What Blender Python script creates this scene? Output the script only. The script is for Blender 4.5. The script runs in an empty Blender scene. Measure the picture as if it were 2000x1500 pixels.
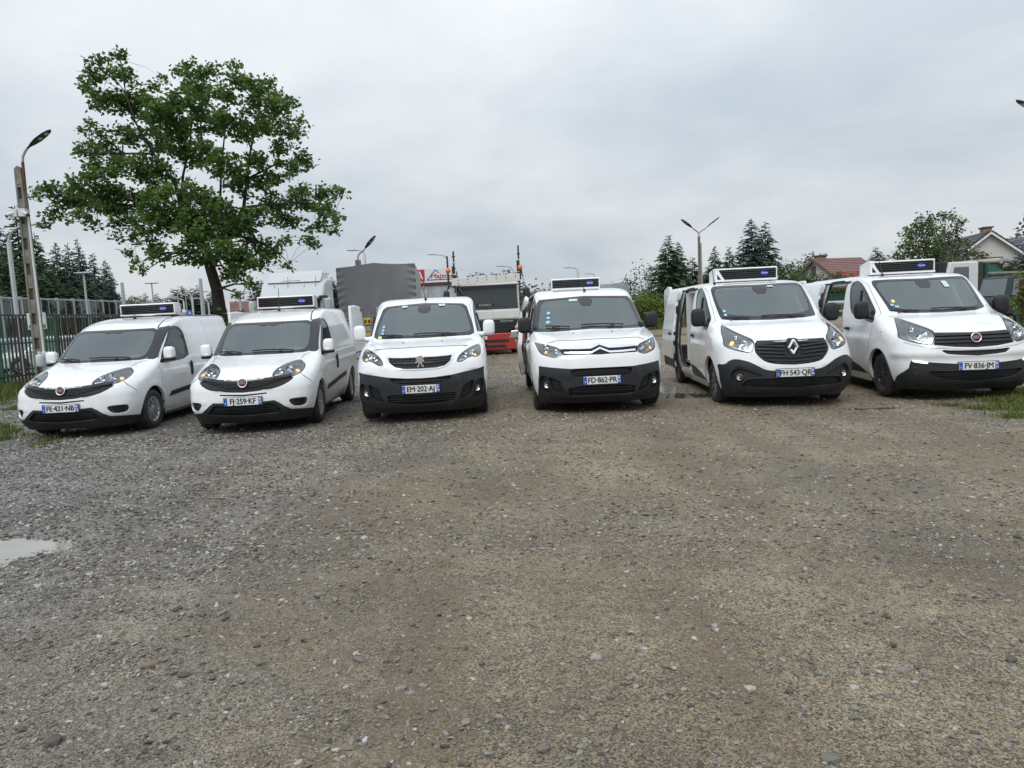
import bpy, bmesh, math, random
import numpy as np
from mathutils import Vector, Matrix
from mathutils.geometry import delaunay_2d_cdt

# ------------------------------------------------------------------ camera, sky, sun, exposure
scene = bpy.context.scene
COL = scene.collection
PITCH, ROLL, EYE, FPX = math.radians(5.666), math.radians(2.711), 1.517, 1386.0
_c, _s = math.cos(PITCH), math.sin(PITCH)
_cr, _sr = math.cos(ROLL), math.sin(ROLL)
FWD = Vector((0, _c, -_s)); _up = Vector((0, _s, _c)); _ri = Vector((1, 0, 0))
RIGHT = _ri*_cr - _up*_sr
UP = _ri*_sr + _up*_cr
cam_data = bpy.data.cameras.new('camera')
cam = bpy.data.objects.new('camera', cam_data); COL.objects.link(cam)
cam.matrix_world = Matrix(((RIGHT.x, UP.x, -FWD.x, 0), (RIGHT.y, UP.y, -FWD.y, 0), (RIGHT.z, UP.z, -FWD.z, EYE), (0, 0, 0, 1)))
cam_data.sensor_width = 36.0
cam_data.lens = 36.0*FPX/2000.0
cam_data.clip_end = 3000
scene.camera = cam

SUN_EL, SUN_AZ = math.radians(52), math.radians(205)      # azimuth from +Y clockwise: behind the viewer
world = bpy.data.worlds.new('World'); scene.world = world
world.use_nodes = True
wn, wl = world.node_tree.nodes, world.node_tree.links
wn.clear()
def wnode(t, **k):
    n = wn.new(t)
    for a, b in k.items(): setattr(n, a, b)
    return n
sky = wnode('ShaderNodeTexSky', sky_type='NISHITA', sun_disc=False, sun_elevation=SUN_EL, sun_rotation=SUN_AZ, air_density=1.0, dust_density=2.0)
tc = wnode('ShaderNodeTexCoord')
sep = wnode('ShaderNodeSeparateXYZ'); wl.new(tc.outputs['Generated'], sep.inputs[0])
mz = wnode('ShaderNodeMath', operation='MAXIMUM'); wl.new(sep.outputs['Z'], mz.inputs[0]); mz.inputs[1].default_value = 0.0
az = wnode('ShaderNodeMath', operation='ADD'); wl.new(mz.outputs[0], az.inputs[0]); az.inputs[1].default_value = 0.30
dx = wnode('ShaderNodeMath', operation='DIVIDE'); wl.new(sep.outputs['X'], dx.inputs[0]); wl.new(az.outputs[0], dx.inputs[1])
dy = wnode('ShaderNodeMath', operation='DIVIDE'); wl.new(sep.outputs['Y'], dy.inputs[0]); wl.new(az.outputs[0], dy.inputs[1])
cmb = wnode('ShaderNodeCombineXYZ'); wl.new(dx.outputs[0], cmb.inputs[0]); wl.new(dy.outputs[0], cmb.inputs[1])
def wnoise(scale, detail, rough, loc):
    mp = wnode('ShaderNodeMapping'); mp.inputs['Location'].default_value = loc; wl.new(cmb.outputs[0], mp.inputs[0])
    n = wnode('ShaderNodeTexNoise'); n.inputs['Scale'].default_value = scale; n.inputs['Detail'].default_value = detail
    n.inputs['Roughness'].default_value = rough; n.inputs['Distortion'].default_value = 0.25
    wl.new(mp.outputs[0], n.inputs['Vector']); return n
n1 = wnoise(0.75, 6, 0.52, (3.1, 0.7, 0)); n2 = wnoise(2.6, 7, 0.56, (0.4, 5.2, 1))
r1 = wnode('ShaderNodeValToRGB'); wl.new(n1.outputs['Fac'], r1.inputs[0])
r1.color_ramp.elements[0].position = 0.38; r1.color_ramp.elements[0].color = (0.565, 0.625, 0.685, 1)
r1.color_ramp.elements[1].position = 0.60; r1.color_ramp.elements[1].color = (0.750, 0.780, 0.810, 1)
r2 = wnode('ShaderNodeValToRGB'); wl.new(n2.outputs['Fac'], r2.inputs[0])
r2.color_ramp.elements[0].position = 0.32; r2.color_ramp.elements[0].color = (0.885, 0.91, 0.935, 1)
r2.color_ramp.elements[1].position = 0.68; r2.color_ramp.elements[1].color = (1.045, 1.04, 1.03, 1)
mul = wnode('ShaderNodeVectorMath', operation='MULTIPLY'); wl.new(r1.outputs[0], mul.inputs[0]); wl.new(r2.outputs[0], mul.inputs[1])
# overcast luminance: the zenith is brighter than the horizon
zr = wnode('ShaderNodeMapRange'); wl.new(mz.outputs[0], zr.inputs[0])
zr.inputs[1].default_value = 0.0; zr.inputs[2].default_value = 1.0; zr.inputs[3].default_value = 0.84; zr.inputs[4].default_value = 1.75
sc_ = wnode('ShaderNodeVectorMath', operation='SCALE'); wl.new(mul.outputs[0], sc_.inputs[0]); wl.new(zr.outputs[0], sc_.inputs['Scale'])
ten = wnode('ShaderNodeVectorMath', operation='SCALE'); wl.new(sc_.outputs[0], ten.inputs[0]); ten.inputs['Scale'].default_value = 10.0
mixs = wnode('ShaderNodeMix', data_type='RGBA'); mixs.inputs[0].default_value = 0.95
wl.new(sky.outputs[0], mixs.inputs[6]); wl.new(ten.outputs[0], mixs.inputs[7])
bg = wnode('ShaderNodeBackground'); wl.new(mixs.outputs[2], bg.inputs[0]); bg.inputs[1].default_value = 0.1
out = wnode('ShaderNodeOutputWorld'); wl.new(bg.outputs[0], out.inputs[0])

sun_data = bpy.data.lights.new('sun', 'SUN'); sun_data.energy = 1.35; sun_data.angle = math.radians(40); sun_data.color = (1.0, 0.98, 0.95)
sun = bpy.data.objects.new('sun', sun_data); COL.objects.link(sun)
_sd = Vector((math.sin(SUN_AZ)*math.cos(SUN_EL), math.cos(SUN_AZ)*math.cos(SUN_EL), math.sin(SUN_EL)))
sun.rotation_euler = _sd.to_track_quat('Z', 'Y').to_euler()
vs = scene.view_settings
vs.view_transform = 'Standard'; vs.look = 'None'; vs.exposure = 0.10; vs.gamma = 1.0; vs.use_curve_mapping = False
scene.cycles.use_denoising = True
scene.cycles.denoising_input_passes = 'RGB_ALBEDO_NORMAL'; scene.cycles.denoising_prefilter = 'ACCURATE'
scene.cycles.max_bounces = 8
scene.cycles.transparent_max_bounces = 12
scene.cycles.caustics_reflective = False; scene.cycles.caustics_refractive = False
rnd = random.Random(7)
rng = np.random.default_rng(11)

def gz(x, y):
    """Height of the yard at x, y."""
    x = np.asarray(x, float); y = np.asarray(y, float)
    h = 0.075*np.exp(-((x-0.4)/2.6)**2)*np.exp(-((y-11)/7.0)**2) - 0.018
    a = np.clip((x-9)/9, 0, 1); b = np.clip((y-19)/9, 0, 1)
    h = h + 0.32*(a*a*(3-2*a))*(b*b*(3-2*b))
    h = h + 0.012*np.sin(x*1.3+0.6*np.sin(y*.9))*np.sin(y*0.8+1.1)
    return h
def at(px, py, Y):
    """The point at depth Y seen at pixel px, py of the 2000 x 1500 photograph."""
    d = FWD + RIGHT*((px-1000)/FPX) - UP*((py-750)/FPX)
    return Vector((0, 0, EYE)) + d*(Y/d.y)

# ------------------------------------------------------------------ materials
class MM: pass
M = MM()
def new_mat(name):
    m = bpy.data.materials.new(name); m.use_nodes = True
    return m, m.node_tree.nodes, m.node_tree.links, m.node_tree.nodes['Principled BSDF']
def mat(name, col, rough=0.5, metal=0.0, spec=0.5, var=0.0, vscale=6.0, bump=0.0, bscale=40.0, coat=0.0, dirt=None, dscale=3.0, damt=0.3, emit=None, estr=0.0):
    m, n, l, b = new_mat(name)
    b.inputs['Base Color'].default_value = (*col, 1); b.inputs['Roughness'].default_value = rough
    b.inputs['Metallic'].default_value = metal; b.inputs['Specular IOR Level'].default_value = spec
    if coat: b.inputs['Coat Weight'].default_value = coat; b.inputs['Coat Roughness'].default_value = 0.06
    t = n.new('ShaderNodeTexCoord')
    src = None
    if var:
        a = n.new('ShaderNodeTexNoise'); a.inputs['Scale'].default_value = vscale; a.inputs['Detail'].default_value = 6; a.inputs['Roughness'].default_value = .62
        l.new(t.outputs['Object'], a.inputs['Vector'])
        r = n.new('ShaderNodeMapRange'); l.new(a.outputs['Fac'], r.inputs[0])
        r.inputs[1].default_value = .25; r.inputs[2].default_value = .75; r.inputs[3].default_value = 1-var; r.inputs[4].default_value = 1+var
        s = n.new('ShaderNodeVectorMath'); s.operation = 'SCALE'; s.inputs[0].default_value = col; l.new(r.outputs[0], s.inputs['Scale'])
        src = s.outputs[0]
    if dirt:
        a = n.new('ShaderNodeTexNoise'); a.inputs['Scale'].default_value = dscale; a.inputs['Detail'].default_value = 5; a.inputs['Roughness'].default_value = .62
        l.new(t.outputs['Object'], a.inputs['Vector'])
        r = n.new('ShaderNodeMapRange'); l.new(a.outputs['Fac'], r.inputs[0])
        r.inputs[1].default_value = .48; r.inputs[2].default_value = .72; r.inputs[3].default_value = 0; r.inputs[4].default_value = damt
        x = n.new('ShaderNodeMix'); x.data_type = 'RGBA'; l.new(r.outputs[0], x.inputs[0])
        if src: l.new(src, x.inputs[6])
        else: x.inputs[6].default_value = (*col, 1)
        x.inputs[7].default_value = (*dirt, 1); src = x.outputs[2]
    if src: l.new(src, b.inputs['Base Color'])
    if bump:
        a = n.new('ShaderNodeTexNoise'); a.inputs['Scale'].default_value = bscale; a.inputs['Detail'].default_value = 5
        l.new(t.outputs['Object'], a.inputs['Vector'])
        q = n.new('ShaderNodeBump'); q.inputs['Strength'].default_value = bump; q.inputs['Distance'].default_value = .02
        l.new(a.outputs['Fac'], q.inputs['Height']); l.new(q.outputs[0], b.inputs['Normal'])
    if emit: b.inputs['Emission Color'].default_value = (*emit, 1); b.inputs['Emission Strength'].default_value = estr
    return m
def glass_mat(name, tint, refl, film, filmcol=(.55, .60, .60)):
    m, n, l, b = new_mat(name); n.remove(b)
    tr = n.new('ShaderNodeBsdfTransparent'); tr.inputs[0].default_value = (*tint, 1)
    df = n.new('ShaderNodeBsdfDiffuse'); df.inputs[0].default_value = (*filmcol, 1)
    gl = n.new('ShaderNodeBsdfGlossy'); gl.inputs['Roughness'].default_value = .03; gl.inputs[0].default_value = (.90, .99, 1, 1)
    a = n.new('ShaderNodeMixShader'); a.inputs[0].default_value = film; l.new(tr.outputs[0], a.inputs[1]); l.new(df.outputs[0], a.inputs[2])
    lw = n.new('ShaderNodeLayerWeight'); lw.inputs[0].default_value = .30
    r = n.new('ShaderNodeMapRange'); l.new(lw.outputs['Fresnel'], r.inputs[0]); r.inputs[3].default_value = refl; r.inputs[4].default_value = 1.0
    t = n.new('ShaderNodeTexCoord'); nz = n.new('ShaderNodeTexNoise'); nz.inputs['Scale'].default_value = 1.2; nz.inputs['Detail'].default_value = 1
    bp = n.new('ShaderNodeBump'); bp.inputs['Strength'].default_value = .012; bp.inputs['Distance'].default_value = .02
    n.remove(bp); n.remove(nz)
    x = n.new('ShaderNodeMixShader'); l.new(r.outputs[0], x.inputs[0]); l.new(a.outputs[0], x.inputs[1]); l.new(gl.outputs[0], x.inputs[2])
    l.new(x.outputs[0], n['Material Output'].inputs[0]); return m
M.white = mat('white_paint', (.80, .815, .825), .38, coat=1.0, var=.02, vscale=2.0, dirt=(.50, .49, .46), dscale=2.6, damt=.22)
M.white_in = mat('white_liner', (.72, .73, .72), .45, var=.04)
M.black = mat('black_plastic', (.019, .021, .024), .5, spec=.32, var=.18, vscale=5, bump=.06, bscale=160, dirt=(.07, .068, .064), dscale=4, damt=.35)
M.gloss = mat('black_gloss', (.018, .019, .021), .15, coat=.4)
M.louvre = mat('louvre_plastic', (.045, .047, .05), .4)
M.frit = mat('black_frit', (.030, .031, .034), .22)
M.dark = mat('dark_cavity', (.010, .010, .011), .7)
M.rubber = mat('rubber_seal', (.02, .02, .02), .6)
M.tyre = mat('tyre_rubber', (.026, .026, .027), .75, var=.2, vscale=12, bump=.15, bscale=60, dirt=(.10, .09, .08), dscale=7, damt=.4)
M.silver = mat('silver_rim', (.55, .56, .57), .32, metal=.75, dirt=(.12, .11, .10), dscale=9, damt=.4)
M.darkrim = mat('dark_rim', (.06, .062, .066), .35, metal=.4, dirt=(.12, .11, .10), dscale=9, damt=.3)
M.chrome = mat('chrome', (.80, .81, .82), .10, metal=1.0)
M.lamp = mat('lamp_housing', (.30, .305, .31), .22, metal=.7, var=.3, vscale=16)
M.reflect = mat('lamp_reflector', (.85, .86, .88), .12, metal=1.0, var=.1, vscale=30)
M.amber = mat('amber_bulb', (.9, .42, .10), .3, emit=(1.0, .55, .20), estr=1.0)
M.lit = mat('daytime_lamp', (.9, .9, .86), .3, emit=(1.0, .95, .85), estr=1.6)
M.lens = glass_mat('clear_lens', (.93, .95, .96), .04, .03)
M.glass = glass_mat('windscreen_glass', (.80, .86, .84), .13, .04, (.48, .56, .57))
M.sglass = glass_mat('side_glass', (.60, .66, .65), .05, .03)
M.pane = glass_mat('window_pane', (.22, .26, .27), .16, .03)
M.plate = mat('plate_white', (.74, .75, .75), .4)
M.blue = mat('plate_blue', (.02, .10, .45), .4)
M.ink = mat('black_ink', (.012, .012, .014), .5)
M.whiteink = mat('white_ink', (.8, .8, .8), .5)
M.sticker = mat('blue_sticker', (.30, .55, .68), .5)
M.ysticker = mat('yellow_sticker', (.62, .66, .30), .5)
M.gsticker = mat('pale_sticker', (.50, .62, .58), .5)
M.dash = mat('dashboard_plastic', (.085, .09, .092), .6, var=.1)
M.seat = mat('seat_cloth', (.055, .058, .062), .9, var=.15, vscale=20)
M.liner = mat('grey_liner', (.34, .35, .35), .8)
M.wine = mat('badge_red', (.12, .012, .025), .3)
M.badge = mat('badge_blue', (.02, .03, .38), .35)
M.redlens = mat('red_lens', (.45, .02, .025), .25)
M.concrete = mat('concrete', (.20, .19, .165), .9, var=.35, vscale=5, bump=.4, bscale=30, dirt=(.09, .095, .06), dscale=4, damt=.6)
M.galv = mat('galvanised_steel', (.42, .43, .44), .45, metal=.35, var=.1, vscale=4)
M.galvd = mat('weathered_sheet', (.40, .43, .46), .6, var=.25, vscale=2, dirt=(.24, .20, .13), dscale=1.6, damt=.95)
M.lampdark = mat('lamp_black', (.03, .03, .033), .4)
M.green = mat('green_paint', (.022, .105, .062), .5, var=.2, dirt=(.10, .05, .03), dscale=5, damt=.7)
M.rusty = mat('rusty_paint', (.040, .033, .024), .8, var=.3, dirt=(.03, .07, .045), dscale=4, damt=.7)
M.rust = mat('rust', (.13, .045, .022), .85, var=.35, vscale=8, bump=.3)
M.tipper = mat('tipper_green', (.018, .10, .075), .55, var=.18, vscale=2, dirt=(.09, .08, .06), dscale=2.5, damt=.5)
M.tarp = mat('grey_tarpaulin', (.185, .190, .202), .55, var=.06, vscale=1.5, dirt=(.15, .15, .15), dscale=1.2, damt=.25)
M.redpaint = mat('red_paint', (.40, .032, .030), .35, coat=.3, var=.1, dirt=(.2, .12, .09), dscale=3, damt=.35)
M.cream = mat('cream_paint', (.70, .70, .68), .4, var=.04, dirt=(.46, .44, .38), dscale=2, damt=.3)
M.truckwhite = mat('truck_white', (.66, .68, .68), .35, coat=.3, var=.04, dirt=(.4, .38, .33), dscale=2, damt=.3)
M.truckblack = mat('truck_black', (.02, .021, .023), .45, var=.2)
M.slvpaint = mat('pale_silver_paint', (.53, .56, .57), .35, metal=.1, coat=.5, var=.04)
M.yellow = mat('yellow_paint', (.70, .42, .03), .45, var=.1)
M.orange = mat('orange_lens', (.75, .20, .06), .3)
M.suv = mat('dark_teal_paint', (.022, .031, .036), .42, spec=.35, coat=.12)
M.wood = mat('old_timber', (.13, .095, .065), .85, var=.3, vscale=9, bump=.3)
M.bark = mat('bark', (.030, .025, .020), .95, var=.35, vscale=7, bump=.8, bscale=14)
M.barkg = mat('grey_bark', (.09, .08, .07), .95, var=.3, vscale=7, bump=.6, bscale=14)
M.wallw = mat('white_render', (.52, .52, .51), .9, var=.06, bump=.1)
M.wally = mat('yellow_render', (.62, .50, .24), .9, var=.06)
M.roofm = mat('maroon_roof', (.19, .105, .095), .7, var=.12, vscale=3)
M.roofr = mat('red_roof', (.24, .045, .045), .6, var=.12, vscale=3)
M.roofd = mat('dark_roof', (.045, .046, .052), .6, var=.15, vscale=3)
M.solar = mat('solar_cell', (.02, .022, .05), .2)
M.signw = mat('sign_white', (.70, .71, .70), .5, var=.05)
M.signg = mat('sign_green', (.03, .26, .12), .5)
M.signr = mat('sign_red', (.50, .03, .035), .5)
M.signb = mat('sign_blue', (.03, .10, .42), .5)
M.mesh = mat('green_screen_mesh', (.012, .075, .055), .8, var=.2, vscale=3, bump=.2)
M.barrier = glass_mat('barrier_acrylic', (.40, .43, .43), .06, .10, (.20, .21, .21))
M.cable = mat('black_cable', (.02, .02, .02), .6)
M.plastic_w = mat('white_plastic', (.62, .63, .62), .5, var=.05)

# ------------------------------------------------------------------ objects
def tag(o, label=None, cat=None, group=None, kind=None):
    if label: o['label'] = label
    if cat: o['category'] = cat
    if group: o['group'] = group
    if kind: o['kind'] = kind
    return o
def thing(name, loc, rz, label, cat, group=None):
    o = bpy.data.objects.new(name, None); COL.objects.link(o)
    o.location = loc; o.rotation_euler = (0, 0, rz); o.empty_display_size = .2
    return tag(o, label, cat, group)
def link(name, me, parent=None, loc=None, rot=None, scale=None):
    o = bpy.data.objects.new(name, me); COL.objects.link(o)
    if parent: o.parent = parent
    if loc is not None: o.location = loc
    if rot is not None: o.rotation_euler = rot
    if scale is not None: o.scale = scale
    return o
def mesh_np(name, V, F, m, smooth=False, N=None):
    """Mesh from arrays; F is an (n, k) array or a list of tuples."""
    me = bpy.data.meshes.new(name)
    V = np.asarray(V, np.float32).reshape(-1, 3)
    if isinstance(F, np.ndarray):
        k = F.shape[1]; nf = len(F); li = F.astype(np.int32).ravel(); st = np.arange(0, nf*k, k, dtype=np.int32)
    else:
        nf = len(F); li = np.array([i for f in F for i in f], np.int32)
        st = np.concatenate([[0], np.cumsum([len(f) for f in F])[:-1]]).astype(np.int32) if nf else np.zeros(0, np.int32)
    me.vertices.add(len(V)); me.vertices.foreach_set('co', V.ravel())
    me.loops.add(len(li)); me.loops.foreach_set('vertex_index', li)
    me.polygons.add(nf); me.polygons.foreach_set('loop_start', st)
    if smooth or N is not None: me.polygons.foreach_set('use_smooth', np.ones(nf, bool))
    else: me.polygons.foreach_set('use_smooth', np.zeros(nf, bool))
    for q in (m if isinstance(m, (list, tuple)) else [m]): me.materials.append(q)
    me.update(calc_edges=True)
    if N is not None: me.normals_split_custom_set_from_vertices([tuple(v) for v in N])
    return me
class MB:
    """Collects boxes, tubes, prisms and lathes; build() links them as one mesh object."""
    def __init__(s): s.v = []; s.f = []; s.sm = []
    def add(s, V, F, smooth=False):
        b = len(s.v); s.v += [tuple(v) for v in V]; s.f += [tuple(i+b for i in f) for f in F]; s.sm += [smooth]*len(F); return s
    def box(s, x0, x1, y0, y1, z0, z1, mx=None):
        V = [Vector((x, y, z)) for z in (z0, z1) for y in (y0, y1) for x in (x0, x1)]
        if mx: V = [mx @ v for v in V]
        return s.add(V, [(0, 2, 3, 1), (4, 5, 7, 6), (0, 1, 5, 4), (2, 6, 7, 3), (0, 4, 6, 2), (1, 3, 7, 5)])
    def prism(s, poly, y0, y1, axis='y', mx=None, smooth=False):
        """poly in the plane of the two other axes, extruded along axis; counter-clockwise or not, either way."""
        n = len(poly)
        def P(a, b, t): return {'y': Vector((a, t, b)), 'x': Vector((t, a, b)), 'z': Vector((a, b, t))}[axis]
        V = [P(a, b, y0) for a, b in poly] + [P(a, b, y1) for a, b in poly]
        if mx: V = [mx @ v for v in V]
        F = [tuple(range(n)), tuple(range(2*n-1, n-1, -1))]
        s.add(V, F)
        b = len(s.v)-2*n
        for i in range(n):
            j = (i+1) % n; s.f.append((b+j, b+i, b+n+i, b+n+j)); s.sm.append(smooth)
        return s
    def tube(s, pts, r, n=8, caps=True):
        pts = [Vector(p) for p in pts]; rs = r if isinstance(r, (list, tuple)) else [r]*len(pts)
        rings = []; prev = None
        for i, p in enumerate(pts):
            d = (pts[min(i+1, len(pts)-1)] - pts[max(i-1, 0)]).normalized()
            a = prev if prev is not None else (Vector((0, 0, 1)) if abs(d.z) < .9 else Vector((1, 0, 0)))
            u = (a - d*a.dot(d)).normalized(); w = d.cross(u); prev = u
            rings.append([p + (u*math.cos(2*math.pi*k/n) + w*math.sin(2*math.pi*k/n))*rs[i] for k in range(n)])
        V = [v for q in rings for v in q]; F = []
        for i in range(len(pts)-1):
            for k in range(n):
                F.append((i*n+k, i*n+(k+1) % n, (i+1)*n+(k+1) % n, (i+1)*n+k))
        s.add(V, F, True)
        if caps: s.add(rings[0], [tuple(range(n-1, -1, -1))]); s.add(rings[-1], [tuple(range(n))])
        return s
    def lathe(s, prof, n=24, axis='y', mx=None, a0=0, a1=2*math.pi):
        """prof: (radius, offset along axis)."""
        full = abs(a1-a0-2*math.pi) < 1e-6; V = []; F = []; m = n if full else n+1
        for r, t in prof:
            for k in range(m):
                a = a0+(a1-a0)*k/n; c, q = r*math.cos(a), r*math.sin(a)
                v = {'y': Vector((c, t, q)), 'x': Vector((t, c, q)), 'z': Vector((c, q, t))}[axis]
                V.append(mx @ v if mx else v)
        for i in range(len(prof)-1):
            for k in range(n if full else n):
                j = (k+1) % m; F.append((i*m+k, i*m+j, (i+1)*m+j, (i+1)*m+k))
        return s.add(V, F, True)
    def blob(s, c, rad, e=2.6, n=14, m=9, mx=None):
        """Superellipsoid: a rounded box."""
        V = []; F = []
        f = lambda t: math.copysign(abs(t)**(2/e), t)
        for i in range(m+1):
            a = -math.pi/2+math.pi*i/m
            for k in range(n):
                b = 2*math.pi*k/n
                v = Vector((c[0]+rad[0]*f(math.cos(a))*f(math.cos(b)), c[1]+rad[1]*f(math.cos(a))*f(math.sin(b)), c[2]+rad[2]*f(math.sin(a))))
                V.append(mx @ v if mx else v)
        for i in range(m):
            for k in range(n): F.append((i*n+k, i*n+(k+1) % n, (i+1)*n+(k+1) % n, (i+1)*n+k))
        return s.add(V, F, True)
    def mesh(s, name, m):
        me = bpy.data.meshes.new(name); me.from_pydata(s.v, [], s.f)
        me.polygons.foreach_set('use_smooth', np.array(s.sm, bool)); me.materials.append(m)
        bm = bmesh.new(); bm.from_mesh(me); bmesh.ops.recalc_face_normals(bm, faces=bm.faces); bm.to_mesh(me); bm.free()
        return me
    def build(s, name, m, parent=None, bevel=0.0, loc=None, rot=None):
        o = link(name, s.mesh(name, m), parent, loc, rot)
        if bevel:
            b = o.modifiers.new('bevel', 'BEVEL'); b.width = bevel; b.segments = 2; b.limit_method = 'ANGLE'; b.angle_limit = math.radians(40)
        return o
_deps = None
def text_mesh(body, size, m, extr=.002, bold=0.0, xs=1.0, ital=0.0):
    """Flat lettering centred on the origin, in the x-z plane and facing -y."""
    cu = bpy.data.curves.new('lettering', 'FONT'); cu.body = body; cu.size = size; cu.align_x = 'CENTER'; cu.align_y = 'CENTER'
    cu.extrude = extr; cu.resolution_u = 3; cu.shear = ital
    o = bpy.data.objects.new('lettering', cu); COL.objects.link(o)
    dg = bpy.context.evaluated_depsgraph_get(); dg.update()
    me = bpy.data.meshes.new_from_object(o.evaluated_get(dg))
    bpy.data.objects.remove(o); bpy.data.curves.remove(cu)
    v = np.zeros(len(me.vertices)*3, np.float32); me.vertices.foreach_get('co', v); v = v.reshape(-1, 3)
    v = np.stack([v[:, 0]*xs, -v[:, 2], v[:, 1]], 1)
    bm = bmesh.new(); bm.from_mesh(me); bm.verts.ensure_lookup_table()
    F = [[q.index for q in f.verts] for f in bm.faces]; bm.free(); bpy.data.meshes.remove(me)
    off = [(0, 0, 0)] if not bold else [(-bold, -.0002, 0), (bold, 0, 0), (0, -.0004, bold*.5), (0, -.0006, -bold*.5)]
    V = np.concatenate([v+np.array(o_) for o_ in off]); n_ = len(v)
    return mesh_np('lettering', V, [tuple(i+k*n_ for i in f) for k in range(len(off)) for f in F], m)
def copy_tree(o, parent=None):
    c = o.copy(); COL.objects.link(c)
    if parent: c.parent = parent
    for ch in list(o.children): copy_tree(ch, c)
    return c
def pchip(x,y):
    h=np.diff(x); m=np.diff(y)/h; d=np.zeros(len(x))
    for i in range(1,len(x)-1):
        if m[i-1]*m[i]>0:
            w1=2*h[i]+h[i-1]; w2=h[i]+2*h[i-1]; d[i]=(w1+w2)/(w1/m[i-1]+w2/m[i])
    d[0]=m[0]; d[-1]=m[-1]
    def f(q):
        q=np.clip(q,x[0],x[-1]); i=np.clip(np.searchsorted(x,q)-1,0,len(x)-2)
        t=(q-x[i])/h[i]
        return (2*t**3-3*t**2+1)*y[i]+(t**3-2*t**2+t)*h[i]*d[i]+(-2*t**3+3*t**2)*y[i+1]+(t**3-t**2)*h[i]*d[i+1]
    return f
class Shape:
    """Half body surface: S(p,z); p 0..1 round the nose, 1..2 along the flank, 2..3 across the tail."""
    def __init__(s,rows,L,tail=()):
        r=np.array(rows,float); s.z0,s.z1=r[0,0],r[-1,0]
        u=np.concatenate([[0],np.cumsum(np.hypot(np.diff(r[:,0]),np.diff(r[:,1])*.6))])
        uu=np.linspace(0,u[-1],1500)
        c=[pchip(u,r[:,k])(uu) for k in range(5)]
        s.tz=c[0]; s.tu=uu; s.c=c; s.L=L
        s.tail=tail or ((0,0),(3,0))
    def row(s,z):
        return [np.interp(z,s.tz,k) for k in s.c[1:]]
    def u(s,z): return np.interp(z,s.tz,s.tu)
    def zu(s,u): return np.interp(u,s.tu,s.tz)
    def xr(s,z): return -s.L+np.interp(z,[a for a,b in s.tail],[b for a,b in s.tail])
    def P(s,p,z):
        p=np.asarray(p,float); z=np.asarray(z,float)
        xf,w,d,n=s.row(z); f=np.clip(p,0,1)*math.pi/2
        cs,sn=np.maximum(np.cos(f),0),np.sin(f)
        r=(cs**n+sn**n)**(-1/n)
        x=xf-d+d*r*cs; y=w*r*sn
        xr=s.xr(z); x=np.where(p>1,(xf-d)+(xr-(xf-d))*np.clip(p-1,0,1),x)
        y=np.where(p>2,w*(3-p),y)
        return np.stack([x,y,z],-1)
    def py(s,y,z):            # nose point from lateral offset
        xf,w,d,n=s.row(z); t=np.clip(np.abs(y)/w,0,1)
        return np.arctan2(t,np.maximum(1-t**n,1e-9)**(1/n))/(math.pi/2)
    def px(s,x,z):            # nose or flank point from station x
        xf,w,d,n=s.row(z); x0=xf-d; xr=s.xr(z)
        t=np.clip((x-x0)/d,0,1)
        a=np.arctan2(np.maximum(1-t**n,0)**(1/n),t)/(math.pi/2)
        return np.where(x>=x0,a,1+np.clip((x0-x)/(x0-xr),0,1))
    def inside(s,x,y,z):
        xf,w,d,n=s.row(z); t=np.maximum((x-(xf-d))/d,0)
        return (t**n+(np.abs(y)/w)**n<1)&(z>s.z0)&(z<s.z1)
TRAFIC=Shape([(.165,-.14,.84,.50,2.6),(.28,-.03,.90,.55,2.6),(.40,0,.94,.60,2.6),(.55,-.005,.965,.62,2.5),(.70,-.03,.975,.66,2.5),(.85,-.07,.978,.72,2.5),(.95,-.13,.975,.75,2.4),(1.0,-.21,.97,.76,2.4),(1.06,-.36,.965,.74,2.4),(1.12,-.54,.955,.68,2.4),(1.18,-.76,.945,.60,2.4),(1.23,-.98,.935,.53,2.4),(1.33,-1.12,.915,.50,2.4),(1.50,-1.34,.885,.47,2.5),(1.68,-1.58,.85,.44,2.6),(1.79,-1.74,.82,.42,2.7),(1.835,-1.88,.80,.40,2.7),(1.865,-2.12,.765,.40,2.7),(1.888,-2.42,.70,.40,2.7),(1.90,-2.75,.58,.4,2.6),(1.907,-3.1,.40,.4,2.5),(1.909,-3.4,.03,.3,2.5)],5.0,((0,0),(1.1,0),(1.9,.16),(3,.2)))
EXPERT=Shape([(.165,-.14,.83,.50,2.6),(.28,-.03,.89,.55,2.6),(.40,0,.925,.60,2.6),(.55,0,.945,.62,2.6),(.70,-.02,.955,.66,2.5),(.83,-.05,.957,.70,2.5),(.91,-.10,.955,.72,2.4),(.96,-.18,.95,.73,2.4),(1.01,-.32,.945,.70,2.4),(1.06,-.52,.94,.64,2.4),(1.11,-.76,.93,.58,2.4),(1.16,-1.0,.92,.52,2.4),(1.26,-1.15,.90,.50,2.4),(1.43,-1.38,.865,.46,2.5),(1.60,-1.62,.83,.43,2.6),(1.69,-1.76,.80,.41,2.7),(1.745,-1.92,.785,.40,2.7),(1.79,-2.15,.755,.40,2.7),(1.82,-2.42,.71,.40,2.7),(1.838,-2.75,.62,.4,2.6),(1.848,-3.1,.42,.4,2.5),(1.851,-3.4,.03,.3,2.5)],4.96,((0,0),(1.1,0),(1.85,.16),(3,.2)))
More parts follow.
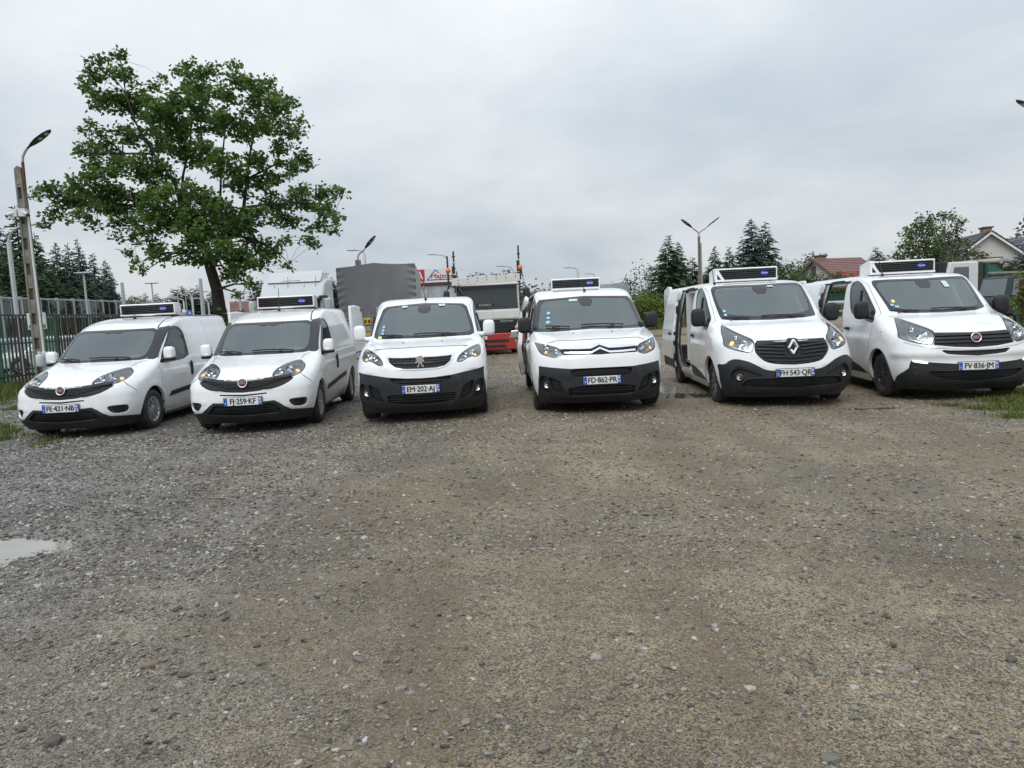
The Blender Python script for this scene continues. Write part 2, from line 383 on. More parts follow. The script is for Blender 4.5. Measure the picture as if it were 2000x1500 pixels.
DOBLO=Shape([(.165,-.14,.78,.45,2.6),(.26,-.05,.83,.50,2.6),(.38,0,.87,.55,2.6),(.52,0,.895,.58,2.5),(.65,-.025,.905,.62,2.4),(.74,-.06,.908,.66,2.4),(.79,-.11,.908,.70,2.3),(.85,-.23,.905,.72,2.3),(.92,-.42,.90,.68,2.3),(.98,-.62,.89,.62,2.3),(1.04,-.84,.88,.56,2.3),(1.08,-1.0,.87,.50,2.4),(1.18,-1.12,.85,.47,2.4),(1.34,-1.32,.82,.44,2.5),(1.48,-1.50,.79,.42,2.6),(1.56,-1.62,.765,.40,2.7),(1.64,-1.80,.745,.40,2.7),(1.71,-2.05,.725,.40,2.7),(1.762,-2.35,.68,.40,2.7),(1.79,-2.7,.58,.4,2.6),(1.802,-3.05,.40,.4,2.5),(1.806,-3.3,.03,.3,2.5)],4.41,((0,0),(1.1,0),(1.8,.12),(3,.15)))
OUT = {
 'trafic': {
  'ws': (1, [(0,1.812), (0.394,1.826), (0.627,1.813), (0.603,1.627), (0.574,1.453), (0.552,1.322), (0.517,1.263), (0,1.242)]),
  'glass': (2, [(0,1.783), (0.379,1.794), (0.562,1.779), (0.55,1.624), (0.523,1.476), (0.472,1.344), (0,1.299)]),
  'headlight': (1, [(0.56,1.206), (0.529,1.148), (0.466,1.081), (0.389,1.02), (0.333,0.969), (0.346,0.892), (0.366,0.807), (0.438,0.824), (0.52,0.852), (0.591,0.878), (0.67,0.922), (0.635,1.014), (0.622,1.109)]),
  'grille': (1, [(0,0.992), (0.002,0.989), (0.035,0.948), (0.175,0.955), (0.324,0.966), (0.337,0.877), (0.335,0.811), (0.295,0.727), (0.249,0.666), (0.155,0.634), (0,0.619)]),
  'bumper': (1, [(0,0.539), (0.168,0.542), (0.268,0.565), (0.329,0.627), (0.409,0.689), (0.521,0.723), (0.599,0.693), (0.66,0.635), (0.829,0.644), (0.812,0.506), (0.86,0.28), (0.975,0.165), (0.416,0.165), (0,0.165)]),
  'lower': (1, [(0,0.443), (0.182,0.438), (0.416,0.438), (0.469,0.384), (0.5,0.349), (0.462,0.318), (0,0.29)]),
  'fog_recess': (2, [(0.591,0.534), (0.51,0.599), (0.408,0.566), (0.335,0.519), (0.264,0.464), (0.415,0.461), (0.486,0.376), (0.567,0.397), (0.609,0.441)]),
  'fog': (0, [(0.543,0.46), (0.54,0.479), (0.531,0.495), (0.517,0.504), (0.502,0.504), (0.489,0.495), (0.48,0.479), (0.476,0.46), (0.48,0.44), (0.489,0.425), (0.502,0.416), (0.517,0.416), (0.531,0.425), (0.54,0.44)]),
  'door': (0, [(1.194,0.3), (1.434,0.3), (1.434,0.5), (1.374,0.95), (1.27,1.3), (1.221,1.62), (1.184,1.76), (1.075,1.84), (0.908,1.84), (0.677,1.735), (0.65,1.5), (0.627,1.26), (1.005,1.1), (1.116,0.85), (1.174,0.6)]),
  'window_frame': (2, [(1.193,1.25), (1.195,1.4), (1.177,1.6), (1.122,1.77), (1.033,1.815), (0.88,1.79), (0.758,1.68), (0.712,1.42), (0.689,1.24), (0.981,1.12), (1.037,1.12), (1.077,1.2)]),
  'window': (2, [(1.181,1.3), (1.178,1.45), (1.16,1.62), (1.115,1.75), (1.044,1.79), (0.95,1.76), (0.828,1.64), (0.799,1.38), (0.789,1.28), (1.004,1.22), (1.078,1.245)]),
  'arch': (0, [(1.157,0.165), (1.171,0.29), (1.169,0.354), (1.165,0.418), (1.159,0.479), (1.151,0.537), (1.139,0.59), (1.125,0.636), (1.109,0.674), (1.092,0.703), (1.076,0.724), (1.06,0.734), (1.045,0.734), (1.031,0.724), (1.02,0.703), (1.01,0.674), (1.002,0.636), (0.985,0.59), (0.962,0.537), (0.942,0.479), (0.931,0.418), (0.933,0.354), (0.942,0.29), (0.874,0.165)]),
  'rear_arch': (0, [(1.867,0.165), (1.871,0.29), (1.871,0.354), (1.868,0.417), (1.864,0.477), (1.857,0.534), (1.848,0.586), (1.837,0.632), (1.825,0.67), (1.811,0.699), (1.796,0.719), (1.781,0.729), (1.767,0.729), (1.752,0.719), (1.739,0.699), (1.727,0.67), (1.716,0.632), (1.707,0.586), (1.7,0.534), (1.694,0.477), (1.691,0.417), (1.689,0.354), (1.69,0.29), (1.689,0.165)]),
  'trim': (0, [(1.208,0.3), (1.261,0.4), (1.339,0.47), (1.428,0.5), (1.432,0.3)]),
  'trim2': (0, [(1.447,0.34), (1.443,0.51), (1.669,0.53), (1.683,0.34)]),
  'opening': (1, [(1.455,0.4), (1.659,0.4), (1.666,0.7), (1.639,1.1), (1.57,1.6), (1.522,1.8), (1.469,1.84), (1.154,1.84), (1.247,1.6), (1.316,1.2), (1.386,0.95), (1.44,0.6)]),
  'slide': (0, [(1.457,0.32), (1.683,0.32), (1.689,0.7), (1.66,1.1), (1.597,1.6), (1.501,1.86), (1.097,1.86), (1.247,1.6), (1.316,1.2), (1.386,0.95), (1.44,0.6)]),
 },
 'talento': {
  'ws': (1, [(0,1.787), (0.521,1.804), (0.621,1.782), (0.563,1.571), (0.53,1.407), (0.505,1.258), (0,1.237)]),
  'glass': (2, [(0,1.756), (0.45,1.77), (0.564,1.744), (0.515,1.557), (0.484,1.405), (0.437,1.316), (0,1.287)]),
  'headlight': (1, [(0.523,1.201), (0.45,1.121), (0.366,1.044), (0.316,0.978), (0.339,0.897), (0.359,0.806), (0.428,0.822), (0.505,0.845), (0.591,0.88), (0.673,0.92), (0.625,1.014), (0.566,1.125)]),
  'grille': (0, [(0,0.965), (0.148,0.971), (0.315,0.973), (0.349,0.804), (0.179,0.768), (0,0.754)]),
  'chrome': (0, [(0,0.743), (0.18,0.757), (0.367,0.788), (0.507,0.832), (0.592,0.864), (0.602,0.846), (0.51,0.81), (0.369,0.766), (0.181,0.739), (0,0.724)]),
  'slit': (1, [(0,0.717), (0.182,0.72), (0.303,0.737), (0.269,0.687), (0.237,0.664), (0,0.638)]),
  'bumper': (1, [(0,0.528), (0.159,0.533), (0.395,0.56), (0.557,0.594), (0.578,0.552), (0.601,0.455), (0.872,0.315), (0.949,0.165), (0.416,0.165), (0,0.165)]),
  'drl': (0, [(0.549,0.591), (0.473,0.58), (0.411,0.564), (0.418,0.542), (0.475,0.551), (0.549,0.568)]),
  'lower': (1, [(0,0.428), (0.239,0.432), (0.424,0.443), (0.395,0.382), (0.298,0.311), (0,0.277)]),
  'fog': (0, [(0.565,0.442), (0.562,0.459), (0.554,0.473), (0.541,0.481), (0.528,0.481), (0.515,0.473), (0.507,0.459), (0.504,0.442), (0.507,0.425), (0.515,0.411), (0.528,0.403), (0.541,0.403), (0.554,0.411), (0.562,0.425)]),
  'door': (0, [(1.194,0.3), (1.434,0.3), (1.434,0.5), (1.374,0.95), (1.27,1.3), (1.221,1.62), (1.184,1.76), (1.075,1.84), (0.908,1.84), (0.677,1.735), (0.65,1.5), (0.627,1.26), (1.005,1.1), (1.116,0.85), (1.174,0.6)]),
  'window_frame': (2, [(1.193,1.25), (1.195,1.4), (1.177,1.6), (1.122,1.77), (1.033,1.815), (0.88,1.79), (0.758,1.68), (0.712,1.42), (0.689,1.24), (0.981,1.12), (1.037,1.12), (1.077,1.2)]),
  'window': (2, [(1.181,1.3), (1.178,1.45), (1.16,1.62), (1.115,1.75), (1.044,1.79), (0.95,1.76), (0.828,1.64), (0.799,1.38), (0.789,1.28), (1.004,1.22), (1.078,1.245)]),
  'arch': (0, [(1.157,0.165), (1.171,0.29), (1.169,0.354), (1.165,0.418), (1.159,0.479), (1.151,0.537), (1.139,0.59), (1.125,0.636), (1.109,0.674), (1.092,0.703), (1.076,0.724), (1.06,0.734), (1.045,0.734), (1.031,0.724), (1.02,0.703), (1.01,0.674), (1.002,0.636), (0.985,0.59), (0.962,0.537), (0.942,0.479), (0.931,0.418), (0.933,0.354), (0.942,0.29), (0.874,0.165)]),
  'rear_arch': (0, [(1.867,0.165), (1.871,0.29), (1.871,0.354), (1.868,0.417), (1.864,0.477), (1.857,0.534), (1.848,0.586), (1.837,0.632), (1.825,0.67), (1.811,0.699), (1.796,0.719), (1.781,0.729), (1.767,0.729), (1.752,0.719), (1.739,0.699), (1.727,0.67), (1.716,0.632), (1.707,0.586), (1.7,0.534), (1.694,0.477), (1.691,0.417), (1.689,0.354), (1.69,0.29), (1.689,0.165)]),
  'trim': (0, [(1.208,0.3), (1.261,0.4), (1.339,0.47), (1.428,0.5), (1.432,0.3)]),
  'trim2': (0, [(1.447,0.34), (1.443,0.51), (1.669,0.53), (1.683,0.34)]),
  'opening': (1, [(1.455,0.4), (1.659,0.4), (1.666,0.7), (1.639,1.1), (1.57,1.6), (1.522,1.8), (1.469,1.84), (1.154,1.84), (1.247,1.6), (1.316,1.2), (1.386,0.95), (1.44,0.6)]),
  'slide': (0, [(1.457,0.32), (1.683,0.32), (1.689,0.7), (1.66,1.1), (1.597,1.6), (1.501,1.86), (1.097,1.86), (1.247,1.6), (1.316,1.2), (1.386,0.95), (1.44,0.6)]),
 },
 'peugeot': {
  'ws': (1, [(0,1.732), (0.345,1.71), (0.56,1.692), (0.586,1.526), (0.634,1.321), (0.614,1.188), (0.302,1.187), (0,1.179)]),
  'glass': (2, [(0,1.705), (0.342,1.684), (0.511,1.663), (0.537,1.518), (0.576,1.328), (0.549,1.243), (0.306,1.24), (0,1.224)]),
  'headlight': (1, [(0.342,0.839), (0.374,0.926), (0.432,0.982), (0.533,1.038), (0.668,1.067), (0.691,1.007), (0.669,0.927), (0.56,0.892), (0.522,0.917), (0.437,0.88), (0.382,0.847)]),
  'chrome': (0, [(0,0.957), (0.18,0.956), (0.331,0.966), (0.311,0.889), (0.248,0.8), (0.176,0.769), (0,0.759)]),
  'grille': (0, [(0,0.933), (0.156,0.933), (0.302,0.941), (0.281,0.866), (0.23,0.807), (0.153,0.785), (0,0.78)]),
  'bumper': (0, [(0,0.644), (0.15,0.656), (0.289,0.674), (0.414,0.703), (0.534,0.721), (0.685,0.747), (0.692,0.581), (0.791,0.387), (0.899,0.165), (0.421,0.165), (0,0.165)]),
  'slot': (1, [(0,0.65), (0.15,0.656), (0.291,0.663), (0.27,0.622), (0.238,0.588), (0,0.552)]),
  'lower': (1, [(0,0.413), (0.145,0.426), (0.33,0.437), (0.32,0.357), (0.307,0.296), (0,0.277)]),
  'vent': (1, [(0.396,0.51), (0.449,0.553), (0.518,0.587), (0.504,0.478), (0.489,0.357), (0.359,0.319), (0.373,0.405)]),
  'fog_recess': (1, [(0.535,0.582), (0.673,0.587), (0.696,0.453), (0.639,0.329), (0.515,0.317), (0.521,0.457)]),
  'fog': (0, [(0.618,0.455), (0.614,0.474), (0.604,0.49), (0.589,0.499), (0.573,0.499), (0.558,0.49), (0.548,0.474), (0.545,0.455), (0.548,0.435), (0.558,0.42), (0.573,0.411), (0.589,0.411), (0.604,0.42), (0.614,0.435)]),
  'door': (0, [(1.187,0.28), (1.404,0.28), (1.385,0.8), (1.238,1.2), (1.139,1.6), (1.062,1.72), (0.812,1.745), (0.635,1.66), (0.615,1.38), (0.606,1.2), (1.062,1), (1.168,0.6)]),
  'window_frame': (2, [(1.235,1.14), (1.158,1.45), (1.08,1.66), (0.86,1.72), (0.696,1.63), (0.683,1.34), (0.695,1.16), (1.003,1.08), (1.063,1.06), (1.118,1.12)]),
  'window': (2, [(1.202,1.18), (1.144,1.45), (1.074,1.63), (0.966,1.68), (0.791,1.58), (0.762,1.29), (0.808,1.18), (1.034,1.12), (1.089,1.15)]),
  'arch': (0, [(1.143,0.165), (1.157,0.291), (1.156,0.353), (1.151,0.414), (1.146,0.474), (1.138,0.529), (1.128,0.58), (1.114,0.624), (1.099,0.661), (1.083,0.69), (1.068,0.709), (1.052,0.719), (1.038,0.719), (1.024,0.709), (1.013,0.69), (1.003,0.661), (0.981,0.624), (0.953,0.58), (0.927,0.529), (0.905,0.474), (0.892,0.414), (0.894,0.353), (0.9,0.291), (0.827,0.165)]),
  'rear_arch': (0, [(1.9,0.165), (1.904,0.291), (1.904,0.353), (1.901,0.414), (1.897,0.474), (1.891,0.529), (1.882,0.58), (1.872,0.624), (1.86,0.661), (1.846,0.69), (1.832,0.709), (1.818,0.719), (1.803,0.719), (1.789,0.709), (1.776,0.69), (1.764,0.661), (1.753,0.624), (1.744,0.58), (1.736,0.529), (1.73,0.474), (1.727,0.414), (1.726,0.353), (1.726,0.291), (1.725,0.165)]),
  'trim': (0, [(1.192,0.28), (1.187,0.42), (1.398,0.45), (1.402,0.28)]),
  'trim2': (0, [(1.42,0.3), (1.416,0.45), (1.664,0.47), (1.689,0.3)]),
  'opening': (1, [(1.417,0.4), (1.619,0.4), (1.615,0.9), (1.493,1.5), (1.425,1.72), (1.335,1.76), (1.068,1.76), (1.195,1.5), (1.25,1.2)]),
  'slide': (0, [(1.415,0.3), (1.635,0.3), (1.629,0.9), (1.514,1.5), (1.392,1.78), (1.006,1.78), (1.188,1.5), (1.244,1.2)]),
 },
 'citroen': {
  'ws': (1, [(0,1.697), (0.385,1.674), (0.702,1.661), (0.698,1.463), (0.803,1.254), (0.764,1.172), (0.566,1.148), (0,1.174)]),
  'glass': (2, [(0,1.673), (0.375,1.649), (0.585,1.634), (0.607,1.457), (0.639,1.259), (0.596,1.197), (0,1.204)]),
  'headlight': (1, [(0.349,0.848), (0.376,0.929), (0.443,0.971), (0.742,1.03), (0.694,0.983), (0.614,0.876), (0.477,0.831), (0.421,0.813)]),
  'band': (0, [(0,0.97), (0.048,0.957), (0.138,0.924), (0.376,0.932), (0.346,0.844), (0.129,0.842), (0,0.835)]),
  'bumper': (0, [(0,0.656), (0.295,0.654), (0.427,0.672), (0.635,0.697), (0.643,0.577), (0.698,0.381), (0.899,0.165), (0.421,0.165), (0,0.165)]),
  'slot': (1, [(0,0.656), (0.29,0.649), (0.274,0.574), (0.257,0.538), (0,0.545)]),
  'lower': (1, [(0,0.41), (0.321,0.404), (0.32,0.323), (0.316,0.262), (0,0.268)]),
  'vent': (1, [(0.389,0.49), (0.445,0.524), (0.508,0.549), (0.491,0.435), (0.48,0.319), (0.36,0.295), (0.364,0.392)]),
  'fog_recess': (1, [(0.517,0.555), (0.62,0.562), (0.657,0.4), (0.61,0.318), (0.503,0.294), (0.5,0.434)]),
  'fog': (0, [(0.594,0.427), (0.59,0.446), (0.58,0.462), (0.566,0.471), (0.55,0.471), (0.535,0.462), (0.526,0.446), (0.522,0.427), (0.526,0.407), (0.535,0.391), (0.55,0.383), (0.566,0.383), (0.58,0.391), (0.59,0.407)]),
  'door': (0, [(1.187,0.28), (1.404,0.28), (1.385,0.8), (1.238,1.2), (1.139,1.6), (1.062,1.72), (0.812,1.745), (0.635,1.66), (0.615,1.38), (0.606,1.2), (1.062,1), (1.168,0.6)]),
  'window_frame': (2, [(1.235,1.14), (1.158,1.45), (1.08,1.66), (0.86,1.72), (0.696,1.63), (0.683,1.34), (0.695,1.16), (1.003,1.08), (1.063,1.06), (1.118,1.12)]),
  'window': (2, [(1.202,1.18), (1.144,1.45), (1.074,1.63), (0.966,1.68), (0.791,1.58), (0.762,1.29), (0.808,1.18), (1.034,1.12), (1.089,1.15)]),
  'arch': (0, [(1.143,0.165), (1.157,0.291), (1.156,0.353), (1.151,0.414), (1.146,0.474), (1.138,0.529), (1.128,0.58), (1.114,0.624), (1.099,0.661), (1.083,0.69), (1.068,0.709), (1.052,0.719), (1.038,0.719), (1.024,0.709), (1.013,0.69), (1.003,0.661), (0.981,0.624), (0.953,0.58), (0.927,0.529), (0.905,0.474), (0.892,0.414), (0.894,0.353), (0.9,0.291), (0.827,0.165)]),
  'rear_arch': (0, [(1.9,0.165), (1.904,0.291), (1.904,0.353), (1.901,0.414), (1.897,0.474), (1.891,0.529), (1.882,0.58), (1.872,0.624), (1.86,0.661), (1.846,0.69), (1.832,0.709), (1.818,0.719), (1.803,0.719), (1.789,0.709), (1.776,0.69), (1.764,0.661), (1.753,0.624), (1.744,0.58), (1.736,0.529), (1.73,0.474), (1.727,0.414), (1.726,0.353), (1.726,0.291), (1.725,0.165)]),
  'trim': (0, [(1.192,0.28), (1.187,0.42), (1.398,0.45), (1.402,0.28)]),
  'trim2': (0, [(1.42,0.3), (1.416,0.45), (1.664,0.47), (1.689,0.3)]),
  'opening': (1, [(1.417,0.4), (1.619,0.4), (1.615,0.9), (1.493,1.5), (1.425,1.72), (1.335,1.76), (1.068,1.76), (1.195,1.5), (1.25,1.2)]),
  'slide': (0, [(1.415,0.3), (1.635,0.3), (1.629,0.9), (1.514,1.5), (1.392,1.78), (1.006,1.78), (1.188,1.5), (1.244,1.2)]),
 },
 'doblo': {
  'ws': (1, [(0,1.576), (0.264,1.576), (0.571,1.579), (0.589,1.465), (0.601,1.347), (0.577,1.121), (0.531,1.08), (0.321,1.078), (0,1.078)]),
  'glass': (2, [(0,1.53), (0.091,1.508), (0.136,1.55), (0.526,1.545), (0.548,1.467), (0.557,1.35), (0.537,1.172), (0.478,1.128), (0.316,1.117), (0,1.115)]),
  'pillar': (0, [(0.559,1.58), (0.603,1.588), (0.805,1.61), (0.86,1.594), (0.801,1.476), (0.757,1.307), (0.741,1.11), (0.664,1.077), (0.553,1.087), (0.569,1.121), (0.589,1.348), (0.578,1.466)]),
  'headlight': (1, [(0.276,0.784), (0.273,0.846), (0.303,0.902), (0.388,0.953), (0.485,0.977), (0.554,0.947), (0.597,0.895), (0.576,0.823), (0.507,0.781), (0.383,0.783)]),
  'grille': (1, [(0,0.753), (0.145,0.765), (0.272,0.775), (0.507,0.781), (0.463,0.721), (0.349,0.644), (0.23,0.613), (0,0.595)]),
  'slot': (0, [(0,0.569), (0.23,0.583), (0.23,0.563), (0,0.545)]),
  'bumper': (0, [(0,0.454), (0.147,0.454), (0.297,0.466), (0.348,0.424), (0.402,0.37), (0.472,0.321), (0.614,0.308), (0.975,0.28), (0.97,0.22), (0.929,0.165), (0.406,0.165), (0,0.165)]),
  'lower': (1, [(0,0.412), (0.147,0.42), (0.287,0.434), (0.328,0.386), (0.399,0.295), (0.136,0.269), (0,0.263)]),
  'fog_recess': (1, [(0.437,0.448), (0.465,0.471), (0.566,0.472), (0.683,0.467), (0.721,0.394), (0.683,0.346), (0.534,0.34), (0.47,0.388)]),
  'fog': (1, [(0.489,0.433), (0.526,0.449), (0.628,0.447), (0.651,0.403), (0.62,0.373), (0.531,0.37)]),
  'door': (0, [(1.197,0.26), (1.469,0.26), (1.407,0.9), (1.265,1.3), (1.142,1.58), (0.977,1.645), (0.7,1.61), (0.788,1.33), (0.762,1.1), (0.757,1.05), (1.049,0.9), (1.175,0.6)]),
  'window_frame': (1, [(1.292,1.04), (1.256,1.25), (1.167,1.52), (1.053,1.61), (0.813,1.595), (0.819,1.38), (0.788,1.1), (0.862,1.02), (1.067,1)]),
  'window': (1, [(1.254,1.09), (1.242,1.25), (1.153,1.5), (1.075,1.57), (0.947,1.55), (0.901,1.33), (0.919,1.12), (1.082,1.06)]),
  'arch': (0, [(1.178,0.165), (1.189,0.273), (1.191,0.332), (1.187,0.39), (1.179,0.446), (1.171,0.499), (1.159,0.547), (1.143,0.589), (1.126,0.624), (1.109,0.651), (1.091,0.67), (1.074,0.679), (1.058,0.679), (1.044,0.67), (1.032,0.651), (1.023,0.624), (1.016,0.589), (1.01,0.547), (1.005,0.499), (1.001,0.446), (0.997,0.39), (0.998,0.332), (0.993,0.273), (0.946,0.165)]),
  'rear_arch': (0, [(1.92,0.165), (1.923,0.274), (1.924,0.332), (1.921,0.389), (1.917,0.444), (1.91,0.497), (1.901,0.544), (1.889,0.585), (1.877,0.62), (1.862,0.646), (1.847,0.665), (1.832,0.674), (1.816,0.674), (1.801,0.665), (1.787,0.646), (1.775,0.62), (1.763,0.585), (1.754,0.544), (1.746,0.497), (1.74,0.444), (1.737,0.389), (1.735,0.332), (1.735,0.274), (1.735,0.165)]),
  'trim': (0, [(1.227,0.455), (1.24,0.53), (1.461,0.585), (1.465,0.51)]),
  'trim2': (0, [(1.491,0.515), (1.487,0.59), (1.653,0.63), (1.67,0.555)]),
  'ditch': (0, [(0.569,1.579), (0.554,1.639), (0.532,1.712), (0.564,1.753), (0.678,1.77), (1.901,1.77), (1.869,1.795), (0,1.795), (0.541,1.767), (0.509,1.718), (0.533,1.64), (0.543,1.58)]),
  'slide': (0, [(1.49,0.26), (1.699,0.26), (1.669,0.9), (1.539,1.6), (1.389,1.72), (1.002,1.72), (1.25,1.4)]),
 },
}
# ------------------------------------------------------------------ vans
def smooth_poly(pts, it):
    for _ in range(it):
        o = []; n = len(pts)
        for i in range(n):
            a, b = pts[i], pts[(i+1) % n]
            if a[0] == 0 and b[0] == 0: o += [a] if not o or o[-1] != a else []; continue
            if a[0] == 0: o.append(a); o.append((a[0]*.3+b[0]*.7, a[1]*.3+b[1]*.7)); continue
            if b[0] == 0: o.append((a[0]*.7+b[0]*.3, a[1]*.7+b[1]*.3)); o.append(b); continue
            o.append((a[0]*.75+b[0]*.25, a[1]*.75+b[1]*.25)); o.append((a[0]*.25+b[0]*.75, a[1]*.25+b[1]*.75))
        r = []
        for p in o:
            if not r or abs(p[0]-r[-1][0])+abs(p[1]-r[-1][1]) > 1e-5: r.append(p)
        pts = r
    return pts
def p2q(p): p = np.asarray(p, float); return np.where(p <= 1, 1.25*p, np.where(p <= 2, 1.25+2.9*(p-1), 4.15+(p-2)*.9))
def q2p(q): q = np.asarray(q, float); return np.where(q <= 1.25, q/1.25, np.where(q <= 4.15, 1+(q-1.25)/2.9, 2+(q-4.15)/.9))
def in_poly(x, y, P):
    r = np.zeros(len(x), bool); n = len(P)
    for i in range(n):
        x1, y1 = P[i]; x2, y2 = P[(i+1) % n]
        if y1 == y2: continue
        c = ((y1 > y) != (y2 > y)) & (x < (x2-x1)*(y-y1)/(y2-y1)+x1)
        r ^= c
    return r
class Skin:
    """Body skin of a van: one nose-and-flank surface cut along the outlines of its panels."""
    def __init__(s, shape, arches, R, bulge, bon=None):
        s.bon = bon; s.sh = shape; s.arches = arches; s.R = R; s.bulge = bulge
    def raw(s, p, z): return s.sh.P(p, z)
    def nrm(s, f, p, z, e=2e-3):
        p = np.asarray(p, float); z = np.asarray(z, float)
        a = f(np.minimum(p+e, 3), z)-f(np.maximum(p-e, 0), z)
        za, zb = np.minimum(z+e, s.sh.z1-1e-4), np.maximum(z-e, s.sh.z0)
        b = f(p, za)-f(p, zb)
        n = np.cross(a, b); L = np.linalg.norm(n, axis=-1, keepdims=True)
        return n/np.maximum(L, 1e-12)
    def disp(s, P):
        d = np.zeros(P.shape[:-1])
        for ax, az in s.arches:
            r = np.hypot(P[..., 0]-ax, P[..., 2]-az)
            d = d + s.bulge*np.exp(-np.maximum(r-s.R-.01, 0)**2/(.07**2))*np.clip((np.abs(P[..., 1])-.5)/.25, 0, 1)
        # waist crease along the flank
        m = np.clip((-P[..., 0]-1.0)/.5, 0, 1)
        d = d + m*.014*np.exp(-(np.maximum(P[..., 2]-.88, 0)/.022)**2)*np.exp(-(np.minimum(P[..., 2]-.88, 0)/.16)**2)
        # bonnet edges and the bumper crease
        if s.bon:
            z0, p0, z1, p1, zc = s.bon
            z = P[..., 2]; t = np.clip((z-z0)/(z1-z0), 0, 1); w = s.sh.row(z)
            pa = s.sh.py(np.abs(P[..., 1]), z); k = np.clip((z-z0+.03)/.04, 0, 1)*np.clip((z1-z)/.05, 0, 1)*(P[..., 0] > w[0]-w[2])
            e = (pa-(p0+(p1-p0)*t)); d = d + k*.017*np.exp(-(np.minimum(e, 0)/.16)**2)*np.exp(-(np.maximum(e, 0)/.028)**2)
            d = d + .010*np.exp(-(np.maximum(zc-z, 0)/.014)**2)*np.exp(-(np.maximum(z-zc, 0)/.10)**2)*(P[..., 0] > w[0]-w[2])*np.clip((.95-pa)/.2, 0, 1)
        return d
    def full(s, p, z):
        P = s.raw(p, z); return P + s.nrm(s.raw, p, z)*s.disp(P)[..., None]
    def at(s, p, z, off=0.0):
        """Signed p (minus = right-hand side of the van) to position and outward normal."""
        p = np.asarray(p, float); z = np.asarray(z, float)*np.ones_like(p)
        sg = np.where(p < 0, -1.0, 1.0); a = np.abs(p)
        P = s.full(a, z); N = s.nrm(s.full, a, z)
        P[..., 1] *= sg; N[..., 1] *= sg
        # on the centre line the normal has no sideways part
        c = a < 1e-6; N[c, 1] = 0
        N /= np.linalg.norm(N, axis=-1, keepdims=True)
        return P+N*off, N
    def cut(s, panels, side):
        sh = s.sh; u0, u1 = float(sh.u(sh.z0)), float(sh.u(sh.z1))
        qs = np.concatenate([np.linspace(0, 1.25, 25), np.linspace(1.25, 4.15, 40)[1:], np.linspace(4.15, 5.05, 6)[1:]])
        us = np.linspace(u0, u1, 46)
        V = [(float(q), float(u)) for u in us for q in qs]; E = []
        W = len(qs); Hh = len(us)
        for i in range(W-1): E.append((i, i+1)); E.append(((Hh-1)*W+i, (Hh-1)*W+i+1))
        for j in range(Hh-1): E.append((j*W, (j+1)*W)); E.append((j*W+W-1, (j+1)*W+W-1))
        polys = []
        for pl in panels:
            pts = smooth_poly(list(pl['pts']), pl['sm'])
            Q = [(float(p2q(p)), float(min(max(sh.u(z), u0), u1))) for p, z in pts]
            D = []
            for i in range(len(Q)):
                a, b = Q[i], Q[(i+1) % len(Q)]; L = math.hypot(b[0]-a[0], b[1]-a[1]); k = max(1, int(L/.05))
                for t in range(k): D.append((a[0]+(b[0]-a[0])*t/k, a[1]+(b[1]-a[1])*t/k))
            polys.append(D); b0 = len(V); V += D
            E += [(b0+i, b0+(i+1) % len(D)) for i in range(len(D))]
        r = delaunay_2d_cdt([Vector(v) for v in V], E, [], 0, 1e-5)
        vq = np.array([(v.x, v.y) for v in r[0]]); F = np.array([f[:3] for f in r[2]], int)
        c = vq[F].mean(1); lab = np.full(len(F), -1)
        for i, D in enumerate(polys): lab[in_poly(c[:, 0], c[:, 1], D)] = i
        p = q2p(np.clip(vq[:, 0], 0, 5.05)); z = sh.zu(vq[:, 1])
        z = np.minimum(z, sh.z1-1e-4)
        return p*side, z, F, lab
    def panel(s, parts, off, depth, smooth=True):
        """parts: list of (p, z, faces, side). Returns V, F, N, with walls of the given depth along open edges."""
        Vs, Ns, Fs, Ps = [], [], [], []; b = 0
        for p, z, F, side in parts:
            if not len(F): continue
            us, inv = np.unique(F, return_inverse=True); F2 = inv.reshape(F.shape)
            pp = p[us]; P, N = s.at(np.where(np.abs(pp) < 1e-6, 0.0, pp) if side > 0 else np.where(np.abs(pp) < 1e-6, -1e-12, pp), z[us], -off)
            Vs.append(P); Ns.append(N); Ps.append(np.abs(pp)); Fs.append((F2 if side > 0 else F2[:, ::-1])+b); b += len(us)
        V = np.concatenate(Vs); N = np.concatenate(Ns); F = np.concatenate(Fs); PP = np.concatenate(Ps)
        key = np.round(V, 5); key[np.abs(key) == 0] = 0
        _, first, inv = np.unique(key, axis=0, return_index=True, return_inverse=True); inv = inv.ravel()
        V, N, PP = V[first], N[first], PP[first]; F = inv[F]
        F = F[(F[:, 0] != F[:, 1]) & (F[:, 1] != F[:, 2]) & (F[:, 0] != F[:, 2])]
        if depth > 0:
            E = np.concatenate([F[:, [0, 1]], F[:, [1, 2]], F[:, [2, 0]]])
            k = {(int(a), int(c)) for a, c in E}
            op = [(a, c) for a, c in k if (c, a) not in k and not (PP[a] > 2.99 and PP[c] > 2.99)]
            if op:
                A = np.array([a for a, c in op]); B = np.array([c for a, c in op])
                a, c = V[A], V[B]; ai, ci = a-N[A]*depth, c-N[B]*depth
                wn_ = np.cross(c-a, N[A]); wn_ /= np.maximum(np.linalg.norm(wn_, axis=1, keepdims=True), 1e-9)
                n0 = len(V); m = len(op); V = np.concatenate([V, a, c, ci, ai]); N = np.concatenate([N]+[wn_]*4)
                i = np.arange(m)
                F = np.concatenate([F, np.stack([n0+m+i, n0+i, n0+3*m+i], 1), np.stack([n0+m+i, n0+3*m+i, n0+2*m+i], 1)])
        return V, F, N
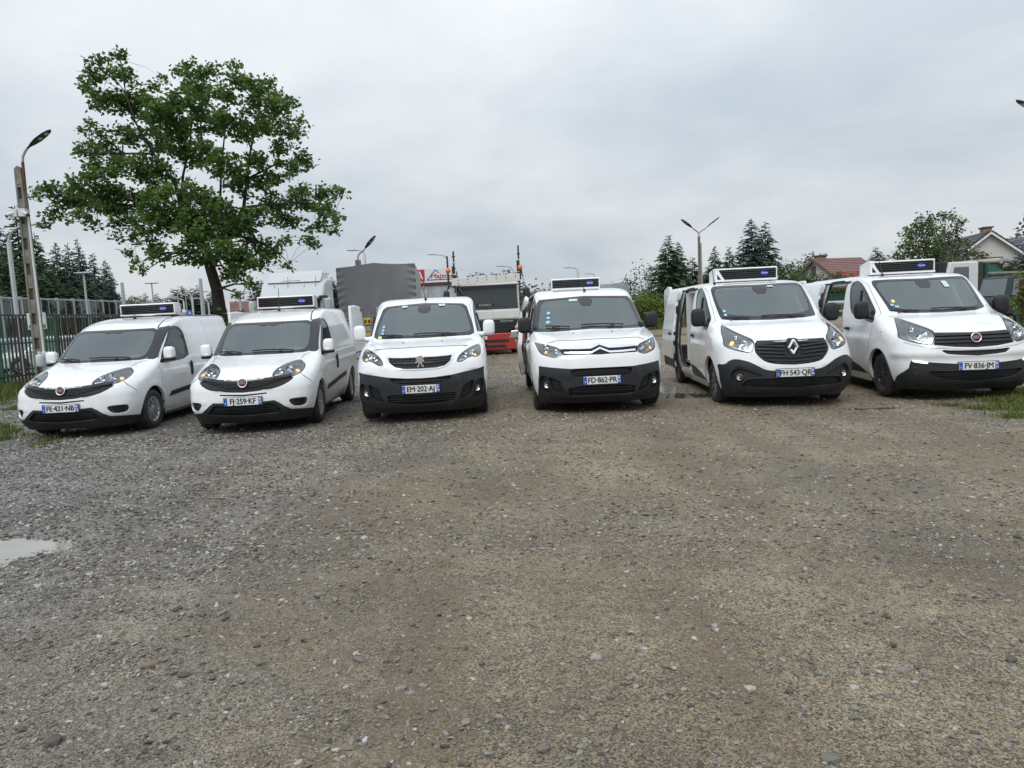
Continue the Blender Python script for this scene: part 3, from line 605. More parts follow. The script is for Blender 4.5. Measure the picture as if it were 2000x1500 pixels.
    def bar(s, pts, h, out, depth, n=None):
        """A moulding that follows the skin along signed (p, z) points."""
        pts = np.array(pts, float)
        t = np.linspace(0, len(pts)-1, n or 4*len(pts)); i = np.minimum(t.astype(int), len(pts)-2); f = t-i
        p = pts[i, 0]*(1-f)+pts[i+1, 0]*f; z = pts[i, 1]*(1-f)+pts[i+1, 1]*f
        rows = [s.at(p, z-h/2, out)[0], s.at(p, z+h/2, out)[0], s.at(p, z+h/2, out-depth)[0], s.at(p, z-h/2, out-depth)[0]]
        k = len(p); V = np.concatenate(rows); F = []
        for r in range(4):
            a, b = r*k, ((r+1) % 4)*k
            for j in range(k-1): F.append((a+j, a+j+1, b+j+1, b+j))
        F += [(0, k, 2*k, 3*k), (k-1, 4*k-1, 3*k-1, 2*k-1)]
        m = MB(); m.add(V, F); return m
def frame_at(P, N):
    """Matrix whose y axis points along the surface normal, z roughly up."""
    n = Vector(N).normalized(); x = n.cross(Vector((0, 0, 1))).normalized(); z = x.cross(n)
    return Matrix(((x.x, n.x, z.x, P[0]), (x.y, n.y, z.y, P[1]), (x.z, n.z, z.z, P[2]), (0, 0, 0, 1)))
_wheel = {}
def wheel(parent, x, y, R, style, side, steer=0):
    key = (style, R)
    if key not in _wheel:
        w = .105
        t = MB(); rr = R*.64
        t.lathe([(rr, -w+.01), (rr+.02, -w-.002), (R*.90, -w-.006), (R*.965, -w+.018), (R, -w+.045), (R, w-.045), (R*.965, w-.018), (R*.90, w+.006), (rr+.02, w+.002), (rr, w-.01)], 40)
        for k in range(44):                                          # tread blocks on the shoulders
            a = 2*math.pi*k/44
            for q in (-1, 1):
                mx = Matrix.Rotation(-a, 4, 'Y')
                t.box(R*.955, R+.004, q*.062-.026, q*.062+.026, -.014, .014, mx)
        tm = t.mesh('tyre', M.tyre)
        r = MB(); m = M.silver if style == 'doblo' else M.darkrim if style == 'talento' else M.darkrim if style == 'trafic' else M.silver
        r.lathe([(rr+.006, w-.012), (rr-.012, w-.004), (rr-.030, w-.03), (rr-.036, w-.06)], 36)
        r.lathe([(0.0, w-.012), (.045, w-.014), (.07, w-.03), (.075, w-.06)], 20)
        ns = dict(doblo=6, trafic=9, talento=5).get(style, 8)
        for k in range(ns):
            a = 2*math.pi*k/ns; mx = Matrix.Rotation(-a, 4, 'Y')
            if style == 'doblo':
                for d in (-1, 1):
                    r.prism([(.05, d*.012), (rr-.02, d*.030), (rr-.02, d*.062), (.06, d*.036)], w-.05, w-.016, mx=mx)
            elif style == 'talento':
                for d in (-1, 1): r.prism([(.05, d*.004), (rr-.02, d*.02), (rr-.02, d*.075), (.06, d*.034)], w-.05, w-.014, mx=mx)
            else:
                for d in (-1, 1): r.prism([(.05, d*.003), (rr-.02, d*.008), (rr-.02, d*.020), (.05, d*.012)], w-.05, w-.012, mx=mx)
        rm = r.mesh('rim', m)
        b = MB(); b.lathe([(0, w-.062), (rr-.03, w-.066)], 30); b.lathe([(0, -w+.03), (rr, -w+.03)], 30)  # dark backing discs; their black stands in for shade behind the spokes
        sp = None
        if style == 'trafic':
            sp = MB()
            for k in range(9):
                mx = Matrix.Rotation(-2*math.pi*k/9, 4, 'Y')
                for d in (-1, 1): sp.prism([(.055, d*.006), (rr-.022, d*.010), (rr-.022, d*.017), (.055, d*.011)], w-.013, w-.009, mx=mx)
            sp = sp.mesh('spoke_face', M.silver)
        _wheel[key] = (tm, rm, b.mesh('dark_backing', M.dark), sp)
    tm, rm, bm_, sp = _wheel[key]
    o = link('wheel', tm, parent, (x, y*side, R), (0, 0, (0 if side > 0 else math.pi)+steer))
    link('rim', rm, o); link('dark_backing', bm_, o)
    if sp: link('spoke_face', sp, o)
    return o
def badge_fiat(parent, P, N, r):
    mx = frame_at(P, N); o = link('emblem', None, parent) if False else None
    a = MB(); a.lathe([(r, -.004), (r, .010), (r*.93, .016), (r*.80, .012), (r*.78, .004)], 28, mx=mx); e = a.build('emblem', M.chrome, parent)
    b = MB(); b.lathe([(r*.80, .004), (r*.5, .009), (0, .011)], 24, mx=mx); b.build('emblem_field', M.wine, parent)
    t = text_mesh('FIAT', r*.78, M.chrome, .002, .0025, .74); l = link('emblem_lettering', t, parent)
    l.matrix_local = Matrix.Translation(Vector(P)+Vector(N)*.014) @ Matrix(((0, -1, 0), (1, 0, 0), (0, 0, 1))).to_4x4()
def signed(pts, sg): return [(p*sg, z) for p, z in pts]
def plate(van, x, z, body, num, wide=.52):
    """A number plate standing up, facing forward, centred on the nose."""
    m = MB(); m.box(x-.012, x, -wide/2, wide/2, z-.055, z+.055); o = m.build('number_plate', M.plate, van, .004)
    for sg, t in ((-1, 'F'), (1, num)):
        b = MB(); b.box(x, x+.0025, sg*wide/2-sg*.045 if sg > 0 else -wide/2+.002, wide/2-.002 if sg > 0 else -wide/2+.045, z-.052, z+.052); b.build('plate_band', M.blue, o)
        l = link('band_lettering', text_mesh(t, .042 if sg < 0 else .048, M.whiteink, .001, .0005, .9), o, (x+.0045, sg*(wide/2-.023), z-.022), (0, 0, math.pi/2))
    b = MB(); b.lathe([(.013, .0028), (0, .0032)], 12, axis='x', mx=Matrix.Translation((x, wide/2-.024, z+.026))); b.build('plate_seal', M.whiteink, o)
    link('plate_lettering', text_mesh(body, .109, M.ink, .0010, .0022, .86), o, (x+.003, 0, z), (0, 0, math.pi/2))
    f = MB(); f.box(x-.02, x-.012, -wide/2-.01, wide/2+.01, z-.063, z+.063); f.build('plate_holder', M.black, o)
    return o
def mirror(van, side, x, y, z, sx, sy, sz, shell, base, lampstrip=False):
    """A door mirror: rounded housing on an arm that grows from the window corner."""
    a = MB(); a.tube([(x+.02, side*(y-.10), z-.03), (x+.03, side*(y+.03), z-.035), (x+.02, side*(y+sy*.8), z-.02)], [.055, .045, .035], 10); o = a.build('door_mirror', base, van)
    h = MB(); cx = (x, side*(y+.06+sy), z+sz*.55)
    h.blob(cx, (sx, sy, sz), 3.4, 18, 12); h.build('mirror_shell', shell, o)
    if shell is not base:
        l = MB(); l.blob((cx[0]-.004, cx[1], cx[2]-sz*.70), (sx*1.02, sy*1.02, sz*.34), 3.2, 18, 8); l.build('mirror_base', base, o)
    if lampstrip:
        l = MB(); l.blob((cx[0]+.004, cx[1], cx[2]-sz*.38), (sx*1.03, sy*1.02, sz*.09), 3.2, 18, 6); l.build('indicator', M.reflect, o)
    g = MB(); g.blob((cx[0]-sx*.86, cx[1], cx[2]), (.012, sy*.86, sz*.86), 4, 14, 8); g.build('mirror_glass', M.chrome, o)
    return o
def cooler(van, x0, zr, w, h, d, tri, cut_side):
    """Roof refrigeration unit: white rounded shell, black louvred front, oval badge."""
    zb = zr+.02
    top = MB(); top.prism([(x0+.02, zb+h-.020), (x0+.050, zb+h-.010), (x0+.03, zb+h+.008), (x0-.12, zb+h+.016), (x0-d, zb+h-.03), (x0-d, zb+.02), (x0-d+.06, zb+.02), (x0-d+.06, zb+h-.06)], -w/2, w/2)
    o = top.build('refrigeration_unit', M.white, van, .012)
    bt = MB(); bt.prism([(x0+.045, zb+.005), (x0+.055, zb+.028), (x0+.01, zb+.048), (x0-d, zb+.03), (x0-d, zb-.005)], -w/2, w/2); bt.build('base_tray', M.white, o, .008)
    for sg in (-1, 1):
        ck = MB()
        ck.prism([(x0+.035, zb+h-.008), (x0-d, zb+h-.03), (x0-d, zb+.02), (x0+.03, zb+.02)] if not tri else [(x0+.03, zb+h-.008), (x0-d, zb+h-.03), (x0-d, zb+.02), (x0+.03, zb+.02)], sg*w/2-.022*(sg > 0)-.0, sg*w/2+.022*(sg < 0))
        c = ck.build('side_cheek', M.white, o, .008)
        fr = MB(); ww = .10 if tri and sg*cut_side > 0 else .016
        y0, y1 = sorted((sg*(w/2-.002), sg*(w/2-ww)))
        if tri and sg*cut_side > 0:      # slanted front cheek with its triangular air hole
            yo, yi = sg*(w/2-.002), sg*(w/2-.17)
            fr.prism([(yo, zb+.03), (yo, zb+h-.012), (sg*(w/2-.06), zb+h-.012), (sg*(w/2-.105), zb+h*.55), (yi, zb+.03)], x0+.012, x0+.034, axis='x')
            fr.build('front_cheek', M.white, o, .006)
            t = MB(); t.prism([(sg*(w/2-.035), zb+.045), (sg*(w/2-.035), zb+h*.62), (sg*(w/2-.10), zb+.045)], x0+.03, x0+.0365, axis='x'); t.build('air_hole', M.dark, o)
        else:
            fr.box(x0+.006, x0+.032, y0, y1, zb+.03, zb+h-.012); fr.build('front_cheek', M.white, o, .006)
    bk = MB(); bk.box(x0-.10, x0-.07, -w/2+.02, w/2-.02, zb+.02, zb+h-.02); bk.build('condenser', M.dark, o)
    for k in range(5):
        z = zb+.045+k*(h-.075)/4.6
        s = MB(); s.prism([(x0+.030, z-.004), (x0+.034, z+.008), (x0-.02, z+.022), (x0-.03, z+.010)], -w/2+.02, w/2-.02); s.build('louvre', M.louvre, o)
    for k in range(3):
        y = -w/2+w*(k+1)/4
        s = MB(); s.box(x0-.05, x0+.012, y-.006, y+.006, zb+.04, zb+h-.03); s.build('louvre_post', M.truckblack, o)
    yb = w*.29
    mx = Matrix.Translation((x0+.034, yb, zb+h*.57)) @ Matrix.Diagonal((1, 1.95, 1, 1))
    b = MB(); b.lathe([(.037, -.006), (.037, .006), (.031, .010), (0, .011)], 26, axis='x', mx=mx); b.build('badge', M.badge, o)
    link('badge_lettering', text_mesh('Carrier', .036, M.whiteink, .001, .0006, 1.0, .25), o, (x0+.0465, yb, zb+h*.57), (0, 0, math.pi/2))
    for sg in (-1, 1):
        for xx in (x0-.06, x0-d+.08):
            f = MB(); f.box(xx-.03, xx+.03, sg*(w/2-.16)-.02, sg*(w/2-.16)+.02, zr-.10, zb+.01); f.build('mounting_foot', M.galv, o)
    return o
def make_van(kind, X, Y, yaw, label, reg, dep, style):
    base = thing('panel_van', (X, Y, float(gz(X, Y))), math.radians(yaw)-math.pi/2, label, 'van', 'white refrigerated vans parked in a row')
    O = OUT[kind]; big = kind in ('trafic', 'talento'); exp = kind in ('peugeot', 'citroen')
    sh = TRAFIC if big else EXPERT if exp else DOBLO
    fx, rx, R = (-.933, -4.03, .33) if big else (-.881, -4.15, .325) if exp else (-.911, -3.75, .31)
    aR = .405 if big else .39 if exp else .37
    sk = Skin(sh, ((fx, R), (rx, R)), aR, .016 if not exp else .012, dict(doblo=(.80, .34, 1.07, .60, .625), peugeot=(.97, .36, 1.15, .60, .73), citroen=(.98, .36, 1.15, .60, .74), trafic=(.98, .35, 1.22, .58, .60), talento=(.99, .34, 1.22, .58, .64))[kind])
    L = sh.L; white, black = M.white, M.black
    # key, object name, material, recess, mode, wall depth, parent
    P = []
    def add(key, name, m, off=.0, mode='C', depth=.02, parent=None, lens=False): P.append(dict(key=key, name=name, m=m, off=off, mode=mode, depth=depth, parent=parent, lens=lens, pts=O[key][1], sm=O[key][0]))
    def seam(key, grow=.008, mode='B', **k):
        """A dark shut line round a panel: the panel outline grown a little, under the panel."""
        pts = O[key][1]; c = np.mean([(float(p2q(p)), float(sh.u(z))) for p, z in pts], 0); o = []
        n = len(pts); Q = [np.array((float(p2q(p)), float(sh.u(z)))) for p, z in pts]
        area = sum(Q[i][0]*Q[(i+1) % n][1]-Q[(i+1) % n][0]*Q[i][1] for i in range(n))
        for i in range(n):
            d = Q[(i+1) % n]-Q[i-1]; nn = np.array((d[1], -d[0]))*(1 if area > 0 else -1); nn = nn/max(np.linalg.norm(nn), 1e-9)
            q = Q[i]+nn*grow
            if pts[i][0] == 0: q[0] = 0
            o.append((float(q2p(max(q[0], 0))), float(sh.zu(q[1]))))
        P.append(dict(key=key+'_seam', name='shut_line', m=M.dark, off=.012, mode=mode, depth=0, parent=None, lens=False, pts=o, sm=O[key][0]))
    openR = kind in ('trafic', 'talento', 'citroen'); openL = kind == 'talento'
    if not openR: seam('slide', .009, 'R'); P.append(dict(key='slide', name='sliding_door', m=white, off=.0, mode='R', depth=.02, parent=None, lens=False, pts=O['slide'][1], sm=0))
    if not openL: seam('slide', .009, 'L'); P.append(dict(key='slide', name='sliding_door', m=white, off=.0, mode='L', depth=.02, parent=None, lens=False, pts=O['slide'][1], sm=0))
    if openR: add('opening', 'cargo_opening', None, 0, 'NR', 0)
    if openL: add('opening', 'cargo_opening', None, 0, 'NL', 0)
    if big: P.append(dict(key='tail', name='tail_opening', m=None, off=0, mode='NB', depth=0, parent=None, lens=False, pts=[(2.10, .50), (3.0, .50), (3.0, 1.74), (2.16, 1.74), (2.11, 1.6)], sm=0))
    seam('door', .010); add('door', 'front_door', white, .0, 'B', .02)
    if kind == 'doblo': add('pillar', 'pillar_cover', M.frit, .002, 'B', .004)
    add('window_frame', 'window_surround', M.frit, .004, 'B', .0, 'front_door'); add('window', 'door_window', M.sglass, .010, 'B', .0, 'front_door')
    if kind == 'doblo':
        add('ditch', 'roof_ditch', M.black, .006, 'B', .0)
        add('trim', 'door_moulding', black, -.014, 'B', .03, 'front_door'); add('trim2', 'side_moulding', black, -.014, 'B', .03)
    else:
        add('trim', 'door_moulding', black, -.008, 'B', .02, 'front_door')
        if not openR: add('trim2', 'side_moulding', black, -.008, 'R', .02)
        if not openL: add('trim2', 'side_moulding', black, -.008, 'L', .02)
    add('ws', 'windscreen_frame', M.frit, .003, 'C', .012); add('glass', 'windscreen', M.glass, .006, 'C', .0)
    add('bumper', 'front_bumper', black, -.014, 'C', .04)
    seam('headlight', .010); add('headlight', 'headlight', M.lamp, .035, 'B', .0, None, True)
    if kind in ('peugeot',): add('chrome', 'grille_surround', M.chrome, -.006, 'C', .03)
    if kind == 'talento': add('chrome', 'chrome_strip', M.chrome, -.008, 'C', .02); add('slit', 'upper_intake', M.dark, .03, 'C', 0); add('drl', 'daytime_lamp', M.lit, -.004, 'B', .01)
    if kind == 'citroen': add('band', 'grille', M.dark, .02, 'C', 0)
    else: add('grille', 'grille', M.dark, .022, 'C', 0)
    if exp: add('slot', 'upper_intake', M.dark, .03, 'C', 0); add('vent', 'side_vent', M.dark, .03, 'B', 0)
    if kind == 'doblo': add('slot', 'upper_intake', M.dark, .02, 'C', 0)
    if kind != 'talento': add('fog_recess', 'fog_lamp_recess', black, .022, 'B', 0)
    if kind == 'doblo': add('fog', 'fog_lamp_blank', M.dark, .04, 'B', 0)
    add('lower', 'lower_intake', M.dark, .035, 'C', 0)
    add('arch', 'arch', None, 0, 'NB', 0); add('rear_arch', 'arch', None, 0, 'NB', 0)
    res = {}
    for side in (1, -1):
        pl = [q for q in P if q['mode'][-1] in ('C', 'B') or (q['mode'][-1] == 'L') == (side > 0) and q['mode'][-1] in 'LR']
        p, z, F, lab = sk.cut(pl, side)
        res.setdefault('body', []).append((p, z, F[lab == -1], side))
        for i, q in enumerate(pl):
            q.setdefault('parts', []).append((p, z, F[lab == i], side))
    V, F, N = sk.panel(res['body'], 0, .045)
    body = link('body_shell', mesh_np('body_shell', V, F, white, N=N), base)
    made = {}
    for q in P:
        if q['m'] is None or 'parts' not in q: continue
        groups = [q['parts']] if q['mode'] == 'C' else [[w] for w in q['parts']]
        for g in groups:
            if not any(len(w[2]) for w in g): continue
            sd = g[0][3]
            V, F, N = sk.panel(g, q['off'], q['depth'])
            par = made.get((q['parent'], sd), base) if q['parent'] else base
            o = link(q['name'], mesh_np(q['name'], V, F, q['m'], N=N), par)
            if q['mode'] != 'C': made[(q['name'], sd)] = o
            else: made[(q['name'], 0)] = o
            if q['lens']:
                V, F, N = sk.panel(g, .002, 0); link('lens', mesh_np('lens', V, F, M.lens, N=N), o)
    # ---- lamps
    H = np.array(O['headlight'][1])
    bowls = dict(trafic=[(.44, .91, .078), (.485, 1.02, .035)], talento=[(.43, .935, .075), (.485, 1.02, .042)], peugeot=[(.44, .933, .042), (.525, .965, .05)], citroen=[(.525, .962, .046), (.41, .898, .038)], doblo=[(.34, .842, .046), (.42, .862, .055)])[kind]
    ambers = dict(trafic=(.553, .945, .044), talento=None, peugeot=(.572, .932, .026), citroen=(.535, .895, .026), doblo=(.515, .855, .038))[kind]
    for sg in (1, -1):
        hl = made[('headlight', sg)]
        for bp, bz, br in bowls:
            Pp, Nn = sk.at(np.array([bp*sg]), np.array([bz]), -.012); mx = frame_at(Pp[0], (Vector(Nn[0])+Vector((1.2, 0, 0))).normalized())
            b = MB(); b.lathe([(br, .012), (br*.9, -.01), (br*.5, -.028), (br*.2, -.03), (br*.18, .0), (0, .004)], 18, mx=mx); b.build('reflector', M.reflect, hl)
        if ambers:
            bp, bz, br = ambers
            Pp, Nn = sk.at(np.array([bp*sg]), np.array([bz]), -.014); mx = frame_at(Pp[0], Nn[0])
            b = MB(); b.blob((0, 0, 0), (br*.8, .012, br*.95), 2.4, 12, 8, mx); b.build('indicator', M.amber, hl)
        if kind == 'peugeot' or kind == 'citroen':
            for z0_, z1_, p0_, p1_ in (((.872, .925, .38, .53), (.94, 1.0, .56, .64)) if kind == 'peugeot' else ((.875, .885, .37, .45), (.935, .985, .46, .62))):
                sk.bar(signed([(p0_, z0_), ((p0_+p1_)/2, (z0_+z1_)/2-.012), (p1_, z1_)], sg), .012, -.008, .01).build('light_strip', M.reflect, hl)
        if kind in ('trafic', 'talento'):
            sk.bar(signed([(.375, .823), (.45, .848), (.535, .885), (.575, .985), (.60, 1.07)], sg), .014, -.006, .01).build('light_strip', M.reflect, hl)
        if kind == 'doblo':
            sk.bar(signed([(.295, .796), (.39, .797), (.485, .803)], sg), .02, -.008, .01).build('light_strip', M.reflect, hl)
        if kind != 'doblo':
            fp = np.mean(O['fog'][1], 0); fo = made.get(('fog_lamp_recess', sg), made.get(('front_bumper', 0)))
            Pp, Nn = sk.at(np.array([fp[0]*sg]), np.array([fp[1]]), .0 if kind == 'talento' else -.015); mx = frame_at(Pp[0], (Vector(Nn[0])+Vector((.8, 0, 0))).normalized())
            b = MB(); b.lathe([(.052, -.02), (.052, .012), (.044, .016), (.042, .004)], 18, mx=mx); b.build('fog_lamp', M.gloss, fo)
            b = MB(); b.lathe([(.042, .004), (.03, -.01), (.012, -.014), (.010, .004), (0, .006)], 16, mx=mx); b.build('fog_reflector', M.reflect, fo)
        # washers, plugs
        if kind == 'doblo':
            Pp, Nn = sk.at(np.array([.42*sg]), np.array([.47]), .001); b = MB(); b.lathe([(.042, -.003), (.042, .0015), (.038, .002), (0, .002)], 18, mx=frame_at(Pp[0], Nn[0]))
            if sg < 0: b.build('tow_eye_cover', M.white, base)
    # ---- grilles
    gr = made[('grille', 0)]
    if kind == 'doblo':
        sk.bar([(-.46, .80), (-.25, .765), (0, .752), (.25, .765), (.46, .80)], .035, .0, .03, 40).build('grille_bar', M.black, gr)
        for k in range(4):
            z = .725-k*.022; a = .36-.06*k
            sk.bar([(-a, z+.02), (0, z), (a, z+.02)], .008, -.006, .012, 30).build('slat', M.black, gr)
        for k in range(5):
            z = .445-k*.032; a = .34+.035*k
            sk.bar([(-a, z), (0, z), (a, z)], .010, -.01, .02, 30).build('slat', M.black, made[('lower_intake', 0)])
    if kind == 'trafic':
        for k, (z, a) in enumerate(((.90, .31), (.85, .315), (.80, .31), (.745, .27), (.69, .23), (.655, .17))):
            for sg in (-1, 1):
                sk.bar(signed([(.075 if k < 3 else .0, z-.015), (a*.6, z), (a, z+.012)], sg), .020, .0, .025, 18).build('slat', M.black, gr)
        sk.bar([(-.31, .945), (0, .95), (.31, .945)], .045, .002, .03, 30).build('grille_bar', M.black, gr)
    if kind == 'talento':
        for z in (.945, .895, .845): sk.bar([(-.33, z), (0, z), (.33, z)], .030, .0, .03, 40).build('slat', M.black, gr)
    if kind == 'peugeot':
        for k in range(-11, 12):
            p = k*.0255; zt = .945-.1*abs(p); zb = .835+.25*max(abs(p)-.14, 0)
            P1, N1 = sk.at(np.array([p, p]), np.array([zt, zb]), .004); v = Vector(P1[0]); w2 = Vector(P1[1])
            b = MB(); b.tube([v, w2], .007, 5); b.build('slat', M.gloss, gr)
        for z in (.865, .895, .925): sk.bar([(-.27, z+.01), (0, z), (.27, z+.01)], .008, -.004, .012, 30).build('slat', M.gloss, gr)
    if exp:
        for z in (.605, .575): sk.bar([(-.24, z), (0, z), (.24, z)], .012, -.008, .02, 30).build('slat', M.black, made[('upper_intake', 0)])
        for z in (.41, .37, .33): sk.bar([(-.33, z), (0, z), (.33, z)], .014, -.008, .02, 30).build('slat', M.black, made[('lower_intake', 0)])
        for sg in (-1, 1):
            for k in range(5):
                z = .585-k*.045; sk.bar(signed([(.36+.008*k, z-.015), (.49-.012*k, z+.015)], sg), .012, -.01, .02, 8).build('slat', M.black, made[('side_vent', sg)])
    if big:
        for z in ((.40, .37, .34, .31) if kind == 'talento' else (.41, .385, .36, .335, .31)):
            a = .40; sk.bar([(-a, z), (0, z), (a, z)], .012 if kind == 'talento' else .007, -.012, .02, 34).build('slat', M.black, made[('lower_intake', 0)])
    # ---- emblem
    def on(p, z, off=0.0):
        a, b = sk.at(np.array([float(p)]), np.array([float(z)]), off); return Vector(a[0]), Vector(b[0])
    if kind == 'doblo': Pp, Nn = on(0, .722, .012); badge_fiat(gr, Pp, Vector((1, 0, .25)).normalized(), .068)
    if kind == 'talento': Pp, Nn = on(0, .885, .014); badge_fiat(gr, Pp, Vector((1, 0, .2)).normalized(), .072)
    if kind == 'trafic':
        x0 = on(0, .87)[0].x+.02; zc = .865
        b = MB(); b.prism([(-.105, zc), (-.055, zc+.13), (.055, zc+.13), (.105, zc), (.04, zc-.15), (-.04, zc-.15)], x0-.12, x0-.008, axis='x'); b.build('emblem_mount', M.black, gr, .02)
        d = MB()
        oy, oz = .078, .115; iy, iz = .030, .052
        ring = [(-oy, 0), (-.018, oz), (.018, oz), (oy, 0), (.018, -oz), (-.018, -oz)]; inn = [(-iy, 0), (0, iz), (0, iz), (iy, 0), (0, -iz), (0, -iz)]
        V = [(x0, y, zc+z) for y, z in ring]+[(x0+.022, (a+c)/2, zc+(b_+e)/2) for (a, b_), (c, e) in zip(ring, inn)]+[(x0, y, zc+z) for y, z in inn]
        Fq = []
        for i in range(6):
            j = (i+1) % 6; Fq += [(i, j, 6+j, 6+i), (6+i, 6+j, 12+j, 12+i)]
        d.add(V, Fq); d.build('emblem', M.chrome, gr)
    if kind == 'citroen':
        for k, (z, up) in enumerate(((.931, .046), (.868, .055))):
            pts = [(-.345+.01*k, z+.008), (-.20, z+.0), (-.085, z), (0, z+up), (.085, z), (.20, z), (.345-.01*k, z+.008)]
            sk.bar(pts, .026, .006, .03, 61).build('chevron', M.chrome, gr)
        sk.bar([(-.35, .952), (-.2, .953), (0, .985), (.2, .953), (.35, .952)], .005, .002, .006, 40).build('chrome_line', M.chrome, base)
    if kind == 'peugeot':
        x0 = on(0, .89)[0].x+.02; zc = .890; lion = [(-.055, .035), (-.035, .07), (0, .082), (.04, .072), (.062, .045), (.05, .02), (.066, -.005), (.06, -.03), (.042, -.012), (.03, -.02), (.052, -.06), (.055, -.085), (.03, -.085), (.006, -.045), (-.012, -.085), (-.045, -.085), (-.02, -.05), (-.028, -.02), (-.062, -.04), (-.066, -.02), (-.03, .01), (-.048, .018)]
        b = MB(); b.prism([(y, zc+z) for y, z in lion], x0-.02, x0+.006, axis='x'); b.build('emblem', M.chrome, gr, .004)
    # ---- plate
    pz, px_ = dict(doblo=(.475, .02), peugeot=(.50, .03), citroen=(.485, .03), trafic=(.512, .03), talento=(.50, .02))[kind]
    plate(base, px_+on(0, pz)[0].x, pz, reg, dep)
    # ---- wipers, stickers, sensor pod
    zb = O['ws'][1][-1][1]
    for sg, (a, b_, rise) in ((1, (.36, -.10, .05)), (-1, (-.22, -.50, .035))):
        pts = [sk.at(np.array([a+(b_-a)*t]), np.array([zb+.035+rise*t*(1-t)+.02*t]), .018)[0][0] for t in np.linspace(0, 1, 9)]
        w_ = MB(); w_.tube(pts, .010, 6); o = w_.build('wiper', M.rubber, base)
        w2 = MB(); c0 = pts[3]; q0, _ = sk.at(np.array([(a+b_)/2+.12*(1 if a > 0 else -.6)]), np.array([zb+.012]), .02); w2.tube([q0[0], (Vector(q0[0])+Vector(c0))/2+Vector((.01, 0, .01)), c0], .012, 6); w2.build('wiper_arm', M.rubber, o)
    zt = max(z for p, z in O['glass'][1])
    sens = [(-.075, zt-.005), (.075, zt-.005), (.085, zt-.07), (.05, zt-.135), (-.05, zt-.135), (-.085, zt-.07)]
    def patch(pts, name, m, off, cx=0):
        n = 8; c = np.mean(pts, 0); ring = []
        V = []
        for t in (1.0, .5):
            for i in range(len(pts)):
                for k in range(3):
                    a_ = np.array(pts[i]); b2 = np.array(pts[(i+1) % len(pts)]); q = a_+(b2-a_)*k/3; V.append(c+(q-c)*t)
        V.append(c); V = np.array(V); m_ = len(pts)*3
        P3, N3 = sk.at(V[:, 0], V[:, 1], off)
        Fs = [(i, (i+1) % m_, m_+(i+1) % m_, m_+i) for i in range(m_)]+[(m_+i, m_+(i+1) % m_, 2*m_) for i in range(m_)]
        return link(name, mesh_np(name, P3, Fs, m, True), base)
    if kind != 'doblo': patch(sens if kind != 'talento' else [(p-.02, z) for p, z in sens], 'sensor_pod', M.frit, -.004)
    def stk(p, z, w_, h_, m, rot=0):
        pts = [(-w_, -h_), (w_, -h_), (w_, h_), (-w_, h_)]; c, s2 = math.cos(rot), math.sin(rot)
        patch([(p+(a*c-b*s2), z+(a*s2+b*c)*1.0) for a, b in pts], 'windscreen_sticker', m, .003)
    def rnd_stk(p, z, r, m): patch([(p+r*math.cos(t), z+r*1.3*math.sin(t)) for t in np.linspace(0, 2*math.pi, 8, endpoint=False)], 'windscreen_sticker', m, .003)
    if kind == 'doblo': stk(-.47, 1.14, .022, .022, M.sticker)
    if kind == 'peugeot':
        for z in (1.46, 1.41, 1.36): stk(-.475+(.0), z-.09, .018, .017, M.sticker)
        rnd_stk(-.50, 1.215, .030, M.ysticker); stk(-.25, zt-.025, .035, .016, M.gsticker); stk(.22, zt-.02, .04, .018, M.gsticker)
    if kind == 'citroen':
        stk(-.46, 1.44, .022, .020, M.sticker); stk(-.465, 1.365, .022, .018, M.sticker); stk(-.47, 1.30, .025, .022, M.sticker, .3); stk(-.15, zt-.04, .05, .020, M.gsticker)
    if kind == 'trafic':
        stk(-.475, 1.405, .018, .018, M.sticker); stk(-.470, 1.345, .018, .018, M.sticker); stk(.14, zt-.02, .035, .012, M.gsticker)
    if kind == 'talento':
        rnd_stk(-.43, 1.44, .022, M.ysticker); stk(-.455, 1.385, .018, .016, M.sticker, .2); stk(-.41, 1.355, .020, .016, M.sticker, -.4); stk(.22, zt-.09, .030, .05, M.gsticker)
    # ---- washer jets and hood front line, side repeaters, handles
    if exp:
        for p in (-.20, .20):
            Pp, Nn = on(p, 1.125, .0); b = MB(); b.blob(Pp, (.02, .014, .010), 2.2, 8, 6); b.build('washer_jet', M.rubber, base)
        a = .50; zl = 1.066 if kind == 'peugeot' else 1.042; sk.bar([(-a, zl-.030), (-.30, zl-.010), (0, zl), (.30, zl-.010), (a, zl-.030)], .005, .0015, .004, 50).build('bonnet_line', M.dark, base)
    if kind == 'doblo':
        for sg in (-1, 1):
            sk.bar(signed([(.56, 1.075), (.53, 1.03), (.49, .985)], sg), .010, .001, .005, 12).build('bonnet_line', M.dark, base)
            sk.bar(signed([(.575, .80), (.66, .735), (.80, .65)], sg), .006, .001, .004, 14).build('wing_line', M.dark, base)
    if big:
        for sg in (-1, 1):
            sk.bar(signed([(.515, 1.25), (.53, 1.22), (.555, 1.20)], sg), .010, .001, .005, 10).build('bonnet_line', M.dark, base)
            Pp, Nn = on(.90*sg, 1.0, .002); b = MB(); b.lathe([(.022, -.004), (.02, .006), (0, .01)], 12, mx=frame_at(Pp, Nn)); b.build('side_repeater', M.plastic_w, base)
    hz, hx = (1.01, -2.2) if big else (.98, -2.18) if exp else (.86, -2.27)
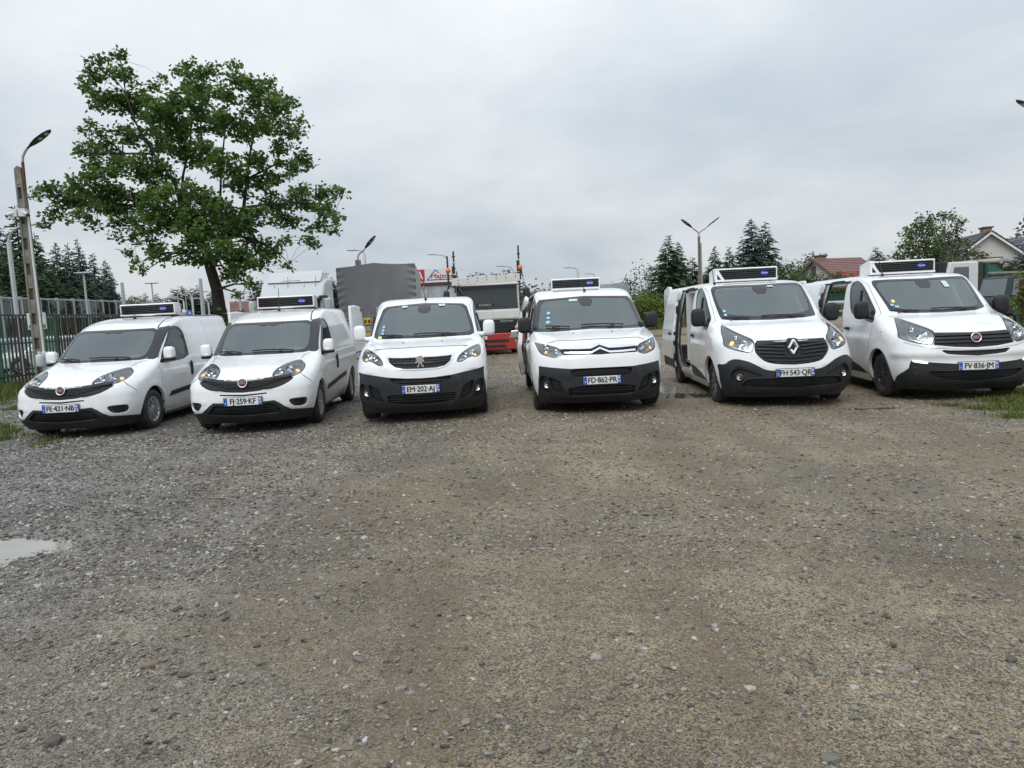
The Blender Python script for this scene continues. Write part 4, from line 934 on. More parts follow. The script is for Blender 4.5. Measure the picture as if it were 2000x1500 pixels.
    for sg in (-1, 1):
        fd = made[('front_door', sg)]
        p = float(sh.px(hx, hz))*sg
        Pp, Nn = on(p, hz, .0)
        if kind == 'doblo':
            b = MB(); b.blob(Pp+Nn*.006, (.035, .022, .125), 2.8, 12, 10); b.build('door_handle', M.black, fd)
        else:
            b = MB(); b.blob(Pp+Nn*.03, (.11, .018, .026), 3, 14, 8); b.build('door_handle', M.black, fd)
            b = MB(); b.lathe([(.07, .001), (.055, -.004), (0, -.012)], 18, mx=frame_at(Pp, Nn)); b.build('handle_cup', M.white, fd)
        if big or exp:   # upright bar that splits the door window
            xs = -1.86 if big else -1.80; zz = np.linspace(1.255 if big else 1.16, 1.64 if big else 1.53, 6)
            pts = [sk.at(np.array([float(sh.px(xs-.012*i, z))*sg]), np.array([z]), .0)[0][0] for i, z in enumerate(zz)]
            b = MB(); b.tube(pts, .014, 6); b.build('window_bar', M.rubber, fd)
    # ---- mirrors
    mx_, mz_ = (-1.42, 1.27) if big else (-1.42, 1.22) if exp else (-1.42, 1.10)
    for sg in (-1, 1):
        w_ = float(sh.row(mz_)[1])
        if big: mirror(base, sg, mx_, w_-.05, mz_-.03, .085, .11, .145, M.black, M.black)
        elif kind == 'citroen': mirror(base, sg, mx_, w_-.07, mz_-.02, .08, .105, .125, M.black, M.black)
        elif kind == 'peugeot': mirror(base, sg, mx_, w_-.04, mz_, .075, .095, .125, M.white, M.white)
        else: mirror(base, sg, mx_, w_-.05, mz_-.01, .07, .085, .115, M.white, M.black, True)
    # ---- wheels, wells, underside
    tr = .80 if not kind == 'doblo' else .765
    for x in (fx, rx):
        for sg in (-1, 1):
            wheel(base, x, tr+.02, R, 'trafic' if kind == 'trafic' else 'talento' if kind == 'talento' else 'doblo', sg)
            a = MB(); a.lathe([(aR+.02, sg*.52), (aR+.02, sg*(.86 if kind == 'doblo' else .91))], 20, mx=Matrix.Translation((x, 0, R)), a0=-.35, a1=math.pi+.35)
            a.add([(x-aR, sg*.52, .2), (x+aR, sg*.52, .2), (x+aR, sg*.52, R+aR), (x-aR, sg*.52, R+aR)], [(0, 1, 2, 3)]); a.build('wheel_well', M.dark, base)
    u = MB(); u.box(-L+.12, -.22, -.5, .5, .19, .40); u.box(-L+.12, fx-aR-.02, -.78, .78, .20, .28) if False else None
    u.box(rx+aR+.02, fx-aR-.02, -.80, .80, .18, .30); u.box(-L+.1, rx-aR-.02, -.78, .78, .22, .32); u.box(fx+aR+.02, -.30, -.55, .55, .17, .30); u.build('underbody_light_block', M.dark, base)  # plain dark slab added to block light below the van
    # ---- cabin
    zf = .55; hr = sh.z1-.10; xb = -2.42 if big else -2.36 if exp else -2.38
    ww = float(sh.row(1.0)[1])-.09; wt = float(sh.row(hr-.12)[1])-.05
    if not openR:
        b = MB(); b.prism([(-ww, zf), (ww, zf), (ww, 1.1), (wt, hr-.06), (-wt, hr-.06), (-ww, 1.1)], xb-.03, xb, axis='x'); b.build('bulkhead', M.liner, base)
    else:
        b = MB(); b.prism([(-ww, zf), (ww, zf), (ww, 1.1), (wt, hr-.06), (-wt, hr-.06), (-ww, 1.1)], xb-.05, xb-.02, axis='x'); b.build('bulkhead', M.liner, base)
        b = MB(); b.prism([(-ww+.02, zf), (ww-.02, zf), (ww-.02, 1.1), (wt-.02, hr-.06), (-wt+.02, hr-.06), (-ww+.02, 1.1)], xb-.10, xb-.055, axis='x'); b.build('cargo_partition', M.white_in, base)
    b = MB(); b.box(xb, -.55, -ww, ww, zf-.04, zf); b.build('cabin_floor', M.dark, base)
    for sg in (-1, 1):
        b = MB(); b.box(xb, -1.25, sg*ww-.015, sg*ww+.015, zf, 1.04 if not kind == 'doblo' else .97); b.build('door_lining', M.dash, base)
    zd = zb-.03; dxx = on(0, zb)[0].x
    b = MB(); b.prism([(dxx-.12, zd-.02), (dxx-.35, zd+.01), (dxx-.62, zd+.02), (dxx-.72, zd-.06), (dxx-.70, zd-.40), (dxx-.15, zd-.45)], -ww+.03, ww-.03); b.build('dashboard', M.dash, base, .03)
    b = MB(); b.blob((dxx-.62, .38, zd+.03), (.14, .20, .075), 2.4, 14, 8); b.build('instrument_hood', M.dash, base)
    mw = Matrix.Translation((dxx-.80, .38, zd+.03)) @ Matrix.Rotation(math.radians(62), 4, 'Y')
    b = MB(); b.lathe([(.185+.014*math.cos(t), .014*math.sin(t)) for t in np.linspace(0, 2*math.pi, 9)], 28, axis='z', mx=mw); b.build('steering_wheel', M.rubber, base)
    b = MB(); b.box(-.18, .18, -.02, .02, -.015, .0, mw); b.lathe([(.06, -.02), (.05, .02), (0, .025)], 14, axis='z', mx=mw); b.build('steering_hub', M.rubber, base)
    for y, wd in ((.40, .24), (-.36, .40)):
        s_ = MB(); s_.blob((xb+.42, y, zf+.32), (.30, wd, .10), 4, 14, 8); st_ = s_.build('seat', M.seat, base)
        s_ = MB(); s_.blob((0, 0, .30), (.075, wd, .34), 4, 14, 8, Matrix.Translation((xb+.22, y, zf+.35)) @ Matrix.Rotation(math.radians(-10), 4, 'Y')); s_.build('seat_back', M.seat, st_)
        for hy in ((y,) if wd < .3 else (y-.20, y+.20)):
            s_ = MB(); s_.blob((xb+.12, hy, zf+1.06-.04), (.05, .13, .10), 3, 12, 8); s_.build('headrest', M.seat, st_)
    if big:
        b = MB(); b.blob((dxx-.30, -.05, zd+.025), (.02, .20, .012), 3, 12, 6); b.build('paper_sheet', M.gsticker, base)
    # ---- cargo room
    if openR:
        xr0, xr1 = xb-.12, -L+.35; zc0, zc1 = .50, hr-.06; wc = ww-.04
        b = MB(); b.box(xr1, xr0, -wc, wc, zc0-.05, zc0); b.build('cargo_floor', M.galv, base)
        b = MB(); b.box(xr1, xr0, -wt+.02, wt-.02, zc1, zc1+.03); b.build('cargo_ceiling', M.white_in, base)
        if kind == 'trafic': b = MB(); b.box(-3.46, -3.42, -wc, wc, zc0, zc1); b.build('cargo_partition', M.white_in, base)
        if not big: b = MB(); b.box(xr1-.04, xr1, -wc, wc, zc0, zc1); b.build('cargo_end_wall', M.white_in, base)
        if not openL:
            b = MB(); b.prism([(wc, zc0), (wc+.03, zc0), (wc+.03, 1.15), (wt+.02, zc1), (wt-.01, zc1), (wc, 1.15)], xr1, xr0, axis='x'); b.build('cargo_side_wall', M.white_in, base)
        # slid-back door, carried outside the flank on its rails
        for sg in ((-1, 1) if openL else (-1,)):
            pts = O['slide'][1]; pd = [dict(key='slide', pts=pts, sm=0)]
            p, z, F, lab = sk.cut(pd, 1); V, F2, N = sk.panel([(p, z, F[lab == 0], 1)], 0, .075)
            V = V.copy(); N = N.copy(); V[:, 1] += .125; V[:, 0] -= 1.06 if big else .98
            if sg < 0: V[:, 1] *= -1; N[:, 1] *= -1; F2 = F2[:, ::-1]
            d = link('sliding_door', mesh_np('sliding_door', V, F2, M.white, N=N), base)
            dx_ = 1.06 if big else .98; x0 = (-2.60 if big else -2.42)-dx_
            for i, (z_, h_) in enumerate(((1.45, .10), (1.0, .05), (.83, .06), (.55, .09))):
                w_ = float(sh.row(z_)[1])+.09
                b = MB(); b.blob((x0+.105 if z_ < 1.1 and z_ > .8 else x0+.02 if z_ > 1.2 else x0+.035, sg*w_, z_), (.03, .025, h_*.8), 3, 10, 8); b.build('door_latch', M.rubber, d)
            zs = np.linspace(.36, 1.80 if big else 1.72, 14)
            for fo, m_, nm in ((.03, M.rubber, 'door_seal'),):
                pt = [(float(np.interp(z_, [.4, .6, .95, 1.2, 1.6, 1.8], [-2.60, -2.56, -2.47, -2.55, -2.66, -2.70] if big else [-2.40, -2.40, -2.40, -2.40, -2.47, -2.50]))-dx_+.012, sg*(float(sh.row(z_)[1])+.06), z_) for z_ in zs]
                b = MB(); b.tube(pt, .022, 6); b.build(nm, m_, d)
            b = MB(); w_ = float(sh.row(1.0)[1])+.125; b.blob((x0-.16, sg*(w_+.02), 1.0), (.09, .016, .024), 3, 12, 8); b.build('door_handle', M.black, d)
            b = MB(); z_ = .40; w_ = float(sh.row(z_)[1]); b.tube([(x0-.0, sg*(w_+.10), z_-.05), (x0+.05, sg*(w_-.02), z_-.06), (x0+.22, sg*(w_-.10), z_-.06)], .022, 6); b.build('runner_arm', M.rubber, d)
            ztr = .30; b = MB()
            pm = [(float(q), zz) for q, zz in O['trim2'][1]]
            p2, z2, F2_, l2 = sk.cut([dict(key='t', pts=pm, sm=0)], 1); V, F3, N = sk.panel([(p2, z2, F2_[l2 == 0], 1)], -.008, .02); V[:, 1] += .125; V[:, 0] -= dx_
            if sg < 0: V[:, 1] *= -1; N[:, 1] *= -1; F3 = F3[:, ::-1]
            link('door_moulding', mesh_np('door_moulding', V, F3, M.black, N=N), d)
            # seal round the opening
            pts = smooth_poly(list(O['opening'][1]), 1)
            pp = np.array([(q*sg, zz) for q, zz in pts]+[(pts[0][0]*sg, pts[0][1])]); P3, N3 = sk.at(pp[:, 0], pp[:, 1], -.02)
            b = MB(); b.tube([tuple(v) for v in P3], .022, 6, False); b.build('opening_seal', M.rubber, base)
            zr_ = 1.86 if big else 1.78
            b = MB(); w_ = float(sh.row(zr_-.04)[1])+.02; b.box(-4.5, -2.5, sg*w_-.012, sg*w_+.012, zr_-.07, zr_-.045); b.build('door_rail', M.rubber, base)
    # ---- aerial and cooler
    ax, ay, az_ = dict(doblo=(-2.28, .0, 1.0), peugeot=(-2.12, 0, 1), citroen=(-2.05, .04, 1), trafic=(-2.10, -.62, 1), talento=(-2.2, -.42, 1))[kind]
    tz = sh.z1-.002
    for z in np.linspace(sh.z1-.001, 1.5, 300):
        if bool(sh.inside(ax, ay, z)): tz = z; break
    b = MB(); b.blob((ax, ay, tz+.015), (.045, .022, .03), 2.2, 10, 6); hh = dict(doblo=.13 if 'FE' in reg else .40).get(kind, .20 if exp else .36)
    b.tube([(ax, ay, tz+.02), (ax-hh*.35, ay-(.04 if exp else .02), tz+hh)], [.008, .004], 6); b.build('aerial', M.rubber, base)
    if kind == 'doblo': cooler(base, -2.78, sh.z1-.025, .99, .215, .26, False, -1)
    if kind == 'citroen': cooler(base, -3.05, sh.z1-.035, .88, .20, .3, False, -1)
    if big: cooler(base, -2.46, sh.z1-.035, 1.06, .225, .45, True, -1)
    # ---- rear doors swung open
    if big:
        for sg in (-1, 1):
            mxd = Matrix.Translation((-4.93, sg*.88, 0)) @ Matrix.Rotation(sg*math.radians(1), 4, 'Z')
            d = MB(); d.prism([(0, .45), (-.84, .45), (-.84, 1.2), (-.80, 1.70), (-.72, 1.88), (-.3, 1.93), (.04, 1.92), (.06, 1.6), (.05, 1.0)], -.03, .03, mx=mxd); dd = d.build('rear_door', M.white, base, .025)
            d = MB(); d.prism([(-.08, 1.12), (-.72, 1.12), (-.70, 1.55), (-.64, 1.68), (-.08, 1.70)], sg*.03, sg*.038, mx=mxd); d.build('blank_panel', M.white, dd, .006)
            d = MB(); d.box(-.80, -.62, sg*.034-.008, sg*.034+.008, .98, 1.05, mxd); d.build('door_handle', M.black, dd)
    # ---- rear door of the small vans
    if kind == 'doblo':
        hx_, hy_ = -4.34, .84; ang = math.radians(100)
        mxd = Matrix.Translation((hx_, hy_, 0)) @ Matrix.Rotation(math.radians(-10), 4, 'Z')
        prof = [(0, .42), (-.72, .42), (-.74, .9), (-.73, 1.45), (-.69, 1.70), (-.58, 1.82), (-.3, 1.845), (0, 1.83)]
        d = MB(); d.prism(prof, -.03, .03, mx=mxd); dd = d.build('rear_door', M.white, base, .025)
        d = MB(); d.prism([(-.04, .74), (-.735, .74), (-.735, .90), (-.04, .90)], .03, .042, mx=mxd); d.build('handle_strip', M.black, dd)
        d = MB(); d.box(-.69, -.17, .042, .050, .765, .875, mxd); d.build('rear_plate', M.plate, dd)
        t = link('rear_plate_lettering', text_mesh(reg, .10, M.ink, .001, .0016, .8), dd); t.matrix_local = mxd @ Matrix.Translation((-.43, .053, .82)) @ Matrix.Rotation(math.pi, 4, 'Z')
        d = MB(); d.box(-.70, -.56, .026, .040, 1.72, 1.76, mxd); d.build('brake_lamp', M.redlens, dd)
        d = MB(); d.prism([(-.06, 1.05), (-.67, 1.05), (-.66, 1.45), (-.60, 1.62), (-.06, 1.64)], .03, .038, mx=mxd); d.build('blank_panel', M.white, dd, .006)
    return base
# ------------------------------------------------------------------ foliage and ground cover
def leaf_mat(name, dark, light, trans=.3, rough=.5):
    m, n, l, b = new_mat(name)
    a = n.new('ShaderNodeAttribute'); a.attribute_name = 'tint'
    x = n.new('ShaderNodeMix'); x.data_type = 'RGBA'; l.new(a.outputs['Fac'], x.inputs[0]); x.inputs[6].default_value = (*dark, 1); x.inputs[7].default_value = (*light, 1)
    l.new(x.outputs[2], b.inputs['Base Color']); b.inputs['Roughness'].default_value = rough; b.inputs['Specular IOR Level'].default_value = .35
    t = n.new('ShaderNodeBsdfTranslucent'); l.new(x.outputs[2], t.inputs[0])
    mx = n.new('ShaderNodeMixShader'); mx.inputs[0].default_value = trans; l.new(b.outputs[0], mx.inputs[1]); l.new(t.outputs[0], mx.inputs[2])
    l.new(mx.outputs[0], n['Material Output'].inputs[0]); return m
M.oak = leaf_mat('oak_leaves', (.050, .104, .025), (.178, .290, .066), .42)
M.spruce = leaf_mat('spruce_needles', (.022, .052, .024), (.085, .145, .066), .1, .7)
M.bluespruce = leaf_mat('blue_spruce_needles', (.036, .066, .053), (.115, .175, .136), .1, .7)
M.bush = leaf_mat('bush_leaves', (.035, .070, .018), (.13, .20, .05), .35)
M.bushy = leaf_mat('yellowish_leaves', (.07, .11, .02), (.26, .30, .06), .35)
M.walnut = leaf_mat('walnut_leaves', (.048, .085, .028), (.165, .215, .075), .38)
M.birch = leaf_mat('birch_leaves', (.04, .065, .03), (.12, .16, .075), .3)
M.far = leaf_mat('far_leaves', (.040, .065, .038), (.095, .135, .080), .2)
M.grassm = leaf_mat('grass_blades', (.05, .085, .018), (.22, .25, .06), .3)
def set_tint(me, per_face):
    a = me.attributes.new('tint', 'FLOAT', 'FACE'); a.data.foreach_set('value', np.asarray(per_face, np.float32))
def rand_unit(n):
    v = rng.normal(size=(n, 3)); return v/np.linalg.norm(v, axis=1, keepdims=True)
def leaves(C, size, asp=.55, up=.5, spread=.35):
    """Folded leaf pairs of triangles at points C: V (4n, 3), F (2n, 3)."""
    n = len(C); s = size*(1+spread*rng.uniform(-1, 1, n))[:, None]
    d = rand_unit(n); d[:, 2] *= .6; d /= np.linalg.norm(d, axis=1, keepdims=True)
    nn = rand_unit(n)+np.array([0, 0, up]); w = np.cross(d, nn); w /= np.maximum(np.linalg.norm(w, axis=1, keepdims=True), 1e-6)
    f = np.cross(w, d)
    a = C; b = C+d*s*.5+w*s*asp*.5+f*s*.12; c = C+d*s; e = C+d*s*.5-w*s*asp*.5+f*s*.12
    V = np.stack([a, b, c, e], 1).reshape(-1, 3); i = np.arange(n)*4
    return V, np.concatenate([np.stack([i, i+1, i+2], 1), np.stack([i, i+2, i+3], 1)])
def leaf_object(name, C, size, m, tint, parent, **k):
    V, F = leaves(C, size, **k); me = mesh_np(name, V, F, m); set_tint(me, np.concatenate([tint, tint]))
    return link(name, me, parent)
def tufts(centres, radii, per, tuft, n_leaf):
    """Leaf points gathered in tufts inside the blobs, and their tints."""
    P = []; T = []
    for c, r in zip(centres, radii):
        k = max(2, int(round(per*r*r))); u = rand_unit(k)*(rng.uniform(0.15, 1, k)**.5)[:, None]*r*np.array([1, 1, .85])
        for t in np.array(c)+u:
            q = t+rng.normal(size=(n_leaf, 3))*tuft*np.array([1, 1, .7]); P.append(q)
            T.append(np.clip(rng.uniform(.05, .6)+rng.uniform(-.2, .35, n_leaf), 0, 1))
    return np.concatenate(P), np.concatenate(T)
def deciduous(name, label, cat, base, blobs, m, leaf, per, trunk_r, group=None, n_leaf=14, tuft=.22, bark=None, fork=.45, twig=True):
    """A broad-leaved tree: trunk with limbs to every blob, crown of leaf tufts. Blobs are (x, y, z, r) in world space."""
    t = thing(name, base, 0, label, cat, group); b = Vector(base)
    L = [(Vector(q[:3])-b, q[3]) for q in blobs]
    C, T = tufts([tuple(p) for p, r in L], [r for p, r in L], per, tuft, n_leaf)
    leaf_object('crown', C, leaf, m, T, t)
    top = sum((p for p, r in L), Vector())/len(L)
    m_ = MB(); f = Vector((top.x*.5, top.y*.5, top.z*fork)); m_.tube([(0, 0, -.1), f*.5+Vector((0, 0, 0)), f], [trunk_r*1.2, trunk_r*.95, trunk_r*.8], 10)
    for p, r in L:
        mid = f.lerp(p, .5)+Vector((rnd.uniform(-.2, .2), rnd.uniform(-.2, .2), -.15*(p-f).length*.3))
        s = trunk_r*.45; m_.tube([f, mid, p], [s, s*.5, s*.2], 6)
        if twig:
            for k in range(3): e = p+Vector(rand_unit(1)[0])*r*.8; m_.tube([p, p.lerp(e, .5)+Vector((0, 0, .05)), e], [s*.2, s*.14, s*.06], 4)
    m_.build('trunk', bark or M.bark, t); return t
_con = {}
def conifer_mesh(seed, m, dense=1.0, droop=.35):
    """Unit spruce: height 1, base radius about .26."""
    r_ = np.random.default_rng(seed); P = []; D = []; Ln = []; T = []
    nw = int(600*dense)
    for i in range(nw):
        h = .03+.955*(1-(1-(i+r_.uniform(0, 1))/nw)**.62); h = min(max(h, .03), .985)
        for k in range(1):
            a = r_.uniform(0, 2*math.pi); L = .27*(1-h)**.85*r_.uniform(.55, 1.15)+.010
            n = max(4, int(40*L/.27*dense)); s = np.sort(r_.uniform(.12, 1, n))
            x = np.cos(a)*L*s; y = np.sin(a)*L*s; z = h+L*(r_.uniform(.0, .35)*s-droop*r_.uniform(1.0, 1.9)*s*s)+.015*s
            P.append(np.stack([x, y, z], 1)); tilt = r_.normal(size=(n, 3))*.35
            side = np.where(r_.uniform(size=n) < .5, -1, 1)[:, None]
            d = np.stack([np.cos(a)*np.ones(n), np.sin(a)*np.ones(n), -.25*np.ones(n)], 1)*.8+side*np.array([-np.sin(a), np.cos(a), -.15])*.75+tilt*.6
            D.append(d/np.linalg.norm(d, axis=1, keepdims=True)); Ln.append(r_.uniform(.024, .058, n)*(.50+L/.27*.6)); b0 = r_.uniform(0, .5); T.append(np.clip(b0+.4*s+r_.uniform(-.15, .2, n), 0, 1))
    P = np.concatenate(P); D = np.concatenate(D); Ln = np.concatenate(Ln)[:, None]; T = np.concatenate(T)
    w = np.cross(D, r_.normal(size=D.shape)); w /= np.maximum(np.linalg.norm(w, axis=1, keepdims=True), 1e-6)
    n = len(P); V = np.stack([P-w*Ln*.24, P+w*Ln*.24, P+D*Ln], 1).reshape(-1, 3); F = np.arange(3*n).reshape(-1, 3)
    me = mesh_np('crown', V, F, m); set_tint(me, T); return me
_contrunk = None
def conifer(name, label, base, h, w, variant, m, rz=0, group=None, droop=.35):
    global _contrunk
    key = (variant, m.name)
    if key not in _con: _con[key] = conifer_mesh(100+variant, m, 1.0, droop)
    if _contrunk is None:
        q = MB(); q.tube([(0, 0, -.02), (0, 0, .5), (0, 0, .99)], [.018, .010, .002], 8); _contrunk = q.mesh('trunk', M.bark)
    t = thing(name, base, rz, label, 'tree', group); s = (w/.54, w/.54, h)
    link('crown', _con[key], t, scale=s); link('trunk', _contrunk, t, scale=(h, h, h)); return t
def bush(name, label, cat, x, y, w, d, h, m, leaf=.12, n=900, group=None, z0=None):
    z = float(gz(x, y)) if z0 is None else z0
    t = thing(name, (x, y, z), 0, label, cat, group); k = max(6, int(w*d*h*1.2)+6)
    cs = []; rs = []
    for i in range(k):
        a = rng.uniform(-1, 1, 3); q = (a[0]*w*.38, a[1]*d*.38, h*(.18+.58*rng.uniform()*(1-.45*a[0]**2))); cs.append(q); rs.append(min(w, h)*rng.uniform(.18, .30))
    per = n/14/sum(r*r for r in rs)
    C, T = tufts(cs, rs, per, leaf*1.6, 14); C[:, 2] = np.maximum(C[:, 2], .02)
    leaf_object('foliage', C, leaf, m, T, t)
    q = MB()
    for c in cs[:8]: q.tube([(c[0]*.2, c[1]*.2, -.05), (c[0]*.5, c[1]*.5, c[2]*.5), c], [.04, .03, .012], 5)
    q.build('stem', M.bark, t); return t
def grass(name, pts, h, parent=None, lean=.5, wid=.008):
    n = len(pts); a = rng.uniform(0, 2*math.pi, n); hh = h*rng.uniform(.4, 1.2, n); l = rng.uniform(.1, lean, n)*hh
    d = np.stack([np.cos(a), np.sin(a), np.zeros(n)], 1); w = np.stack([-np.sin(a), np.cos(a), np.zeros(n)], 1)*wid
    B = np.asarray(pts, float); mid = B+d*(l*.35)[:, None]+np.array([0, 0, 1])*(hh*.6)[:, None]; tip = B+d*l[:, None]+np.array([0, 0, 1])*hh[:, None]
    V = np.stack([B-w, B+w, mid+w*.7, mid-w*.7, tip], 1).reshape(-1, 3); i = np.arange(n)*5
    F = np.concatenate([np.stack([i, i+1, i+2], 1), np.stack([i, i+2, i+3], 1), np.stack([i+3, i+2, i+4], 1)])
    t = rng.beta(1.6, 2.2, n); me = mesh_np(name, V, F, M.grassm); set_tint(me, np.concatenate([t, t, t]))
    o = link(name, me, parent); o['kind'] = 'stuff'; return o
# ------------------------------------------------------------------ ground
def ground_material():
    m, n, l, b = new_mat('gravel_ground')
    t = n.new('ShaderNodeTexCoord')
    def noise(sc, det=6, rg=.6, dist=0.0):
        a = n.new('ShaderNodeTexNoise'); a.inputs['Scale'].default_value = sc; a.inputs['Detail'].default_value = det; a.inputs['Roughness'].default_value = rg; a.inputs['Distortion'].default_value = dist
        l.new(t.outputs['Object'], a.inputs['Vector']); return a.outputs['Fac']
    def vor(sc, feat='F1'):
        a = n.new('ShaderNodeTexVoronoi'); a.inputs['Scale'].default_value = sc; a.feature = feat; l.new(t.outputs['Object'], a.inputs['Vector']); return a
    def ramp(f, a, c, lo=0.0, hi=1.0):
        r = n.new('ShaderNodeMapRange'); l.new(f, r.inputs[0]); r.inputs[1].default_value = a; r.inputs[2].default_value = c; r.inputs[3].default_value = lo; r.inputs[4].default_value = hi; return r.outputs[0]
    def mix(f, a, c, mode='MIX'):
        x = n.new('ShaderNodeMix'); x.data_type = 'RGBA'; x.blend_type = mode
        if isinstance(f, float): x.inputs[0].default_value = f
        else: l.new(f, x.inputs[0])
        for s, v in ((6, a), (7, c)):
            if isinstance(v, tuple): x.inputs[s].default_value = (*v, 1)
            else: l.new(v, x.inputs[s])
        return x.outputs[2]
    def add(a, c, op='ADD'):
        x = n.new('ShaderNodeMath'); x.operation = op
        for s, v in ((0, a), (1, c)):
            if isinstance(v, float): x.inputs[s].default_value = v
            else: l.new(v, x.inputs[s])
        return x.outputs[0]
    sx = n.new('ShaderNodeSeparateXYZ'); l.new(t.outputs['Object'], sx.inputs[0])
    # earth in the driven middle and right, clean grey chippings to the left
    e = add(add(ramp(sx.outputs['X'], -4.5, 1.2), add(noise(.35, 4, .6, .6), 1.5, 'MULTIPLY')), -.72)
    e = ramp(e, -.05, .75)
    mp = n.new('ShaderNodeMapping'); mp.inputs['Rotation'].default_value = (0, 0, .22); mp.inputs['Scale'].default_value = (1.5, .16, 1); l.new(t.outputs['Object'], mp.inputs['Vector'])
    tr = n.new('ShaderNodeTexNoise'); tr.inputs['Scale'].default_value = 1.0; tr.inputs['Detail'].default_value = 5; tr.inputs['Distortion'].default_value = .5; l.new(mp.outputs[0], tr.inputs['Vector']); track = ramp(tr.outputs['Fac'], .44, .62)
    big = noise(.9, 7, .62, .4); fine = noise(14, 6, .65)
    grey = mix(ramp(big, .35, .68), (.160, .158, .153), (.310, .305, .296)); earth = mix(ramp(big, .32, .70), (.172, .136, .088), (.365, .300, .202))
    col = mix(e, grey, earth)
    col = mix(ramp(fine, .30, .70), col, mix(.55, col, (.055, .048, .040)))
    v1 = vor(58); v2 = vor(150); hs = n.new('ShaderNodeSeparateColor'); l.new(v1.outputs['Color'], hs.inputs[0]); h2 = n.new('ShaderNodeSeparateColor'); l.new(v2.outputs['Color'], h2.inputs[0])
    chips = mix(hs.outputs[0], mix(hs.outputs[1], (.040, .036, .032), (.17, .138, .098)), mix(e, (.38, .375, .36), (.33, .285, .22)))
    cf = add(ramp(hs.outputs[2], .30, .62), ramp(v1.outputs['Distance'], .012, .0075), 'MULTIPLY')
    col = mix(add(cf, .9, 'MULTIPLY'), col, chips)
    gs = n.new('ShaderNodeVectorMath'); gs.operation = 'SCALE'; l.new(col, gs.inputs[0]); l.new(ramp(h2.outputs[0], .08, .95, .30, 1.75), gs.inputs['Scale']); col = gs.outputs[0]
    col = mix(add(track, .58, 'MULTIPLY'), col, mix(e, (.105, .102, .097), (.150, .112, .070)))
    wet = ramp(noise(.55, 5, .6, .5), .50, .66)
    col = mix(add(wet, .38, 'MULTIPLY'), col, (.045, .040, .034))
    l.new(col, b.inputs['Base Color'])
    l.new(ramp(add(wet, fine, 'MULTIPLY'), .0, .5, .74, .40), b.inputs['Roughness']); b.inputs['Specular IOR Level'].default_value = .35
    hgt = add(add(add(noise(9, 8, .68), 1.0, 'MULTIPLY'), add(ramp(v1.outputs['Distance'], .013, .0), .55, 'MULTIPLY')), add(ramp(v2.outputs['Distance'], .006, .0), .22, 'MULTIPLY'))
    bp = n.new('ShaderNodeBump'); bp.inputs['Strength'].default_value = 1.0; bp.inputs['Distance'].default_value = .035; l.new(hgt, bp.inputs['Height']); l.new(bp.outputs[0], b.inputs['Normal'])
    return m
M.ground = ground_material()
def axis(a, b, fine, coarse_to):
    v = list(np.arange(a, b+1e-6, fine)); s = fine
    while v[-1] < coarse_to: s *= 1.35; v.append(v[-1]+s)
    s = fine; w = []
    x = a
    while x > (-coarse_to if a < 0 else a): s *= 1.35; x -= s; w.append(x)
    return np.array(w[::-1]+v)
xs = axis(-16, 18, .16, 600); ys = np.concatenate([np.arange(-12, 1, 2.0), np.arange(1, 22, .14), axis(22, 40, .6, 900)])
X, Y = np.meshgrid(xs, ys); Z = gz(X, Y)
def dip(X, Y):
    d = np.zeros(np.shape(X))
    for cx, cy, rx, ry, q in ((-3.68, 5.16, .26, .11, .045), (-3.95, 5.00, .34, .31, .055), (-4.5, 4.92, .5, .46, .06), (2.83, 13.5, .24, 1.2, .05), (2.98, 11.9, .55, .3, .04), (-3.6, 14.3, .3, .5, .04), (5.1, 9.75, .6, .22, .032)):
        d = d+q*np.exp(-((np.asarray(X)-cx)/rx)**2-((np.asarray(Y)-cy)/ry)**2)
    return d
def micro(X, Y):
    return .010*np.sin(X*3.1+1.3*np.sin(Y*2.2))*np.sin(Y*2.7+X*.7)+.006*np.sin(X*7.3+Y*3.9)*np.sin(Y*8.1-X*2.2)
near = np.clip((14-Y)/3, 0, 1)*np.clip((15-np.abs(X))/3, 0, 1)
Q = dip(X, Y); Z = Z+micro(X, Y)*near*(1-.75*np.clip(Q/.03, 0, 1))-.004-Q
W = len(xs); idx = np.arange(len(xs)*len(ys)).reshape(len(ys), W)
F = np.stack([idx[:-1, :-1], idx[:-1, 1:], idx[1:, 1:], idx[1:, :-1]], -1).reshape(-1, 4)
ground = tag(link('ground', mesh_np('ground', np.stack([X, Y, Z], -1), F, M.ground, True)), kind='structure')
DIPS = []
def hground(x, y):
    x = np.asarray(x, float); y = np.asarray(y, float)
    nr = np.clip((14-y)/3, 0, 1)*np.clip((15-np.abs(x))/3, 0, 1)
    q = dip(x, y); return gz(x, y)+micro(x, y)*nr*(1-.75*np.clip(q/.03, 0, 1))-.004-q
def on_ground(px, py):
    """Where the sight line through pixel px, py meets the yard."""
    Yv = 9.0
    for _ in range(25):
        d = at(px, py, 1.0)-Vector((0, 0, EYE)); z = float(hground(d.x*Yv, d.y*Yv)); Yv = (z-EYE)/d.z
    return d.x*Yv, d.y*Yv
